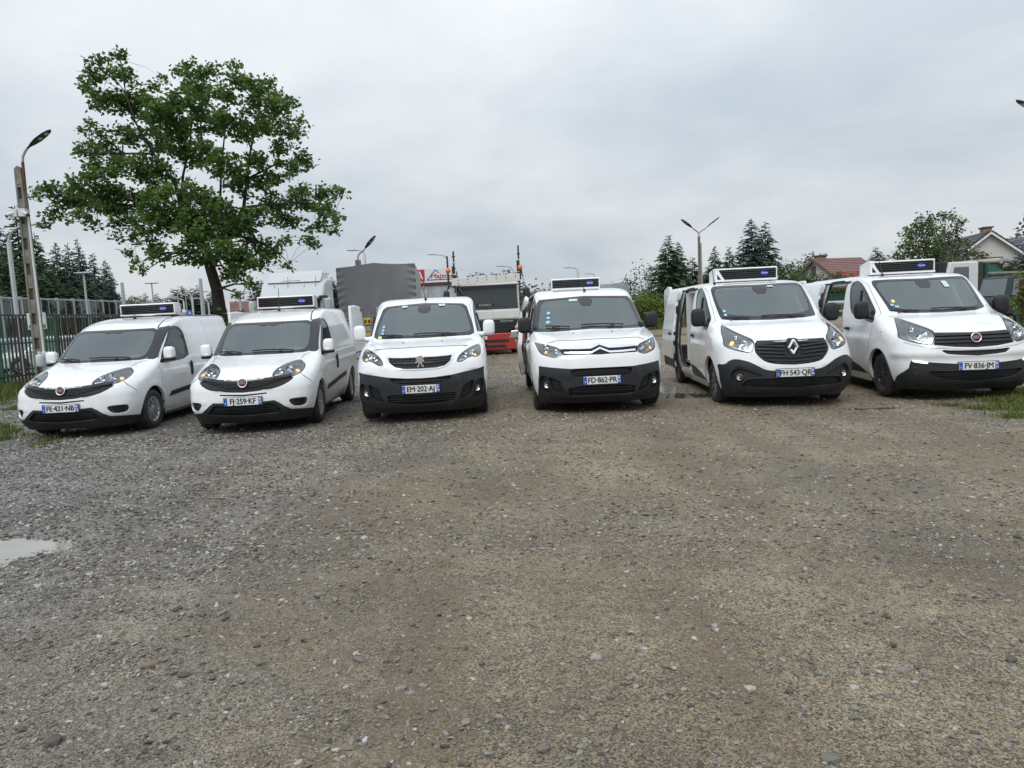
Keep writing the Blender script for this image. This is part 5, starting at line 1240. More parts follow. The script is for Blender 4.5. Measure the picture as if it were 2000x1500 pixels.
# ---- loose stones: three hundred large ones as parts of the ground, the rest one mass
def ico():
    bm = bmesh.new(); bmesh.ops.create_icosphere(bm, subdivisions=1, radius=1)
    V = np.array([v.co[:] for v in bm.verts]); Fi = np.array([[v.index for v in f.verts] for f in bm.faces]); bm.free(); return V, Fi
IV, IF = ico()
OV = np.array([(1, 0, 0), (-1, 0, 0), (0, 1, 0), (0, -1, 0), (0, 0, 1), (0, 0, -1.)]); OF = np.array([(0, 2, 4), (2, 1, 4), (1, 3, 4), (3, 0, 4), (2, 0, 5), (1, 2, 5), (3, 1, 5), (0, 3, 5)])
def stone_mat():
    m, n, l, b = new_mat('stone')
    a = n.new('ShaderNodeAttribute'); a.attribute_name = 'tint'; oi = n.new('ShaderNodeObjectInfo')
    s = n.new('ShaderNodeMath'); s.operation = 'ADD'; l.new(a.outputs['Fac'], s.inputs[0]); l.new(oi.outputs['Random'], s.inputs[1])
    f = n.new('ShaderNodeMath'); f.operation = 'FRACT'; l.new(s.outputs[0], f.inputs[0])
    r = n.new('ShaderNodeValToRGB'); l.new(f.outputs[0], r.inputs[0]); e = r.color_ramp
    e.elements[0].position = 0; e.elements[0].color = (.045, .040, .035, 1); e.elements[1].position = 1; e.elements[1].color = (.42, .405, .375, 1)
    for p, c in ((.16, (.095, .086, .074)), (.30, (.125, .100, .068)), (.42, (.150, .142, .128)), (.56, (.185, .148, .10)), (.68, (.205, .196, .180)), (.86, (.26, .245, .215))):
        q = e.elements.new(p); q.color = (*c, 1)
    t = n.new('ShaderNodeTexCoord'); z = n.new('ShaderNodeTexNoise'); z.inputs['Scale'].default_value = 60; z.inputs['Detail'].default_value = 4; l.new(t.outputs['Object'], z.inputs['Vector'])
    mr = n.new('ShaderNodeMapRange'); l.new(z.outputs['Fac'], mr.inputs[0]); mr.inputs[3].default_value = .7; mr.inputs[4].default_value = 1.25
    v = n.new('ShaderNodeVectorMath'); v.operation = 'SCALE'; l.new(r.outputs[0], v.inputs[0]); l.new(mr.outputs[0], v.inputs['Scale']); l.new(v.outputs[0], b.inputs['Base Color'])
    b.inputs['Roughness'].default_value = .58; b.inputs['Specular IOR Level'].default_value = .35; return m
M.stone = stone_mat()
def scatter(n, y0, y1, keep):
    """Random points in the strip of yard the picture shows, thinned by keep(x, y)."""
    y = np.sqrt(rng.uniform(y0*y0, y1*y1, n)); x = rng.uniform(-1, 1, n)*(y*.78+.6)
    k = rng.uniform(size=n) < keep(x, y); return x[k], y[k]
def patchy(x, y):
    a = .5+.5*np.sin(x*1.1+2.0*np.sin(y*.6+.5)+.7)*np.sin(y*1.35+1.1*np.sin(x*.8)); g = np.clip((1.0-x)/4.5, 0, 1)
    return np.clip(.22+.25*a+.50*g*(.4+.8*a), 0, 1)
def pebble_mass(x, y, size, V0, F0):
    n = len(x); z = hground(x, y); k = len(V0)
    s = size[:, None]*np.stack([rng.uniform(.75, 1.35, n), rng.uniform(.55, 1.0, n), rng.uniform(.28, .6, n)], 1)
    P = V0[None]*(1+rng.uniform(-.28, .28, (n, k, 1)))*s[:, None, :]
    a = rng.uniform(0, 2*math.pi, n); c, q = np.cos(a)[:, None], np.sin(a)[:, None]; tl = rng.normal(0, .18, (n, 2))
    zz = P[..., 2]+P[..., 0]*tl[:, :1]+P[..., 1]*tl[:, 1:]
    R = np.stack([P[..., 0]*c-P[..., 1]*q+x[:, None], P[..., 0]*q+P[..., 1]*c+y[:, None], zz+(z+s[:, 2]*.25)[:, None]], -1)
    Fa = (F0[None]+(np.arange(n)*k)[:, None, None]).reshape(-1, 3)
    t = rng.uniform(0, 1, n); w = rng.uniform(size=n) < earthy(x, y)*.62; t = np.where(w, np.where(rng.uniform(size=n) < .55, rng.uniform(.24, .36, n), rng.uniform(.50, .62, n)), t); w = rng.uniform(size=n) < .42*np.clip((-x-.3)/2.2, 0, 1)*np.clip((y-4.2)/1.5, 0, 1); t = np.where(w, rng.uniform(.80, .99, n), t)
    return R.reshape(-1, 3), Fa, np.repeat(t, len(F0))
def earthy(x, y): return np.clip((x+4.5)/5.7+.35*np.sin(x*.9+y*.5)-.15, 0, 1)
def size_of(n, a, b, p): return a+(b-a)*rng.uniform(size=n)**p
PUD = []
Vs, Fs, Ts, nb = [], [], [], 0
for cnt, y0, y1, a, b_, p, (V0, F0) in ((40000, 1.9, 5.2, .004, .017, 2.6, (IV, IF)), (90000, 1.9, 4.6, .0025, .008, 1.2, (OV, OF)), (110000, 4.2, 10.2, .005, .024, 2.4, (OV, OF)), (60000, 9.5, 19, .008, .034, 2.2, (OV, OF)), (22000, 18, 34, .02, .05, 2.0, (OV, OF))):
    x, y = scatter(cnt, y0, y1, patchy)
    V, Fq, T = pebble_mass(x, y, size_of(len(x), a, b_, p), V0, F0); Vs.append(V); Fs.append(Fq+nb); Ts.append(T); nb += len(V)
me = mesh_np('gravel', np.concatenate(Vs), np.concatenate(Fs), M.stone); set_tint(me, np.concatenate(Ts))
link('gravel', me, ground)['kind'] = 'stuff'
smesh = []
for i in range(14):
    bm = bmesh.new(); bmesh.ops.create_icosphere(bm, subdivisions=1, radius=1)
    for v in bm.verts: v.co *= rnd.uniform(.72, 1.2)
    bmesh.ops.scale(bm, vec=(1, rnd.uniform(.55, .9), rnd.uniform(.28, .62)), verts=bm.verts)
    me = bpy.data.meshes.new('stone'); bm.to_mesh(me); bm.free(); me.materials.append(M.stone); set_tint(me, np.full(len(me.polygons), .0)); smesh.append(me)
big = [(105, 1450, .052), (1345, 1226, .034), (910, 1412, .032), (505, 1295, .045), (295, 1300, .045), (218, 1168, .032), (345, 1192, .03), (555, 1250, .028), (680, 1462, .026), (655, 1466, .020), (460, 1390, .028), (1060, 1464, .033), (1210, 1440, .020), (1165, 1285, .03), (1290, 1270, .024), (785, 1345, .026), (628, 1130, .03), (620, 1168, .026), (655, 1172, .024), (440, 1210, .028), (432, 1200, .025), (360, 1320, .03), (415, 1325, .026), (90, 1200, .030), (52, 1188, .03), (1450, 1090, .03), (1640, 1180, .028), (1760, 1310, .034), (1975, 1290, .034), (1620, 1485, .04), (1465, 1345, .03), (1395, 1230, .026), (70, 1248, .025), (160, 1240, .03), (700, 1290, .03), (295, 1345, .028)]
pts = [(*on_ground(px, py), s) for px, py, s in big]
while len(pts) < 300:
    x, y = scatter(60, 2.0, 6.6, patchy)
    for a, b_ in zip(x, y): pts.append((float(a), float(b_), rnd.uniform(.012, .024)*(1 if b_ < 4 else 1.25)))
for i, (x, y, s) in enumerate(pts[:300]):
    link('stone', smesh[i % 14], ground, (x, y, float(hground(x, y))+s*.12), (rnd.uniform(-.15, .15), rnd.uniform(-.15, .15), rnd.uniform(0, 6.28)), (s*rnd.uniform(.9, 1.3), s, s*rnd.uniform(.8, 1.1)))
# ---- puddles
def water(name, col):
    m = mat(name, col, .07 if col[0] > .2 else .03, spec=.45, var=.12, vscale=3); return m
M.mudwater = water('muddy_water', (.30, .285, .25)); M.clearwater = water('shallow_water', (.085, .078, .062))
def puddle(cx, cy, rx, ry, m, low=.024):
    """A level sheet of water; the dip it lies in gives it its shore."""
    k = 48; z = float(gz(cx, cy))-low
    V = [(cx+rx*math.cos(2*math.pi*i/k), cy+ry*math.sin(2*math.pi*i/k), z) for i in range(k)]
    return tag(link('puddle', mesh_np('puddle', V, [tuple(range(k))], m)), kind='structure')
puddle(-4.25, 5.0, 1.3, .55, M.mudwater)
puddle(2.83, 13.5, .42, 2.0, M.mudwater)
puddle(3.05, 11.9, .95, .50, M.clearwater, .022)
puddle(-3.6, 14.3, .5, .8, M.mudwater)
puddle(5.1, 9.75, .95, .38, M.clearwater, .026)
# ---- grass
def gpatch(n, xy, jit):
    q = []
    for _ in range(n):
        a = rnd.choice(xy); x, y = a[0]+rnd.gauss(0, a[2] if len(a) > 2 else jit), a[1]+rnd.gauss(0, a[3] if len(a) > 3 else jit); q.append((x, y, float(hground(x, y))-.01))
    return q
tag(grass('grass', gpatch(9000, [(-13.4+rnd.uniform(-.9, .9), y, .3, .3) for y in np.linspace(14.5, 29, 40)], .3), .42), 'overgrown grass along the foot of the picket fence', 'grass')
g1 = [(*on_ground(a, b_), .10, .14) for a, b_ in ((-15, 835), (5, 838), (15, 845), (-5, 860), (0, 850), (25, 800), (40, 795), (10, 790), (60, 852), (85, 868), (95, 862), (122, 850))]
tag(grass('grass', gpatch(1700, g1[:6]*3+g1, .1), .09), 'low grass tufts at the nose of the first van', 'grass')
g2 = [(*on_ground(a, b_), .16, .10) for a, b_ in ((1960, 770), (1985, 765), (2005, 770), (1990, 780), (1950, 782), (2010, 778), (1970, 795), (2005, 800), (1985, 786), (2020, 785))]
tag(grass('grass', gpatch(3600, g2, .1), .075), 'short grass verge under and beside the last van', 'grass')
tag(grass('grass', gpatch(700, [(*on_ground(a, b_), .10, .07) for a, b_ in ((1930, 800), (1975, 815), (1905, 798), (1860, 793), (2000, 812))], .1), .07), 'sparse yellowing tufts at the edge of the gravel on the right', 'grass')
tag(grass('grass', gpatch(7000, [(x, 49.0, .8, .8) for x in np.linspace(4, 34, 60)], .5), .7, wid=.03), 'long grass strip in front of the green screen fence', 'grass')
# ------------------------------------------------------------------ fences, barrier, lamps on the left
def gpt(px, Y, py=620):
    p = at(px, py, Y); return p.x, p.y
def picket_fence():
    X = -13.6; y0, y1 = 16.5, 29.0
    t = thing('picket_fence', (X, y0, float(gz(X, y0))), 0, 'tall green and rust coloured steel picket fence behind the lamp pole', 'fence')
    pk = []
    for m in (M.green, M.rusty):
        q = MB(); q.box(-.015, .015, -.022, .022, 0, 2.02); pk.append(q.mesh('picket', m))
    k = 0; y = .05; run = 0; cur = 0
    while y < y1-y0:
        if run == 0: cur = 1-cur if rnd.random() < .75 else cur; run = rnd.choice((3, 4, 5, 6, 8)) if cur else rnd.choice((2, 3, 4, 6))
        run -= 1; link('picket', pk[cur], t, (0, y, .12), (0, rnd.uniform(-.008, .008), 0)); y += .145
    for z in (.45, 1.35, 2.12):
        q = MB(); q.box(.016, .056, 0, y1-y0, z-.022, z+.022); q.build('rail', M.green if z > 1 else M.rusty, t)
    for y in np.arange(0, y1-y0+.1, 2.5):
        q = MB(); q.box(-.06, .015, y-.04, y+.04, -.1, 2.2); q.build('post', M.green, t)
    q = MB(); q.box(-.10, .06, 0, y1-y0, -.1, .12); q.build('plinth', M.concrete, t)
picket_fence()
def noise_barrier():
    X = -34.0; y0, y1 = 42.0, 74.0
    t = thing('noise_barrier', (X, y0, 0), 0, 'long grey road noise barrier with clear panels behind the picket fence', 'barrier')
    pm = MB(); pm.box(-.09, .09, -.10, .10, -.1, 4.3); pm = pm.mesh('post', M.galv)
    mm = MB(); mm.box(-.03, .03, -.035, .035, .5, 4.2); mm = mm.mesh('mullion', M.galv)
    gm = MB(); gm.box(-.012, .012, .06, 1.94, 2.95, 4.1); gm = gm.mesh('pane', M.barrier)
    gl = MB(); gl.box(-.012, .012, .06, 1.94, 1.5, 2.8); gl = gl.mesh('pane', M.barrier)
    bm_ = MB(); bm_.box(-.05, .05, .06, 1.94, .0, 1.4); bm_ = bm_.mesh('base_panel', mat('barrier_base', (.23, .24, .17), .9, var=.2, vscale=1.5))
    for i in range(16):
        y = i*2.0; link('post', pm, t, (0, y, 0)); link('mullion', mm, t, (0, y+1.0, 0)); link('pane', gm, t, (0, y, 0)); link('pane', gl, t, (0, y, 0)); link('base_panel', bm_, t, (0, y, 0))
    for z in (1.45, 2.87, 4.18):
        q = MB(); q.box(.05, .13, 0, 32, z-.055, z+.055); q.build('rail', M.galv, t)
noise_barrier()
def leaf_head(parent, p, d, L=.62, w=.13):
    """Dark leaf-shaped LED lamp head from p along d."""
    d = Vector(d).normalized(); s = d.cross(Vector((0, 0, 1))).normalized(); u = s.cross(d); mx = Matrix(((d.x, s.x, u.x, p[0]), (d.y, s.y, u.y, p[1]), (d.z, s.z, u.z, p[2]), (0, 0, 0, 1)))
    ring = [(0, .03), (.10, .05), (.16, w*.62), (L*.45, w), (L*.75, w*.92), (L*.92, w*.62), (L, .02)]
    top = MB(); V = []
    for x, y in ring: V += [(x, -y, 0), (x, 0, .05*min(1, y/w)+.008), (x, y, 0), (x, 0, -.02)]
    F = []
    for i in range(len(ring)-1):
        for k in range(4): F.append((i*4+k, i*4+(k+1) % 4, i*4+4+(k+1) % 4, i*4+4+k))
    F += [(0, 1, 2, 3), (len(V)-4, len(V)-3, len(V)-2, len(V)-1)]
    top.add([mx @ Vector(v) for v in V], F, True); h = top.build('lamp_head', M.lampdark, parent)
    for x in (.55, .80):
        q = MB(); q.blob((L*x, 0, -.022), (.05, w*.45, .012), 3, 12, 6, mx); q.build('led_panel', mat('led_panel', (.42, .43, .30), .3) if 'led_panel' not in bpy.data.materials else bpy.data.materials['led_panel'], h)
    return h
# the concrete pole with lamp, cameras and boxes
px_, py_ = gpt(79, 18.0, 700)
zb = float(gz(px_, py_)); ztop = at(40, 326, 18.0).z-zb
t = thing('lamp_pole', (px_, py_, zb), 0, 'weathered concrete lamp pole with white cameras in front of the picket fence', 'lamp post')
q = MB(); h = ztop
for s in (-1, 1):
    q.prism([(s*.125, -.2), (s*.070, -.2), (s*.045, h-.10), (s*.085, h-.10)], -.075, .075)
for i in range(9):
    z = .25+i*(h-.5)/8.4; q.prism([(-.08+.004*i, z), (.08-.004*i, z), (.075-.004*i, z+.34), (-.075+.004*i, z+.34)], -.06, .06)
q.prism([(-.086, h-.42), (.086, h-.42), (.082, h-.04), (-.01, h+.02), (-.082, h-.05)], -.072, .072)
pole = q.build('pole', M.concrete, t)
q = MB(); q.prism([(-.10, .1), (.10, .1), (.07, h-.4), (-.07, h-.4)], -.01, .04); q.build('web', mat('shaded_slot_concrete', (.10, .095, .08), .95, var=.3, vscale=5), t)  # half-tone concrete: shade of the pole's slots put into the colour
arm = [(.13, -.05, h-.55), (.14, -.05, h+.10), (.17, -.06, h+.24), (.26, -.08, h+.36), (.34, -.10, h+.42)]
q = MB(); q.tube(arm[:2], .035, 8); q.build('bracket', M.rust, t)
q = MB(); q.tube(arm[1:], .030, 8); q.build('arm', M.galv, t)
leaf_head(t, (.32, -.10, h+.41), (.85, -.10, .50), .78, .13)
q = MB(); q.tube([(.17, -.10, .7), (.155, -.10, h-1.05)], .028, 8); q.build('conduit', M.plastic_w, t)
zc = h-1.12
for i, (x, w_) in enumerate(((-.09, .085), (.12, .085))):
    q = MB(); q.box(x-w_, x+w_, -.28, -.13, zc-.12, zc+.07); bx = q.build('junction_box', M.plastic_w, t, .012)
for x, d in ((-.12, -1), (.20, 1)):
    q = MB(); q.tube([(x-.1*d, -.22, zc), (x+.10*d, -.32, zc-.08)], .045, 10); c = q.build('security_camera', M.plastic_w, t)
    q = MB(); q.tube([(x+.085*d, -.31, zc-.093), (x+.125*d, -.335, zc-.113)], .038, 10); q.build('camera_lens', M.lampdark, c)
for i in range(4):
    q = MB(); q.box(.17, .17+.22+.02*(i % 2), -.22, -.08, .95-i*.19+.02, .95-i*.19+.18); q.build('switch_box', M.plastic_w, t, .01)
q = MB(); q.lathe([(0, 0), (.085, 0), (.095, .02), (.095, .24), (.08, .29), (.03, .31), (.03, .34)], 14, axis='z'); q.lathe([(.034, .335), (.034, .37), (0, .375)], 12, axis='z')
x_, y_ = gpt(79.5, 17.7, 715); cn = q.build('canister', mat('milky_plastic', (.50, .55, .58), .35), None, loc=(x_, y_, at(79.5, 716, 17.7).z)); tag(cn, 'milky plastic canister tied low on the concrete lamp pole', 'canister')
# sign on the fence
def board(name, label, p, w, hgt, rz, m, cat='sign'):
    t = thing(name, p, rz, label, cat); q = MB(); q.box(-w/2, w/2, -.008, .008, -hgt/2, hgt/2); q.build('panel', m, t); return t
sp = at(72, 627, 18.4)
sg = board('notice_board', 'white notice board with green strip, hung behind the lamp pole', sp, .50, .42, math.radians(-4), M.signw)
q = MB(); q.box(-.225, .225, -.011, -.008, -.185, -.09); q.build('strip', M.signg, sg)
link('lettering', text_mesh('WULKANIZACJA', .062, M.signg, .001, .001, .82), sg, (0, -.010, .14)); link('lettering', text_mesh('do wynajęcia', .048, M.ink, .001, 0, .9), sg, (0, -.010, .085))
for k in (-.02, -.06): q = MB(); q.box(-.12, .12, -.010, -.008, k-.008, k+.008); q.build('print_line', M.galv, sg)
# curved and straight street lamps
def street_lamp(label, px, pytop, Y, arm=0, armpx=0, head='flat', r=.06, pole_py=None, group='street lamps along the road'):
    """Pole up to pixel row pytop at depth Y; arm bends sideways by arm metres."""
    a = at(px, pytop, Y); z0 = float(gz(a.x, a.y)); h = a.z-z0; t = thing('street_lamp', (a.x, a.y, z0), 0, label, 'street lamp', group)
    if head == 'flat':
        q = MB(); q.tube([(0, 0, -.2), (0, 0, h-.05)], [r*1.3, r*.8], 8); q.build('pole', M.galv, t)
        q = MB(); q.blob((0, 0, h), (.62, .25, .055), 3, 14, 6); q.build('lamp_head', M.galv, t)
    elif head == 'curve':
        R = abs(arm)*.55; s = 1 if arm > 0 else -1
        pts = [(0, 0, -.2), (0, 0, h-R)]+[(s*R*(1-math.cos(u)), 0, h-R+R*math.sin(u)*.92) for u in np.linspace(.2, 1.45, 6)]+[(arm, 0, h)]
        q = MB(); q.tube(pts, [r*1.3]*2+[r*.7]*7, 8); q.build('pole', M.galv, t)
        q = MB(); q.blob((arm+s*.25, 0, h+.02), (.36, .12, .06), 2.6, 12, 6); q.build('lamp_head', M.galv, t)
    elif head == 'bare':
        q = MB(); q.tube([(0, 0, -.2), (0, 0, h)], [r*1.3, r*.8], 8); q.build('pole', M.galv, t)
    return t
street_lamp('grey curved street lamp left of the concrete lamp pole', 13, 440, 27, 1.2, head='curve', r=.062)
street_lamp('slim lamp with flat disc head behind the picket fence', 163, 533, 46, head='flat', r=.07)
street_lamp('flat topped lamp above the first cooler of the row', 296, 553, 62, head='flat', r=.07)
for l, px, py, Y, arm, hd in (('low curved lamp nearest the cooler of the first van', 321, 582, 70, 1.6, 'curve'), ('tall flat topped lamp between two curved lamps', 346, 566, 66, 0, 'flat'), ('short flat topped lamp left of the blue round sign', 362, 575, 74, 0, 'flat'), ('curved lamp just left of the tall bare mast', 374, 571, 60, 1.6, 'curve'), ('curved lamp turned left, right of the tall bare mast', 406, 582, 72, -1.2, 'curve'), ('low curved lamp left of the blue round sign', 358, 583, 80, -1.5, 'curve'), ('curved lamp turned left, behind the oak trunk', 494, 568, 58, -1.2, 'curve'), ('thin curved lamp above the first truck mast', 873, 496, 70, -2.6, 'curve'), ('curved lamp left of the beacon on the truck roof', 1001, 519, 75, -2.2, 'curve'), ('thin curved lamp behind the right truck mirror', 1021, 531, 90, -1.8, 'curve'), ('curved lamp above the cooler of the chevron van', 1128, 522, 74, -1.7, 'curve'), ('small curved lamp right of the chevron van cooler', 1162, 534, 95, -1.6, 'curve'), ('thin curved lamp beside the single headed concrete pole', 711, 488, 52, -1.3, 'curve')):
    street_lamp(l, px, py, Y, arm*(.5 if abs(arm) > 1.25 else .85), head=hd, r=.07 if Y < 75 else .08)
street_lamp('tall bare grey mast left of the oak trunk', 391, 544, 44, head='bare', r=.13, group='bare masts')
street_lamp('short bare grey mast right of the oak trunk', 468, 575, 52, head='bare', r=.11, group='bare masts')
street_lamp('brown timber post at the end of the noise barrier', 238, 552, 48, head='bare', r=.13, group='bare masts')
def concrete_lamp(label, px, pytop, Y, heads, r=.16):
    a = at(px, pytop, Y); z0 = float(gz(a.x, a.y)); h = a.z-z0; t = thing('lamp_pole', (a.x, a.y, z0), 0, label, 'lamp post', 'concrete lamp poles')
    q = MB(); q.prism([(-r, -.2), (-r*.25, -.2), (-r*.2, h), (-r*.7, h)], -r*.8, r*.8); q.prism([(r*.25, -.2), (r, -.2), (r*.7, h), (r*.2, h)], -r*.8, r*.8)
    q.prism([(-r*.4, -.2), (r*.4, -.2), (r*.4, h-.1), (-r*.4, h-.1)], -r*.3, r*.3); q.build('pole', M.concrete, t)
    for dx, dy, up, L in heads:
        b0 = Vector((0, 0, h-.3)); e = Vector((dx*.5, dy*.5, h+.48)); q = MB(); q.tube([b0, (0, 0, h+.15), (dx*.12, dy*.12, h+.30), e], .045, 8); q.build('arm', M.galv, t)
        leaf_head(t, e, (dx, dy, up), L, .20)
    q = MB(); q.tube([(r+.03, -.05, .6), (r*.7+.05, -.05, h-.4)], .04, 6); q.build('conduit', M.galv, t); return t
concrete_lamp('concrete pole with two dark leaf shaped lamp heads above the diamond van', 1365, 462, 44, ((-.75, -.25, .55, 1.0), (.8, -.25, .6, 1.0)), .09)
concrete_lamp('concrete pole with one dark leaf lamp, behind the grey tarpaulin', 699, 508, 36, ((.75, -.3, .75, .95),), .17)
# lamp at the right edge: its head reaches into the picture
a = at(1976, 192, 15.0); b = at(2062, 232, 15.0); t = thing('lamp_pole', (b.x+.25, b.y, 0), 0, 'dark leaf shaped lamp head reaching in high at the right edge', 'lamp post', 'concrete lamp poles')
q = MB(); q.prism([(-.13, -.2), (.13, -.2), (.09, b.z-.4), (-.09, b.z-.4)], -.11, .11); q.build('pole', M.concrete, t)
q = MB(); q.tube([(0, 0, b.z-.7), (0, 0, b.z-.2), (-.10, 0, b.z-.05), (-.25, 0, b.z)], .03, 8); q.build('arm', M.galv, t)
leaf_head(t, (-.22, 0, b.z-.01), (a-b).normalized(), .95, .13)
# ------------------------------------------------------------------ cars and trucks behind the row
def car(name, label, cat, p, rz, L, W, H, paint, kind='hatch', group=None):
    """x forward, y left, origin under the middle."""
    t = thing(name, p, rz, label, cat, group); zs = H*.56; h = L/2
    body = [(-h, .42), (-h+.06, .32), (h-.12, .26), (h, .42), (h-.02, zs*.72), (h-.25, zs*.88), (h-1.05, zs), (-h+.10, zs+.02), (-h+.01, zs*.8)]
    if kind == 'suv': body = [(-h, .50), (-h+.06, .40), (h-.12, .36), (h, .55), (h-.02, zs*.80), (h-.2, zs*.96), (h-1.25, zs+.04), (-h+.10, zs+.04), (-h+.01, zs*.85)]
    q = MB(); q.prism(body, -W/2, W/2); b = q.build('body', paint, t, .07)
    wt = W/2-.16; fr, re = (h-1.05, -h+.12) if kind == 'hatch' else (h-1.3, -h+.10); tf, tr = (fr-.75, re+.35) if kind == 'hatch' else (fr-.55, re+.22)
    V = [(fr, -W/2+.05, zs), (fr, W/2-.05, zs), (re, W/2-.05, zs), (re, -W/2+.05, zs), (tf, -wt, H-.03), (tf, wt, H-.03), (tr, wt, H-.03), (tr, -wt, H-.03)]
    q = MB(); q.add(V, [(0, 1, 5, 4), (2, 3, 7, 6), (1, 2, 6, 5), (3, 0, 4, 7), (4, 5, 6, 7), (0, 3, 2, 1)]); q.build('cabin', paint, t, .06)
    V3 = [Vector(v) for v in V]
    def pane(a, b_, c, d, u0, u1, v0, v1, nm='window', m=M.pane):
        f = lambda u, v: (V3[a].lerp(V3[b_], u)).lerp(V3[d].lerp(V3[c], u), v); n = (V3[b_]-V3[a]).cross(V3[d]-V3[a]).normalized()
        if n.dot(V3[a]-Vector((0, 0, zs+.2))) < 0: n = -n
        w_ = MB(); Q = [f(u0, v0)+n*.012, f(u1, v0)+n*.012, f(u1-.0, v1)+n*.012, f(u0, v1)+n*.012]; w_.add(Q+[x-n*.02 for x in Q], [(0, 1, 2, 3), (4, 7, 6, 5), (0, 4, 5, 1), (1, 5, 6, 2), (2, 6, 7, 3), (3, 7, 4, 0)]); w_.build(nm, m, t)
    pane(0, 1, 5, 4, .07, .93, .06, .92, 'windscreen'); pane(2, 3, 7, 6, .08, .92, .1, .9, 'rear_window')
    for a, b_, c, d in ((1, 2, 6, 5), (3, 0, 4, 7)):
        for u0, u1 in (((.05, .36), (.39, .68), (.71, .95)) if kind == 'suv' else ((.06, .46), (.50, .92))):
            if a == 3: u0, u1 = 1-u1, 1-u0
            pane(a, b_, c, d, u0, u1, .10, .86, 'door_window')
    Rw = .31 if kind == 'hatch' else .38
    wm = MB(); wm.lathe([(0, .085), (Rw*.6, .09), (Rw*.65, .10), (Rw*.94, .105), (Rw, .07), (Rw, -.07), (Rw*.9, -.1), (0, -.1)], 24); wm = wm.mesh('wheel', M.tyre)
    rm = MB(); rm.lathe([(0, .094), (.05, .10), (Rw*.2, .095)], 14)
    for k in range(7): rm.prism([(.04, -.018), (Rw*.6, -.03), (Rw*.6, .03), (.04, .018)], .085, .102, mx=Matrix.Rotation(2*math.pi*k/7, 4, 'Y'))
    rm.lathe([(Rw*.58, .09), (Rw*.62, .108), (Rw*.66, .1)], 24); rm = rm.mesh('rim', M.silver)
    for x in (h-.88, -h+.80):
        for s in (-1, 1):
            w_ = link('wheel', wm, t, (x, s*(W/2-.09), Rw), (0, 0, 0 if s > 0 else math.pi)); link('rim', rm, w_)
            q = MB(); q.lathe([(Rw+.06, s*(W/2-.25)), (Rw+.06, s*(W/2+.006)), (Rw-.02, s*(W/2+.006))], 24, mx=Matrix.Translation((x, 0, Rw+.02)), a0=-.1, a1=math.pi+.1); q.build('wheel_arch', M.truckblack, t)
    for s in (-1, 1):
        q = MB(); q.blob((h-1.35, s*(W/2+.08), zs+.08), (.08, .10, .07), 2.8, 12, 8); q.build('door_mirror', paint, t)
        q = MB(); q.blob((h-.14, s*(W/2-.30), zs*.74), (.12, .22, .075), 2.8, 12, 8); q.build('headlight', M.reflect, t)
        q = MB(); q.blob((-h+.05, s*(W/2-.16), zs*.84), (.06, .10, .12), 2.8, 12, 8); q.build('tail_light', M.redlens if kind == 'hatch' else M.truckblack, t)
        for x in ((.15, -.95) if kind == 'suv' else (.0, -.9)): q = MB(); q.blob((x, s*(W/2+.008), zs*.82), (.09, .018, .02), 3, 10, 6); q.build('door_handle', paint, t)
        if kind == 'suv':
            q = MB(); q.tube([(tf-.1, s*(wt-.04), H), (tf-.25, s*(wt-.04), H+.06), (tr+.2, s*(wt-.04), H+.06), (tr+.05, s*(wt-.04), H)], .022, 6); q.build('roof_rail', M.truckblack, t)
            q = MB(); q.box(-h+.9, h-1.0, s*(W/2-.005)-.02, s*(W/2-.005)+.02, .50, .64); q.build('side_moulding', M.truckblack, t)
    q = MB(); q.box(h-.06, h+.012, -W/2+.55, W/2-.55, zs*.62, zs*.78); q.build('grille', M.truckblack, t)
    q = MB(); q.box(h-.05, h+.02, -.26, .26, .42, .53); q.build('number_plate', M.plate, t); return t
x, y = gpt(78, 30, 690); car('parked_car', 'white hatchback parked behind the picket fence, facing the yard', 'car', (x, y, 0), math.radians(-122), 4.1, 1.75, 1.50, mat('car_white', (.70, .71, .72), .25, coat=.6))
x, y = gpt(6, 33, 690); car('parked_car', 'pale blue grey car half hidden by the pickets at the left edge', 'car', (x, y, 0), math.radians(-118), 4.3, 1.76, 1.48, mat('car_paleblue', (.36, .43, .48), .25, coat=.6))
x, y = gpt(178, 37, 640); car('parked_car', 'silver car parked far behind the pickets, over the first van', 'car', (x, y, 0), math.radians(-100), 4.3, 1.76, 1.46, mat('car_silver', (.42, .43, .44), .25, metal=.3, coat=.6))
p = at(2044, 600, 28.0); zg = float(gz(p.x, p.y))-.14; car('off_road_car', 'dark grey off-road estate with roof rails in front of the green tipper', 'car', (p.x, p.y, zg+.02), math.radians(2), 4.75, 1.87, 1.90, M.suv, 'suv')
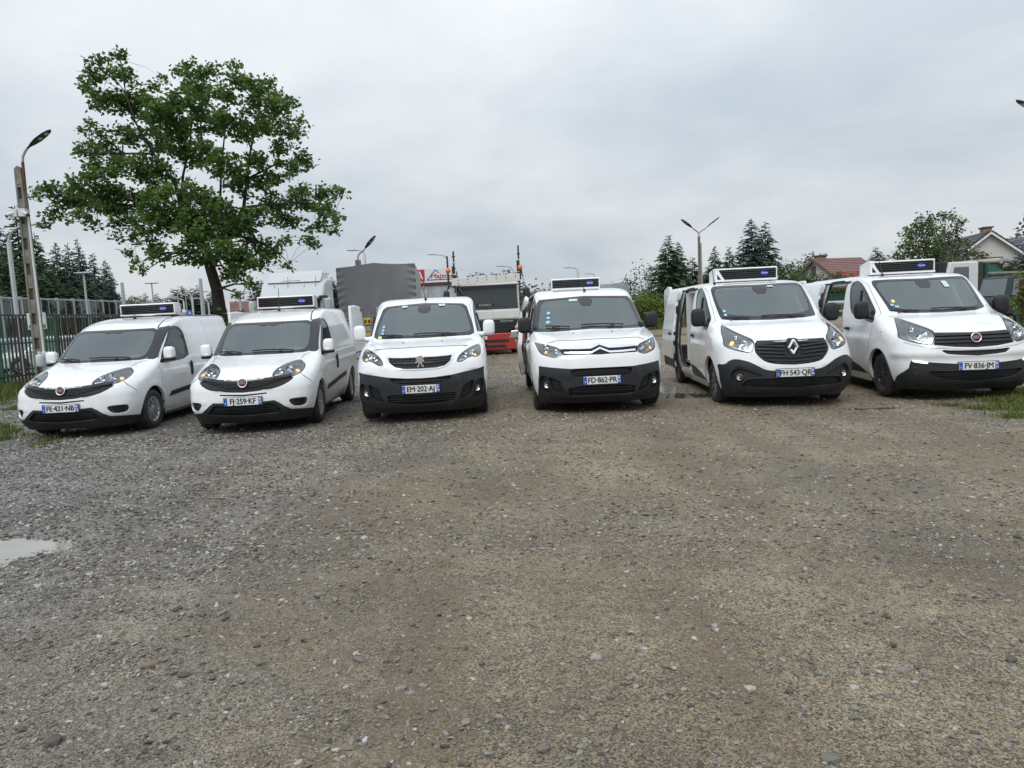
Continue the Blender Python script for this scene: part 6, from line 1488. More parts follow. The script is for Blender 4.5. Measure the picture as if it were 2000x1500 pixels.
# ---- car carrier lorry: cream cab, red bumper
def carrier():
    x, y = gpt(953, 27.0); z0 = float(gz(x, y)); t = thing('car_carrier', (x, y, z0), math.radians(1.5), 'cream and red lorry cab with tall ramp masts, plate RZ 530CA', 'lorry')
    w = 1.22
    q = MB(); q.prism([(0, 1.0), (-.03, 1.35), (0, 1.70), (.30, 2.68), (.42, 2.82), (1.9, 2.82), (1.9, .9), (.2, .9)], -w, w, axis='x'); q.build('cab', M.cream, t, .06)
    def front(y, z): return np.interp(z, [0, 1.0, 1.35, 1.7, 2.68], [.0, 0, -.03, 0, .30])
    q = MB(); q.add([(-1.18, front(0, 1.72)-.03, 1.72), (1.18, front(0, 1.72)-.03, 1.72), (1.15, front(0, 2.66)-.03, 2.66), (-1.15, front(0, 2.66)-.03, 2.66), (-1.13, .1, 1.74), (1.13, .1, 1.74), (1.08, .4, 2.6), (-1.08, .4, 2.6)], [(0, 1, 2, 3), (4, 7, 6, 5), (0, 4, 5, 1), (1, 5, 6, 2), (2, 6, 7, 3), (3, 7, 4, 0)]); q.build('windscreen_frame', M.truckblack, t, .03)
    q = MB(); q.add([(-1.10, front(0, 1.80)-.036, 1.80), (1.10, front(0, 1.80)-.036, 1.80), (1.07, front(0, 2.46)-.036, 2.46), (-1.07, front(0, 2.46)-.036, 2.46)], [(0, 1, 2, 3)]); g = q.build('windscreen', mat('lorry_glass', (.030, .038, .040), .08, spec=.45), t)
    q = MB(); q.box(-.42, .26, front(0, 1.87)-.050, front(0, 1.87)-.042, 1.83, 1.95); sgn = q.build('name_plate', M.truckblack, t)
    link('name_lettering', text_mesh('KAHKO', .105, mat('pale_green_ink', (.50, .58, .42), .5), .001, .001, 1.25), t, (-.08, front(0, 1.87)-.053, 1.89))
    q = MB(); q.lathe([(.24+.012*math.cos(a), .012*math.sin(a)) for a in np.linspace(0, 6.28, 7)], 24, axis='y', mx=Matrix.Translation((.72, .13, 1.95)) @ Matrix.Rotation(math.radians(-25), 4, 'X')); q.build('steering_wheel', M.liner, t)
    for sx, x0 in ((1, .05), (1, -.75)):
        q = MB(); q.tube([(x0+.75, -.03, 1.74), (x0+.55, .0, 1.80), (x0-.12, .03, 1.90)], .016, 6); q.build('wiper', M.rubber, t)
    q = MB(); q.box(-1.2, 1.2, -.055, -.02, 1.36, 1.66); q.build('front_flap', M.cream, t, .02)
    q = MB(); q.prism([(-1.16, 1.33), (1.16, 1.33), (1.02, 1.02), (.72, .84), (-.72, .84), (-1.02, 1.02)], -.06, .02, axis='y'); gr = q.build('grille', M.truckblack, t, .01)
    for k, a in enumerate((1.06, .98, .86)):
        z = 1.17-k*.12; q = MB(); q.box(-a, a, -.085, -.055, z-.022, z+.022); q.build('slat', M.gloss, gr)
    link('model_lettering', text_mesh('Actros', .13, M.chrome, .002, .001, 1.35, .3), gr, (.68, -.070, 1.265))
    q = MB(); q.prism([(-1.24, .18), (1.24, .18), (1.25, .98), (1.05, 1.0), (.86, .82), (-.86, .82), (-1.05, 1.0), (-1.25, .98)], -.14, .25, axis='y'); bp = q.build('bumper', M.redpaint, t, .04)
    for z, a in ((.52, .74), (.32, .64)): q = MB(); q.box(-a, a, -.155, -.12, z-.05, z+.055); q.build('bumper_slot', M.truckblack, bp)
    for s in (-1, 1):
        q = MB(); q.prism([(s*.76, .60), (s*1.18, .62), (s*1.19, .90), (s*.84, .88)], -.16, -.10, axis='y'); q.build('headlight', M.reflect, bp, .02)
        q = MB(); q.box(min(s*.98, s*1.18), max(s*.98, s*1.18), -.16, -.12, .44, .52); q.build('fog_lamp', M.reflect, bp, .01)
        q = MB(); q.prism([(s*.98, .98), (s*1.27, .98), (s*1.27, 1.20), (s*1.12, 1.18)], -.10, .4, axis='y'); q.build('corner_step', M.cream, t, .03)
        q = MB(); q.box(min(s*1.17, s*1.27), max(s*1.17, s*1.27), -.03, .5, 1.52, 1.64); q.build('side_marker', M.yellow, t, .01)
        q = MB(); q.tube([(s*1.15, .2, 2.62), (s*1.42, .05, 2.66), (s*1.52, .02, 2.45)], .022, 6); mr = q.build('door_mirror', M.truckblack, t)
        q = MB(); q.blob((s*1.52, .05, 2.22), (.12, .09, .28), 4, 14, 8); q.blob((s*1.50, .05, 1.80), (.11, .08, .14), 4, 14, 8); q.build('mirror_housing', M.truckblack, mr)
    q = MB(); q.tube([(-1.05, .15, 2.7), (-1.0, -.25, 2.5), (-.86, -.30, 2.3)], .03, 6); q.blob((-.82, -.28, 2.12), (.12, .08, .14), 3, 12, 8); q.build('front_mirror', M.truckblack, t)
    q = MB(); q.box(-.60, -.06, -.165, -.145, .60, .72); pl = q.build('number_plate', M.plate, t); link('plate_lettering', text_mesh('RZ 530CA', .105, M.ink, .001, .0015, .85), pl, (-.33, -.168, .66))
    q = MB(); q.prism([(-1.30, 2.66), (1.28, 2.74), (1.28, 3.02), (-1.30, 2.94)], -.05, .03, axis='y'); bm_ = q.build('roof_beam', M.cream, t, .01)
    for k in range(7):
        for dz in (-.05, .06): q = MB(); q.lathe([(.018, -.06), (.012, -.075), (0, -.078)], 8, axis='y', mx=Matrix.Translation((-1.05+.36*k+.03*dz, 0, 2.81+.025*k+dz))); q.build('rivet', M.truckblack, bm_)
    for xm, zt, tag_ in ((-1.42, 3.78, 0), (-1.18, 3.95, 1), (1.26, 4.06, 1)):
        q = MB(); q.box(xm-.03, xm+.03, -.02, .06, 2.4 if tag_ else 2.55, zt); q.build('mast', M.rusty, t)
        if tag_:
            q = MB(); q.box(xm-.085, xm-.03, -.01, .05, 2.7, zt-.55); q.box(xm+.03, xm+.075, -.01, .05, 2.8, zt-.9); q.tube([(xm+.08, -.03, 3.2), (xm+.12, -.03, 2.9)], .02, 6); q.build('ramp_rail', M.truckblack, t)
            for k in range(5): q = MB(); q.box(xm-.06, xm+.06, -.03, .07, 2.85+k*.22, 2.89+k*.22); q.build('mast_clamp', M.cream if k % 2 else M.truckblack, t)
    for xm in (-1.40, 1.30): q = MB(); q.lathe([(.05, 3.10), (.09, 3.13), (.095, 3.20), (.06, 3.27), (0, 3.29)], 14, axis='z', mx=Matrix.Translation((xm, -.08, .05))); bc = q.build('beacon', M.orange, t); q = MB(); q.tube([(xm, -.08, 2.85), (xm, -.08, 3.12)], .02, 6); q.build('beacon_stem', M.truckblack, bc)
    q = MB(); q.box(-1.0, 1.0, .3, 9, .6, 1.0); q.build('chassis', M.truckblack, t)
    for x in (-1, 1):
        for yy in (1.1, 4.6): q = MB(); q.lathe([(0, -.16), (.42, -.16), (.5, -.12), (.5, .12), (.42, .16), (0, .16)], 26, axis='x', mx=Matrix.Translation((x*1.0, yy, .5))); q.build('wheel', M.tyre, t)
carrier()
def tractor():
    x, y = gpt(571, 28.0); t = thing('tractor_unit', (x, y, float(gz(x, y))), math.radians(3), 'pale silver tractor unit with high sloping roof, behind the second van', 'lorry')
    w = 1.24
    q = MB(); q.prism([(0, .5), (-.05, 1.6), (.02, 2.58), (.55, 3.15), (1.1, 3.32), (2.2, 3.40), (2.2, .5)], -w, w, axis='x'); q.build('cab', M.slvpaint, t, .09)
    q = MB(); q.add([(-1.02, .50, 3.20), (1.08, .50, 3.20), (1.10, 1.05, 3.66), (-1.0, 1.05, 3.62), (-1.02, .62, 3.16), (1.08, .62, 3.16), (1.10, 1.15, 3.60), (-1.0, 1.15, 3.56)], [(0, 1, 2, 3), (4, 7, 6, 5), (0, 4, 5, 1), (1, 5, 6, 2), (2, 6, 7, 3), (3, 7, 4, 0)]); q.build('roof_spoiler', M.slvpaint, t, .03)
    for s in (-1, 1): q = MB(); q.prism([(.75, 3.15), (1.15, 3.60), (2.1, 3.45), (2.1, 3.1)], s*1.06-.03, s*1.06+.03, axis='x'); q.build('spoiler_side', M.slvpaint, t, .02)
    q = MB(); q.box(-.42, .30, .55, .62, 3.20, 3.26); q.build('roof_hatch', M.truckblack, t, .01)
    q = MB(); q.box(-1.2, 1.2, -.10, -.02, 2.42, 2.52); q.build('sun_visor', M.truckblack, t, .02)
    q = MB(); q.add([(-1.14, -.055, 1.6), (1.14, -.055, 1.6), (1.12, .0, 2.44), (-1.12, .0, 2.44)], [(0, 1, 2, 3)]); q.build('windscreen', mat('tractor_glass', (.05, .06, .065), .08, spec=.9), t)
    for x_ in (-.72, -.18, .45, .9): q = MB(); q.lathe([(.035, 0), (.03, .04), (0, .06)], 10, axis='z', mx=Matrix.Translation((x_, .42, 2.95))); q.tube([(x_, .42, 3.0), (x_+.02, .42, 3.4 if x_ in (-.18, .9) else 3.08)], .008, 5); q.build('aerial', M.truckblack, t)
    for x_ in (-1.08, .85): q = MB(); q.box(x_-.05, x_+.05, .10, .13, 2.62, 2.67); q.build('marker_lamp', M.orange, t)
    for s in (-1, 1):
        q = MB(); q.tube([(s*1.12, .0, 2.56), (s*1.42, -.18, 2.56), (s*1.44, -.18, 2.5)], .05, 8); mr = q.build('door_mirror', M.truckblack, t)
        q = MB(); q.blob((s*1.46, -.14, 2.14), (.13, .10, .38), 4, 14, 8); q.build('mirror_housing', M.slvpaint, mr)
        q = MB(); q.box(s*1.245-.005, s*1.245+.005, .35, 1.1, 1.6, 2.35); q.build('door_window', M.pane, t)
    q = MB(); q.box(-1.2, 1.2, -.12, .1, .35, 1.3); q.build('grille', M.truckblack, t, .03)
    q = MB(); q.box(-.9, .9, .4, 5.5, .6, 1.0); q.build('chassis', M.truckblack, t)
    for x_ in (-1, 1):
        for yy in (1.2, 4.6): q = MB(); q.lathe([(0, -.16), (.42, -.16), (.5, -.12), (.5, .12), (.42, .16), (0, .16)], 26, axis='x', mx=Matrix.Translation((x_*1.02, yy, .5))); q.build('wheel', M.tyre, t)
tractor()
def tarp_truck():
    x, y = gpt(740, 23.0); t = thing('tarpaulin_truck', (x, y, float(gz(x, y))), math.radians(5.5), 'tall truck body under a grey tarpaulin, yellow socket box below', 'lorry')
    w = 1.25; nx, nz = 56, 36; zt, zb_ = 3.28, 1.62
    V = []; ridge = lambda u: .07*max(0, 1-abs(u+.05)/.5)**1 - .10*max(0, (-u-.45))
    for j in range(nz+1):
        for i in range(nx+1):
            u = -1+2*i/nx; v = j/nz; z = zb_+(zt+ridge(u*1.0)-zb_)*v-(.10*(1-v)*abs(u)**3 if False else 0)
            f = .030*math.sin(46*v+10*abs(u))*max(0, abs(u)-.74)/.26+.010*math.sin(30*abs(u)+9*v)*max(0, abs(u)-.6)/.4+.040*math.sin(3.4*u+2.2*v)*(1-v*.6)+.028*math.sin(10*u-5*v+1.5*math.sin(3*u))*(1-v)+.012*math.sin(23*u+7*v)*max(0, .45-v)*2
            V.append((u*w*(1-.03*(1-v)*0), f, z))
    F = [(j*(nx+1)+i, j*(nx+1)+i+1, (j+1)*(nx+1)+i+1, (j+1)*(nx+1)+i) for j in range(nz) for i in range(nx)]
    link('front_tarpaulin', mesh_np('front_tarpaulin', V, F, M.tarp, True), t)
    q = MB(); q.prism([(-w, zt-.10), (-w*.5, zt+.0), (-w*.05, zt+.06), (w, zt), (w, zb_), (-w, zb_)], .13, 6.2, axis='y'); q.build('body_tarpaulin', mat('pale_tarpaulin', (.36, .37, .36), .6, var=.1, dirt=(.2, .2, .19), dscale=2, damt=.4), t, .02)
    q = MB(); q.box(-w, w, -.02, 6.2, .95, 1.62); q.build('headboard', mat('grey_board', (.40, .40, .38), .6, var=.1, dirt=(.2, .19, .17), dscale=3, damt=.5), t, .02)
    q = MB(); q.box(-.47, -.25, -.14, -.02, 1.38, 1.60); b = q.build('socket_box', M.yellow, t, .02)
    for dx in (-.06, .06): q = MB(); q.box(-.36+dx-.03, -.36+dx+.03, -.15, -.13, 1.44, 1.54); q.build('socket', M.truckblack, b)
    q = MB(); q.box(-.48, -.26, -.13, -.02, 1.16, 1.34); q.build('socket_cover', M.liner, b, .02)
    q = MB(); q.box(-.46, -.22, -.12, -.02, 1.02, 1.14); q.build('reflector_plate', M.yellow, t, .01)
    q = MB(); q.tube([(-.04, -.10, .9), (-.04, -.10, 1.95)], .045, 8); q.build('prop_post', M.galv, t)
    q = MB(); q.tube([(-1.1, -.05, 1.60), (-.8, -.08, 1.46), (-.55, -.08, 1.6)], .015, 6); q.build('cable', M.cable, t)
    for k in range(8): q = MB(); q.box(-1.25+k*.3125, -1.25+(k+1)*.3125, -.10, .0, .55, .85); q.build('warning_stripe', M.redpaint if k % 2 else M.plate, t)
    for x_ in (-1, 1):
        for yy in (.9, 4.6): q = MB(); q.lathe([(0, -.16), (.42, -.16), (.5, -.12), (.5, .12), (.42, .16), (0, .16)], 26, axis='x', mx=Matrix.Translation((x_*1.0, yy, .5))); q.build('wheel', M.tyre, t)
tarp_truck()
def tipper():
    p = at(1834, 560, 33.0); z0 = float(gz(p.x, p.y))-.42; t = thing('tipper_truck', (p.x, p.y, z0), math.radians(198), 'white cabbed tipper truck with long green body behind the last van', 'lorry')
    w = 1.2   # x forward (towards the left of the yard), y left
    q = MB(); q.prism([(-.95, .7), (-.95, 2.98), (.72, 2.98), (.98, 2.0), (1.0, .7)], -w, w); q.build('cab', M.truckwhite, t, .06)
    q = MB(); q.add([(.99, -1.08, 1.95), (.99, 1.08, 1.95), (.80, 1.05, 2.80), (.80, -1.05, 2.80)], [(0, 1, 2, 3)]); q.build('windscreen', M.pane, t)
    for k in range(6): q = MB(); q.box(.70, .96-.03*k*0, -1.1+k*.367, -1.1+(k+1)*.36, 2.55, 3.0); q.build('cab_cover', M.truckblack, t, .03)
    for s in (-1, 1):
        q = MB(); q.prism([(-.35, 2.05), (-.35, 2.75), (.50, 2.75), (.74, 2.05)], s*(w+.006)-.006, s*(w+.006)+.006); q.build('door_window', M.pane, t, .004)
        q = MB(); q.box(-.75, .8, s*(w+.003)-.004, s*(w+.003)+.004, 1.2, 1.24); q.build('door_line', M.dark, t)
    q = MB(); q.blob((.45, -.5, 3.05), (.22, .30, .06), 3, 14, 8); q.build('beacon', M.orange, t)
    q = MB(); q.box(-1.20, -.98, -w, w, .9, 2.95); q.build('cab_guard', M.rusty, t)
    body = [(-1.35, -w), (-1.35, w)]
    q = MB(); q.box(-1.45, -1.37, -w, w, 1.1, 2.9); q.build('headboard', M.tipper, t)
    for s in (-1, 1):
        q = MB(); q.box(-7.2, -1.45, s*w-.04, s*w+.04, 1.1, 2.42); q.build('side_wall', M.tipper, t)
        for k in range(8): q = MB(); q.box(-7.15+k*.78, -7.03+k*.78, s*(w+.08)-.05, s*(w+.08)+.05, 1.1, 2.40); q.build('side_rib', M.tipper, t)
        q = MB(); q.box(-7.2, -1.45, s*(w+.02)-.08, s*(w+.02)+.08, 2.40, 2.48); q.build('top_rim', mat('worn_rim', (.30, .29, .25), .7, var=.2), t)
        q = MB(); q.prism([(-2.6, 2.45), (-1.45, 2.45), (-1.45, 2.88)], s*w-.03, s*w+.03); q.build('gusset', M.tipper, t)
    q = MB(); q.box(-7.2, -1.4, -w, w, 1.0, 1.1); q.build('floor_plate', M.tipper, t)
    q = MB(); q.tube([(-2.3, -w, 2.98), (-2.3, w, 2.98)], .13, 10); q.tube([(-1.0, w*.9, 2.96), (-2.3, w*.9, 2.98)], .10, 10); q.build('rolled_sheet', mat('beige_sheet', (.40, .37, .31), .8, var=.15), t)
    q = MB(); q.tube([(-2.5, w+.05, 2.95), (-4.6, w+.1, 2.2)], .025, 6); q.build('sheet_arm', M.truckblack, t)
    q = MB(); q.box(-7, .9, -.8, .8, .6, 1.0); q.build('chassis', M.truckblack, t)
    for x_ in (-.1, -4.6, -5.9):
        for s in (-1, 1): q = MB(); q.lathe([(0, -.16), (.42, -.16), (.5, -.12), (.5, .12), (.42, .16), (0, .16)], 26, axis='y', mx=Matrix.Translation((x_, s*1.0, .5))); q.build('wheel', M.tyre, t)
tipper()
# ------------------------------------------------------------------ buildings
def sign_shed():
    x0, y0 = gpt(786, 34); x1, _ = gpt(893, 34); t = thing('metal_shed', ((x0+x1)/2, y0, 0), 0, 'weathered galvanised shed between the grey tarpaulin and the cream lorry', 'shed')
    w = (x1-x0)/2; q = MB(); q.box(-w, w, 0, 4, 0, 3.05); q.build('wall', M.galvd, t)
    q = MB(); q.box(-w-.1, w+.1, -.12, 4.1, 3.05, 3.16); q.build('roof', M.rust, t)
    for k in range(4): q = MB(); x = -w+2*w*(k+.5)/4; q.box(x-w/4+.02, x+w/4-.02, -.03, 0, .05, 3.0); q.build('sheet_panel', M.galvd, t)
    a = at(855, 539, 33.9); s = board('shop_sign', 'white sign with red Majster lettering and blue roof mark on the shed', (a.x, a.y, 3.49), 1.86, .58, math.radians(-1), M.signw)
    q = MB(); q.box(-.95, -.62, -.02, -.005, -.29, .29); rb = q.build('red_block', M.signr, s)
    link('block_lettering', text_mesh('A', .55, M.signw, .001, .008, .7), rb, (-.84, -.024, 0))
    link('lettering', text_mesh('Majster', .30, M.signr, .002, .008, 1.20), s, (.20, -.014, -.05))
    q = MB()
    for pa, pb in (((-.52, -.225), (-.10, .25)), ((-.10, .25), (.06, .10)), ((-.54, -.215), (.90, -.215))):
        d = Vector((pb[0]-pa[0], 0, pb[1]-pa[1])).normalized(); n = Vector((-d.z, 0, d.x))*.022; A = Vector((pa[0], -.013, pa[1])); B = Vector((pb[0], -.013, pb[1])); q.add([A-n, B-n, B+n, A+n], [(0, 1, 2, 3)])
    q.build('roof_mark', M.signb, s)
    for dx in (-.7, .7): q = MB(); q.box(dx-.03, dx+.03, .01, .07, -.6, .3); q.build('bracket', M.galv, s)
sign_shed()
def tin_shed():
    a = at(1206, 552, 60); t = thing('tin_shed', (a.x, a.y, 0), math.radians(8), 'grey white weathered tin shed right of the chevron van cooler', 'shed')
    q = MB(); q.prism([(-1.4, 0), (1.0, 0), (.9, a.z), (-1.4, a.z-.1)], 0, 5, axis='y'); q.build('wall', M.galvd, t)
    for k in range(5): q = MB(); q.box(-1.38+k*.46, -.96+k*.46, -.04, 0, .1, a.z-.2); q.build('sheet_panel', M.galvd, t)
tin_shed()
def house(name, label, x, y, rz, L, D, ze, zr, wall, roof, wins, chim=None, over=.45, cat='house'):
    """Ridge along x; gable ends at +-L/2."""
    t = thing(name, (x, y, 0), rz, label, cat)
    q = MB(); q.prism([(-D/2, 0), (D/2, 0), (D/2, ze), (0, zr-.12), (-D/2, ze)], -L/2, L/2, axis='x'); q.build('wall', wall, t)
    k = (zr-ze)/(D/2); rf = None
    for s in (-1, 1):
        a = Vector((0, s*(D/2+over), ze-over*k)); b = Vector((0, 0, zr)); n = Vector((0, s*k, 1)).normalized()*.16
        q = MB(); q.add([a+Vector((e, 0, 0)) for e in (-L/2-over, L/2+over)]+[b+Vector((e, 0, 0)) for e in (L/2+over, -L/2-over)]+[a+n+Vector((e, 0, 0)) for e in (-L/2-over, L/2+over)]+[b+n+Vector((e, 0, 0)) for e in (L/2+over, -L/2-over)], [(0, 1, 2, 3), (4, 7, 6, 5), (0, 4, 5, 1), (1, 5, 6, 2), (2, 6, 7, 3), (3, 7, 4, 0)]); rf = q.build('roof', roof, t)
        for i in range(10):       # courses of roof tiles
            f = (i+.5)/10; c = a.lerp(b, f)+n; q = MB(); e = (b-a)*.05
            q.add([c-e*.9+n*.25+Vector((-L/2-over+.02, 0, 0)), c-e*.9+n*.25+Vector((L/2+over-.02, 0, 0)), c+e+Vector((L/2+over-.02, 0, 0)), c+e+Vector((-L/2-over+.02, 0, 0)), c-e*.9+Vector((-L/2-over+.02, 0, 0)), c-e*.9+Vector((L/2+over-.02, 0, 0))], [(0, 1, 2, 3), (4, 5, 1, 0)]); q.build('tile_course', roof, t)
        for e in (-1, 1):
            X_ = e*(L/2+over); q = MB(); q.add([a+Vector((X_, 0, -.22)), b+Vector((X_, 0, -.22)), b+Vector((X_, 0, .05)), a+Vector((X_, 0, .05)), a+Vector((X_-e*.06, 0, -.22)), b+Vector((X_-e*.06, 0, -.22)), b+Vector((X_-e*.06, 0, .05)), a+Vector((X_-e*.06, 0, .05))], [(0, 1, 2, 3), (4, 7, 6, 5), (0, 4, 5, 1), (2, 6, 7, 3), (0, 3, 7, 4), (1, 5, 6, 2)]); q.build('bargeboard', M.signw if roof is M.roofd else M.wood, t)
    for face, u, z0, w_, h_ in wins:
        q = MB(); g = MB(); d = MB()
        if face in 'lr': X_ = (-1 if face == 'l' else 1)*(L/2); s = -1 if face == 'l' else 1; q.box(min(X_, X_+s*.05), max(X_, X_+s*.05), u-w_/2, u+w_/2, z0, z0+h_); g.box(X_+s*.052-.004, X_+s*.052+.004, u-w_/2+.09, u+w_/2-.09, z0+.09, z0+h_-.09)
        else: Y_ = (-1 if face == 'f' else 1)*D/2; s = -1 if face == 'f' else 1; q.box(u-w_/2, u+w_/2, min(Y_, Y_+s*.05), max(Y_, Y_+s*.05), z0, z0+h_); g.box(u-w_/2+.09, u+w_/2-.09, Y_+s*.052-.004, Y_+s*.052+.004, z0+.09, z0+h_-.09)
        f = q.build('window', M.wood, t); g.build('pane', mat('house_pane', (.03, .035, .04), .1) if 'house_pane' not in bpy.data.materials else bpy.data.materials['house_pane'], f)
    if chim:
        cx, cz = chim; q = MB(); q.box(cx-.55, cx+.55, -.35, .35, zr-.6, cz); c = q.build('chimney', mat('chimney_brick', (.34, .22, .15), .9, var=.2), rf); c2 = MB(); c2.box(cx-.68, cx+.68, -.48, .48, cz, cz+.14); c2.build('chimney_cap', M.roofd, t)
    return t
a = at(1640, 510, 80); house('house', 'far house with maroon roof and pale gable wall behind the bushes', a.x+1.0, a.y+3, math.radians(14), 5.6, 6.0, 4.2, 6.0, M.wallw, M.roofm, [('l', .3, 4.1, .8, 1.2), ('f', -1, 1.2, 1.1, 1.3)], (-2.2, 6.35))
a = at(1662, 530, 76); house('annex', 'low bright red roofed annex in front of the maroon roofed house', a.x+1.3, a.y+1, math.radians(4), 3.8, 5.0, 2.7, 4.25, M.wallw, M.roofr, [('f', 0, 1.0, 1.0, 1.1)], None, .35)
a = at(1941, 470, 72); house('house', 'white gabled house with dark tiled roof and chimney behind the walnut tree', a.x+1.2, a.y+6, math.radians(-104), 11.5, 8.0, 4.3, 7.4, M.wallw, M.roofd, [('r', .3, 3.6, 1.9, 1.3)], (4.9, 7.85), .55)
a = at(1990, 480, 95); hs = house('house', 'far dark roof carrying solar panels behind the white gabled house', a.x+1.2, a.y+3, math.radians(-60), 8.5, 8, 5.6, 8.4, M.wallw, M.roofd, [], None)
kk = (8.4-5.6)/4.0; sl = math.atan(kk)
for s in (-1, 1):
    for i in range(3):
        for j in range(2):
            mx = Matrix.Translation((-2.6+i*1.9, s*(1.2+j*1.55), 8.4-kk*(1.2+j*1.55)+.30)) @ Matrix.Rotation(-s*sl, 4, 'X'); q = MB(); q.box(-.85, .85, -.68, .68, -.03, .03, mx); o = q.build('solar_panel', M.galv, hs); q = MB(); q.box(-.78, .78, -.61, .61, .03, .045, mx); q.build('solar_cells', M.solar, o)
a = at(488, 598, 66); house('house', 'small yellow house with red roof behind the oak trunk', a.x, a.y+3, math.radians(22), 5.0, 5.0, 2.4, 3.75, M.wally, M.roofm, [('l', 0, 1, .9, 1.1), ('f', 0, 1, 1, 1.1)], None, .3)
# roadside kiosk and road signs
a = at(409, 612, 58); t = thing('roadside_kiosk', (a.x, a.y, 0), math.radians(4), 'low roadside kiosk with yellow and red fascia left of the oak trunk', 'kiosk')
q = MB(); q.box(-1.0, 1.0, 0, 2, 0, 2.2); q.build('wall', M.galvd, t)
q = MB(); q.box(-1.05, .10, -.08, 0, 2.1, 2.5); q.build('yellow_fascia', M.yellow, t); q = MB(); q.box(.10, 1.05, -.08, 0, 2.15, 2.6); q.build('red_fascia', M.redpaint, t)
q = MB(); q.box(.12, 1.0, -.06, 0, .8, 2.05); q.build('poster', M.signw, t); q = MB(); q.prism([(.25, 1.75), (.9, 1.75), (.57, 1.2)], -.075, -.06, axis='y'); q.build('poster_triangle', M.galv, t)
def round_sign(label, px, py, Y, r, m, tri=False, square=False):
    a = at(px, py, Y); t = thing('road_sign', (a.x, a.y, 0), 0, label, 'road sign'); q = MB(); q.tube([(0, .03, -.1), (0, .03, a.z+r)], .035, 6); q.build('post', M.galv, t)
    q = MB()
    if square: q.box(-r, r, -.012, .012, a.z-r, a.z+r)
    else: q.lathe([(0, -.012), (r, -.012), (r, .012), (0, .012)], 22, axis='y', mx=Matrix.Translation((0, 0, a.z)))
    q.build('plate', m, t)
    if square: q = MB(); q.prism([(-r*.75, a.z-r*.6), (r*.75, a.z-r*.6), (0, a.z+r*.7)], -.02, -.012, axis='y'); q.build('triangle', M.signw, t); q = MB(); q.tube([(0, -.03, a.z-r*.1), (0, -.03, a.z+r*.2)], .05, 6); q.tube([(0, -.03, a.z-r*.1), (-.1, -.03, a.z-r*.5)], .03, 5); q.tube([(0, -.03, a.z-r*.1), (.1, -.03, a.z-r*.5)], .03, 5); q.build('walking_figure', M.ink, t)
    else: q = MB(); q.prism([(-r*.45, a.z-r*.1), (r*.1, a.z-r*.1), (r*.1, a.z-r*.4), (r*.6, a.z), (r*.1, a.z+r*.4), (r*.1, a.z+r*.1), (-r*.45, a.z+r*.1)], -.02, -.012, axis='y'); q.build('arrow', M.signw, t)
    return t
round_sign('blue round road sign with white arrow left of the oak trunk', 370, 612, 58, .26, M.signb)
round_sign('blue square crossing sign between silver cab and grey tarpaulin', 644, 592, 52, .32, M.signb, square=True)
a = at(359, 612, 60); t = thing('road_sign', (a.x, a.y, 0), 0, 'grey back of a round road sign beside the blue arrow sign', 'road sign'); q = MB(); q.tube([(0, 0, -.1), (0, 0, a.z)], .035, 6); q.build('post', M.galv, t); q = MB(); q.lathe([(0, -.03), (.34, -.03), (.34, -.05), (0, -.05)], 20, axis='y', mx=Matrix.Translation((0, 0, a.z))); q.build('plate', M.galv, t)
a = at(343, 611, 56); t = thing('advert_post', (a.x, a.y, 0), 0, 'small yellow advert board right of the first cooler', 'sign'); q = MB(); q.box(-.14, .14, -.02, .02, a.z-.35, a.z+.28); q.build('panel', M.yellow, t); q = MB(); q.tube([(0, .04, -.1), (0, .04, a.z)], .04, 6); q.build('post', M.galv, t)
# railing by the crossing, barrier rail, kerb
x0, y0 = gpt(632, 50); x1, _ = gpt(690, 50); t = thing('railing', (x0, y0, 0), 0, 'thin grey tube railing between silver cab and grey tarpaulin', 'railing')
for z in (1.2, .75, 1.75): q = MB(); q.tube([(0, 0, z), (x1-x0, 0, z)], .03, 6); q.build('rail', M.galv, t)
for k in range(4): q = MB(); q.tube([((x1-x0)*k/3, 0, -.1), ((x1-x0)*k/3, 0, 1.75)], .03, 6); q.build('post', M.galv, t)
x0, y0 = gpt(1560, 34); x1, _ = gpt(1760, 34); t = thing('barrier_rail', (x0, y0, float(gz((x0+x1)/2, y0))), 0, 'grey steel tube barrier seen through the open last van', 'railing')
for z, r in ((1.02, .10), (.62, .04)): q = MB(); q.tube([(0, 0, z), (x1-x0, 0, z)], r, 8); q.build('rail', M.galv, t)
for k in range(5): q = MB(); q.tube([((x1-x0)*k/4, 0, -.1), ((x1-x0)*k/4, 0, 1.02)], .05, 6); q.build('post', M.galv, t)
x0, y0 = gpt(1225, 36); q = MB(); q.box(x0, x0+16, y0, y0+.16, -.1, .10); tag(q.build('kerb', M.concrete, None), kind='structure')
# green screen fence along the far side
x0, y0 = gpt(1195, 51); x1 = x0+36; t = thing('screen_fence', (x0, y0, 0), math.radians(1), 'long dark green screen fence at the far side of the yard', 'fence')
n = 14; dx = (x1-x0)/n
for k in range(n):
    Vp = []; 
    for i in range(9):
        for j in range(3): Vp.append((k*dx+.04+(dx-.08)*i/8, .05*math.sin(i*1.3+k)*(.3+j*.2), .12+(1.62)*j/2-.03*math.sin(math.pi*i/8)*(j == 2)))
    Fp = [(i*3+j, i*3+3+j, i*3+4+j, i*3+1+j) for i in range(8) for j in range(2)]
    link('screen_panel', mesh_np('screen_panel', Vp, Fp, M.mesh, True), t)
pm = MB(); pm.tube([(0, -.06, -.1), (0, -.06, 1.95)], .035, 8); pm = pm.mesh('post', M.galv)
for k in range(n+1): link('post', pm, t, (k*dx, 0, 0))
q = MB(); q.tube([(0, -.03, 1.78), (x1-x0, -.03, 1.78)], .018, 6); q.build('top_wire', M.green, t)
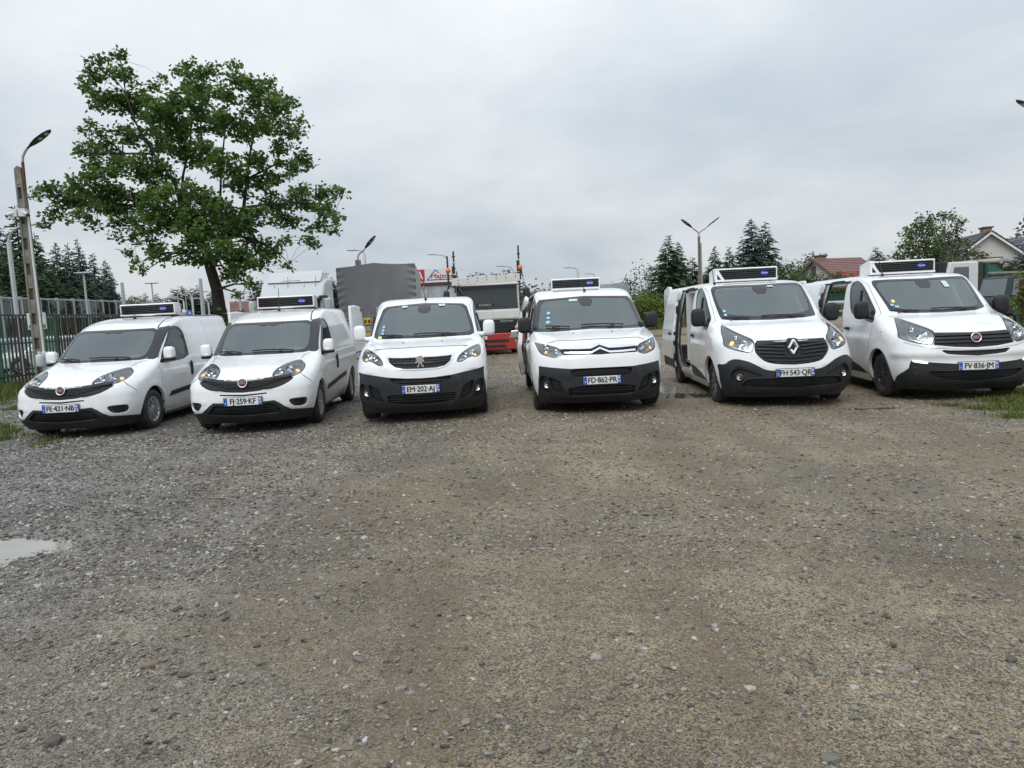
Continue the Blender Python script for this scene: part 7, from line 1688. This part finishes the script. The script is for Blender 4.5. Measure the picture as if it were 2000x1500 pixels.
# rusty post with vine, timber at the right edge
p = at(1996, 640, 15.5); zg = float(gz(p.x, p.y)); t = thing('rusty_gatepost', (p.x+.06, p.y, zg), 0, 'rust brown steel gatepost at the right edge, wrapped in vine', 'gatepost')
q = MB(); q.box(-.09, .09, -.09, .09, -.1, at(1996, 545, 15.5).z-zg); q.build('post', M.rust, t, .01)
q = MB(); q.tube([(-.16, -.02, -.1), (-.16, -.02, 1.45)], .035, 8); q.build('green_tube', M.green, t)
vs_ = [(rnd.gauss(-.02, .12), rnd.gauss(-.05, .08), rnd.uniform(.25, 2.1)) for _ in range(60)]+[(-.10-.022*k, -.08, 1.42-.018*k+rnd.uniform(-.05, .05)) for k in range(16)]
C, T = tufts(vs_, [.07]*len(vs_), 500, .04, 5); leaf_object('vine', C, .075, M.bushy, T, t)
for i, (dx, dz, L, a_) in enumerate(((-.1, .08, 1.8, .3), (.1, .20, 2.0, .12), (-.2, .32, 1.6, -.2), (.3, .44, 1.9, .35))):
    p2 = at(1994, 660, 14.2); q = MB(); q.box(-L/2, L/2, -.09, .09, -.045, .045); o = q.build('timber_beam', M.wood, None, .008, (p2.x+.45+dx, p2.y+dx, float(gz(p2.x, p2.y))+dz), (0, .05*i-.05, a_))
    tag(o, ('lowest', 'second lowest', 'second highest', 'topmost')[i]+' old beam of the timber heap at the right edge', 'timber', 'timber heap')
# ------------------------------------------------------------------ the row of vans
make_van('doblo', -6.54, 10.22, .0, 'small white van with plate FE-421-NB, at the fence end of the row', 'FE·421·NB', '76', 0)
make_van('doblo', -3.79, 9.93, 3.1, 'small white van with plate FJ-259-KF and long side, second from the fence', 'FJ·259·KF', '77', 1)
make_van('peugeot', -1.28, 9.91, 2.8, 'white van with plate EM-202-AJ, lion emblem and bare roof without cooler', 'EM·202·AJ', '94', 0)
make_van('citroen', 1.26, 9.87, .6, 'white van with plate FD-862-PR, chrome chevrons and black mirrors, side door open', 'FD·862·PR', '31', 0)
make_van('trafic', 4.0, 9.97, -3.3, 'white van with plate FH-543-QR and diamond emblem, side door slid back', 'FH·543·QR', '94', 0)
make_van('talento', 6.54, 9.89, -6.1, 'white van with plate FV-836-JM and round emblem, standing by the grass', 'FV·836·JM', '13', 0)
# ------------------------------------------------------------------ trees
def oak():
    Y0 = 21.0; base = at(436, 640, Y0); bx, by = base.x, base.y; bz = float(gz(bx, by))
    t = thing('oak_tree', (bx, by, bz), 0, 'tall spreading oak with leaning trunk behind the two small vans', 'tree'); B = Vector((bx, by, bz))
    blobs = [(232,108,13),(190,120,16),(172,150,20),(168,175,13),(215,142,18),(200,185,20),(250,152,18),(225,200,22),(192,205,16),(262,190,26),(300,165,12),(316,152,9),(275,215,32),(310,220,32),(350,140,15),(370,128,11),(376,160,25),(405,146,20),(395,185,28),(360,200,32),(340,235,36),(450,132,10),(466,160,22),(440,185,25),(490,170,22),(520,165,18),(536,182,18),(500,210,28),(545,210,24),(566,205,12),(525,245,28),(560,250,22),(590,238,10),(584,258,13),(480,260,25),(440,240,30),(400,240,34),(300,270,36),(250,268,22),(236,255,13),(350,290,38),(400,300,38),(440,320,34),(500,310,23),(550,290,20),(588,310,18),(602,322,11),(560,330,23),(520,350,28),(470,360,30),(178,240,10),(165,258,9),(186,258,11),(172,278,10),(215,282,18),(146,297,7),(160,295,10),(186,302,19),(220,312,26),(182,332,22),(260,330,36),(310,340,36),(202,352,27),(152,357,22),(104,372,17),(76,386,12),(122,386,26),(162,392,30),(210,382,30),(97,418,12),(86,436,8),(112,415,12),(146,424,12),(168,420,15),(190,440,8),(202,402,26),(250,390,36),(242,430,22),(282,440,27),(300,400,36),(350,380,36),(330,430,34),(400,400,34),(380,440,34),(424,455,30),(262,474,12),(232,460,9),(300,478,17),(292,500,15),(266,516,8),(282,530,7),(252,494,7),(322,500,13),(362,490,18),(352,508,8),(384,498,20),(440,420,36),(470,440,30),(500,430,30),(540,400,32),(560,430,26),(600,390,27),(580,370,17),(630,380,22),(650,370,12),(671,378,9),(640,412,22),(660,430,12),(654,450,9),(620,440,17),(600,470,12),(614,480,8),(560,470,10),(542,478,12),(500,480,27),(532,500,17),(562,518,8),(480,508,27),(450,500,26),(512,520,13),(474,538,16),(446,540,12),(492,556,12),(462,572,10),(392,468,24),(424,486,22),(405,440,26),(448,528,16)]
    s = Y0/FPX; L = []; rs = []
    for px, py, r in blobs:
        edge = abs(px-390)/300; d = rnd.uniform(-1, 1)*2.3*max(.25, 1-edge*.8)
        L.append(at(px, py, Y0+d)-B); rs.append(r*s*.98)
    C, T = tufts([tuple(p) for p in L], rs, 104, .09, 22)
    leaf_object('crown', C, .126, M.oak, T, t, asp=.66, up=.7)
    P = lambda px, py, d=0.0: at(px, py, Y0+d)-B
    q = MB()
    limbs = [([(436, 660), (430, 610), (424, 565), (410, 520), (402, 488)], [.36, .31, .27, .24, .22]),
             ([(402, 488), (372, 440), (352, 400), (342, 360), (300, 300), (265, 240), (245, 180), (234, 116)], [.15, .11, .085, .07, .055, .04, .025, .010]),
             ([(352, 400), (358, 340), (372, 280), (374, 210), (368, 140)], [.07, .055, .045, .03, .012]),
             ([(412, 525), (448, 455), (476, 405), (482, 350), (490, 290), (505, 220), (520, 172)], [.16, .11, .085, .065, .05, .03, .012]),
             ([(476, 405), (520, 400), (580, 395), (640, 400), (668, 382)], [.065, .05, .04, .025, .010]),
             ([(402, 488), (340, 440), (270, 405), (190, 390), (110, 384), (78, 388)], [.10, .075, .055, .04, .025, .010]),
             ([(448, 455), (500, 470), (540, 490), (565, 515)], [.08, .06, .04, .012]), ([(440, 470), (430, 400), (432, 330), (440, 250), (450, 150)], [.075, .06, .045, .03, .010]),
             ([(300, 300), (240, 300), (180, 300), (148, 297)], [.06, .045, .03, .010]), ([(482, 350), (540, 320), (598, 318)], [.06, .04, .012]), ([(410, 520), (360, 495), (310, 495), (268, 514)], [.07, .05, .03, .010])]
    ends = []
    for pts, r in limbs:
        dd = [rnd.uniform(-.5, .5)*i*.25 for i in range(len(pts))]; pp = [P(a, b, d) for (a, b), d in zip(pts, dd)]; q.tube(pp, [w*.62 for w in r], 9); ends += [(v, w) for v, w in zip(pp[1:], r[1:])]
    tr = q.build('trunk', M.bark, t)
    q = MB()
    for p, r in zip(L, rs):
        e, w = min(ends, key=lambda k: (k[0]-p).length); m_ = e.lerp(p, .55)+Vector((rnd.uniform(-.1, .1), rnd.uniform(-.1, .1), .08)); w = min(w*.5, .04)
        q.tube([e, m_, p], [w, w*.7, w*.4], 5, False)
        for k in range(4): f = p+Vector(rand_unit(1)[0])*r*1.05; q.tube([p, p.lerp(f, .5)+Vector((0, 0, .04)), f], [w*.4, w*.3, .006], 4, False)
    for px, py, qx, qy in ((262, 474, 236, 470), (250, 500, 225, 486), (560, 440, 600, 455), (300, 260, 270, 255), (282, 440, 160, 450), (610, 330, 625, 322)):
        q.tube([P(px, py), P((px+qx)/2, (py+qy)/2-4), P(qx, qy)], [.02, .014, .005], 4, False)
    q.build('branches', M.bark, t)['kind'] = 'stuff'
oak()
bush('undergrowth', 'leafy suckers round the foot of the oak', 'bush', *gpt(470, 20.6), 2.4, 1.6, 2.2, M.oak, .12, 1800)
# spruces behind the noise barrier
G = 'spruces behind the noise barrier'
for px, py, Y, w, v, m, l in ((28, 398, 58, 6.4, 0, M.spruce, 'big dark spruce at the far left behind the concrete lamp pole'), (66, 452, 66, 6.0, 1, M.spruce, 'dark spruce close right of the concrete lamp pole'), (106, 470, 70, 5.6, 2, M.bluespruce, 'first of the three blue green spruce tops in a cluster'), (131, 472, 72, 5.0, 3, M.bluespruce, 'middle of the three blue green spruce tops in a cluster'), (150, 464, 74, 4.8, 0, M.bluespruce, 'tallest blue green spruce top at the end of the cluster'), (180, 492, 80, 5.2, 1, M.bluespruce, 'spruce with thin tip above the flat headed lamp'), (205, 505, 84, 5.4, 2, M.bluespruce, 'lone thin topped spruce before the brown post'), (88, 520, 60, 6.0, 3, M.spruce, 'low wide dark spruce under the blue green cluster'), (165, 540, 68, 6.2, 2, M.spruce, 'low dark spruce right behind the disc headed lamp'), (-10, 430, 62, 6.5, 2, M.spruce, 'dark spruce cut by the left edge of the picture'), (46, 500, 56, 6.0, 1, M.spruce, 'low dark spruce behind the sign board and pole'), (128, 545, 62, 5.5, 0, M.spruce, 'low dark spruce between the clear barrier panels'), (215, 548, 76, 5.0, 3, M.bluespruce, 'low grey green spruce left of the brown post')):
    a = at(px, py, Y); conifer('spruce_tree', l, (a.x, a.y, -.1), a.z+.1, w, v, m, rnd.uniform(0, 6), G)
a = at(252, 560, 60); bx, by = a.x, a.y
deciduous('broadleaf_tree', 'small bright broadleaf tree at the end of the noise barrier', 'tree', (bx, by, 0), [(bx+dx, by+dy, z, r) for dx, dy, z, r in ((-.8, 0, 2.6, .8), (.2, .3, 3.4, .8), (.7, 0, 2.2, .8), (0, 0, 4.2, .6), (-.3, -.4, 1.6, .8), (.9, 0, 1.2, .7))], M.bush, .22, 16, .10)
# distant woods and spruces along the road
for px, py, Y, w, v, l in ((305, 572, 120, 7, 0, 'far spruce in a gap right of the flat topped lamp'), (321, 580, 125, 7, 1, 'far low spruce behind the low curved lamp'), (272, 576, 115, 6, 2, 'far spruce above the left end of the first cooler'), (283, 570, 118, 5, 3, 'far thin spruce left of the flat topped lamp'), (338, 562, 100, 7, 1, 'far spruce left of the tall flat topped lamp'), (353, 556, 98, 7, 2, 'tallest far spruce between flat topped lamps'), (372, 560, 104, 7, 3, 'far spruce behind the curved lamp'), (384, 556, 100, 6, 0, 'far spruce directly left of the tall bare mast'), (412, 566, 95, 6.5, 2, 'far spruce between bare mast and oak trunk'), (300, 590, 110, 6, 3, 'far low spruce over the blue badge of the first cooler'), (506, 545, 90, 7.5, 1, 'far spruce half behind the silver cab'), (648, 540, 76, 6.0, 0, 'dark far spruce between silver cab and tarpaulin'), (636, 530, 84, 5.0, 2, 'far spruce tip over the silver cab roof'), (660, 556, 80, 6.0, 3, 'far dark spruce touching the tarpaulin edge')):
    a = at(px, py, Y); conifer('spruce_tree', l, (a.x, a.y, -.1), a.z+.1, w, v, M.far, rnd.uniform(0, 6), 'far spruces along the road')
bush('bush', 'light green bush beside the tarpaulin edge', 'bush', *gpt(660, 46), 2.4, 2, 2.4, M.bushy, .2, 900)
def round_tree(label, px, pytop, Y, w, m, leaf=.3, n=5, per=8, group=None, name='broadleaf_tree', bark=None, tuft=.35, r0=None):
    a = at(px, pytop, Y); z = a.z; bl = []
    for i in range(n*3):
        u = rng.uniform(-1, 1, 3); zz = z*(.30+.62*rng.uniform()); sp = w*.5*math.sqrt(max(.1, 1-((zz/z-.55)/.5)**2))*.75; bl.append((a.x+u[0]*sp, a.y+u[1]*sp*.8, zz, w*rng.uniform(.12, .2)))
    bl.append((a.x, a.y, z-w*.12, w*.13))
    return deciduous(name, label, 'tree', (a.x, a.y, -.05), bl, m, leaf, per, r0 or w*.035, group, 12, tuft, bark)
round_tree('round tree crown showing over the roof beam of the cream lorry', 950, 536, 80, 6.5, M.far, .35, 5, 5)
round_tree('tree behind the right mirror of the cream lorry', 1030, 560, 70, 5.0, M.far, .3, 5, 7)
round_tree('small far tree left of the chevron van cooler', 1068, 566, 110, 5, M.far, .4, 4, 5)
a = at(1062, 562, 110); conifer('spruce_tree', 'far tiny spruce left of the chevron van roof', (a.x, a.y, -.1), a.z, 4, 2, M.far, 1.0, 'far spruces along the road')
# right-hand side
R_ = 'spruces behind the green screen fence'
for px, py, Y, w, v, m, l in ((1304, 457, 55, 5.2, 0, M.spruce, 'dense dark spruce left of the two headed lamp pole'), (1322, 470, 57, 4.6, 2, M.spruce, 'second top of the dense spruce left of the lamp pole'), (1352, 500, 60, 4.4, 1, M.spruce, 'lower spruce directly behind the two headed lamp pole'), (1396, 478, 60, 3.6, 3, M.spruce, 'thin spruce right of the two headed lamp pole'), (1424, 480, 62, 3.8, 0, M.spruce, 'sparse spruce over the cooler of the diamond van'), (1448, 492, 60, 3.6, 1, M.spruce, 'short spruce left of the tall blue spruce'), (1468, 424, 58, 5.8, 2, M.bluespruce, 'tall blue green spruce above the cooler of the diamond van'), (1494, 430, 62, 5.2, 3, M.bluespruce, 'second blue green spruce just right of the tallest one'), (1380, 520, 58, 4.4, 2, M.spruce, 'low spruce behind the cooler of the diamond van'), (1710, 480, 90, 6.0, 1, M.bluespruce, 'pale pine like spruce left of the walnut tree'), (1722, 490, 92, 6.0, 0, M.bluespruce, 'second pale spruce touching the walnut tree')):
    a = at(px, py, Y); conifer('spruce_tree', l, (a.x, a.y, -.1), a.z+.1, w, v, m, rnd.uniform(0, 6), R_)
round_tree('airy pale birch left of the dense dark spruce', 1262, 518, 60, 3.0, M.birch, .2, 5, 12, None, 'birch_tree', M.barkg)
round_tree('small dark tree at the edge of the tin shed', 1228, 546, 75, 3.6, M.far, .28, 4, 8)
round_tree('dark bushy tree behind the yellow green bush', 1240, 568, 62, 4.0, M.bush, .25, 5, 8)
bush('bush', 'yellow green bush over the screen fence beside the chevron van', 'bush', *gpt(1262, 50), 3.4, 2.2, 3.0, M.bushy, .2, 2600)
bush('bush', 'green bush between yellow bush and dense spruce', 'bush', *gpt(1288, 52), 2.6, 2.2, 2.5, M.bush, .2, 2200)
B_ = 'bushes in front of the far houses'
for l, px, Y, w, h, m in (('broad olive bush right of the tall blue spruce', 1522, 54, 4.4, 5.2, M.bush), ('olive bush left of the maroon roofed house', 1562, 56, 4.0, 4.5, M.bush), ('light green bush below the maroon roof', 1596, 55, 3.6, 3.9, M.bush), ('pale round bush below the red annex roof', 1640, 54, 3.8, 3.7, M.bush), ('dark low bush at the corner of the red annex', 1690, 56, 3.4, 4.1, M.bush), ('low green bush under the walnut tree', 1744, 54, 4.0, 4.2, M.walnut)):
    bush('bush', l, 'bush', *gpt(px, Y), w, 2.4, h, m, .19, 3800, B_, 0.0)
round_tree('dark far tree left of the maroon roofed house', 1578, 494, 110, 8, M.far, .4, 5, 4)
round_tree('dark far tree behind the olive bush and the maroon roof', 1546, 506, 105, 7, M.far, .4, 5, 4)
# walnut: airy wide crown
Yw = 48.0; b = at(1835, 560, Yw); bx, by = b.x, b.y; s = Yw/FPX
wl = [(1800,434,14),(1820,428,12),(1846,426,13),(1866,432,13),(1872,445,10),(1782,446,12),(1774,462,13),(1800,456,18),(1830,450,18),(1856,456,15),(1768,482,15),(1790,480,20),(1820,478,22),(1850,480,18),(1876,470,10),(1890,476,9),(1752,500,14),(1778,506,20),(1808,504,24),(1840,504,22),(1872,500,16),(1896,494,12),(1910,500,10),(1920,505,8),(1900,515,14),(1880,520,16),(1742,520,14),(1762,528,16),(1800,528,18),(1840,526,18),(1915,520,12),(1930,512,7),(1750,545,14),(1790,545,16),(1830,546,16),(1870,545,16)]
deciduous('walnut_tree', 'wide airy walnut tree beside the white gabled house', 'tree', (bx, by, 0), [(*at(px, py, Yw+rnd.uniform(-1.6, 1.6)), r*s*1.08) for px, py, r in wl], M.walnut, .21, 48, .20, None, 10, .17, M.barkg, .35)
H_ = 'conifers hedging the white gabled house'
for l, px, py, Y, w, v in (('dark clipped conifer under the gable window', 1930, 508, 44, 4.4, 3), ('dark conifer between walnut tree and gable', 1905, 520, 45, 3.8, 2), ('dark conifer in front of the white gable, right side', 1962, 503, 44, 4.6, 1), ('green conifer at the right edge above the tipper', 1990, 492, 43, 4.6, 0), ('low conifer right over the green tipper side', 1976, 515, 42, 4.2, 2), ('outermost conifer cut by the right edge', 2012, 488, 44, 5.0, 3)):
    a = at(px, py, Y); conifer('conifer', l, (a.x, a.y, 0), a.z, w, v, M.spruce, rnd.uniform(0, 6), H_)
# woods far off on all sides
pts = []; 
for k in range(15000):
    a_ = math.radians(rnd.uniform(-50, 50)); d = rnd.uniform(150, 190); x, y = math.sin(a_)*d, math.cos(a_)*d; top = 3.6+1.6*math.sin(a_*23)+1.2*math.sin(a_*51+1)+(8.5*max(0, min(1, (math.degrees(a_)-33)/3))); pts.append((x, y, rnd.uniform(0, max(2.2, top))))
pts = np.array(pts); o = leaf_object('woods', pts, 1.0, M.far, rng.uniform(0, .8, len(pts)), None, asp=.7); tag(o, 'distant dark green woods along the horizon', 'woods', kind='stuff')
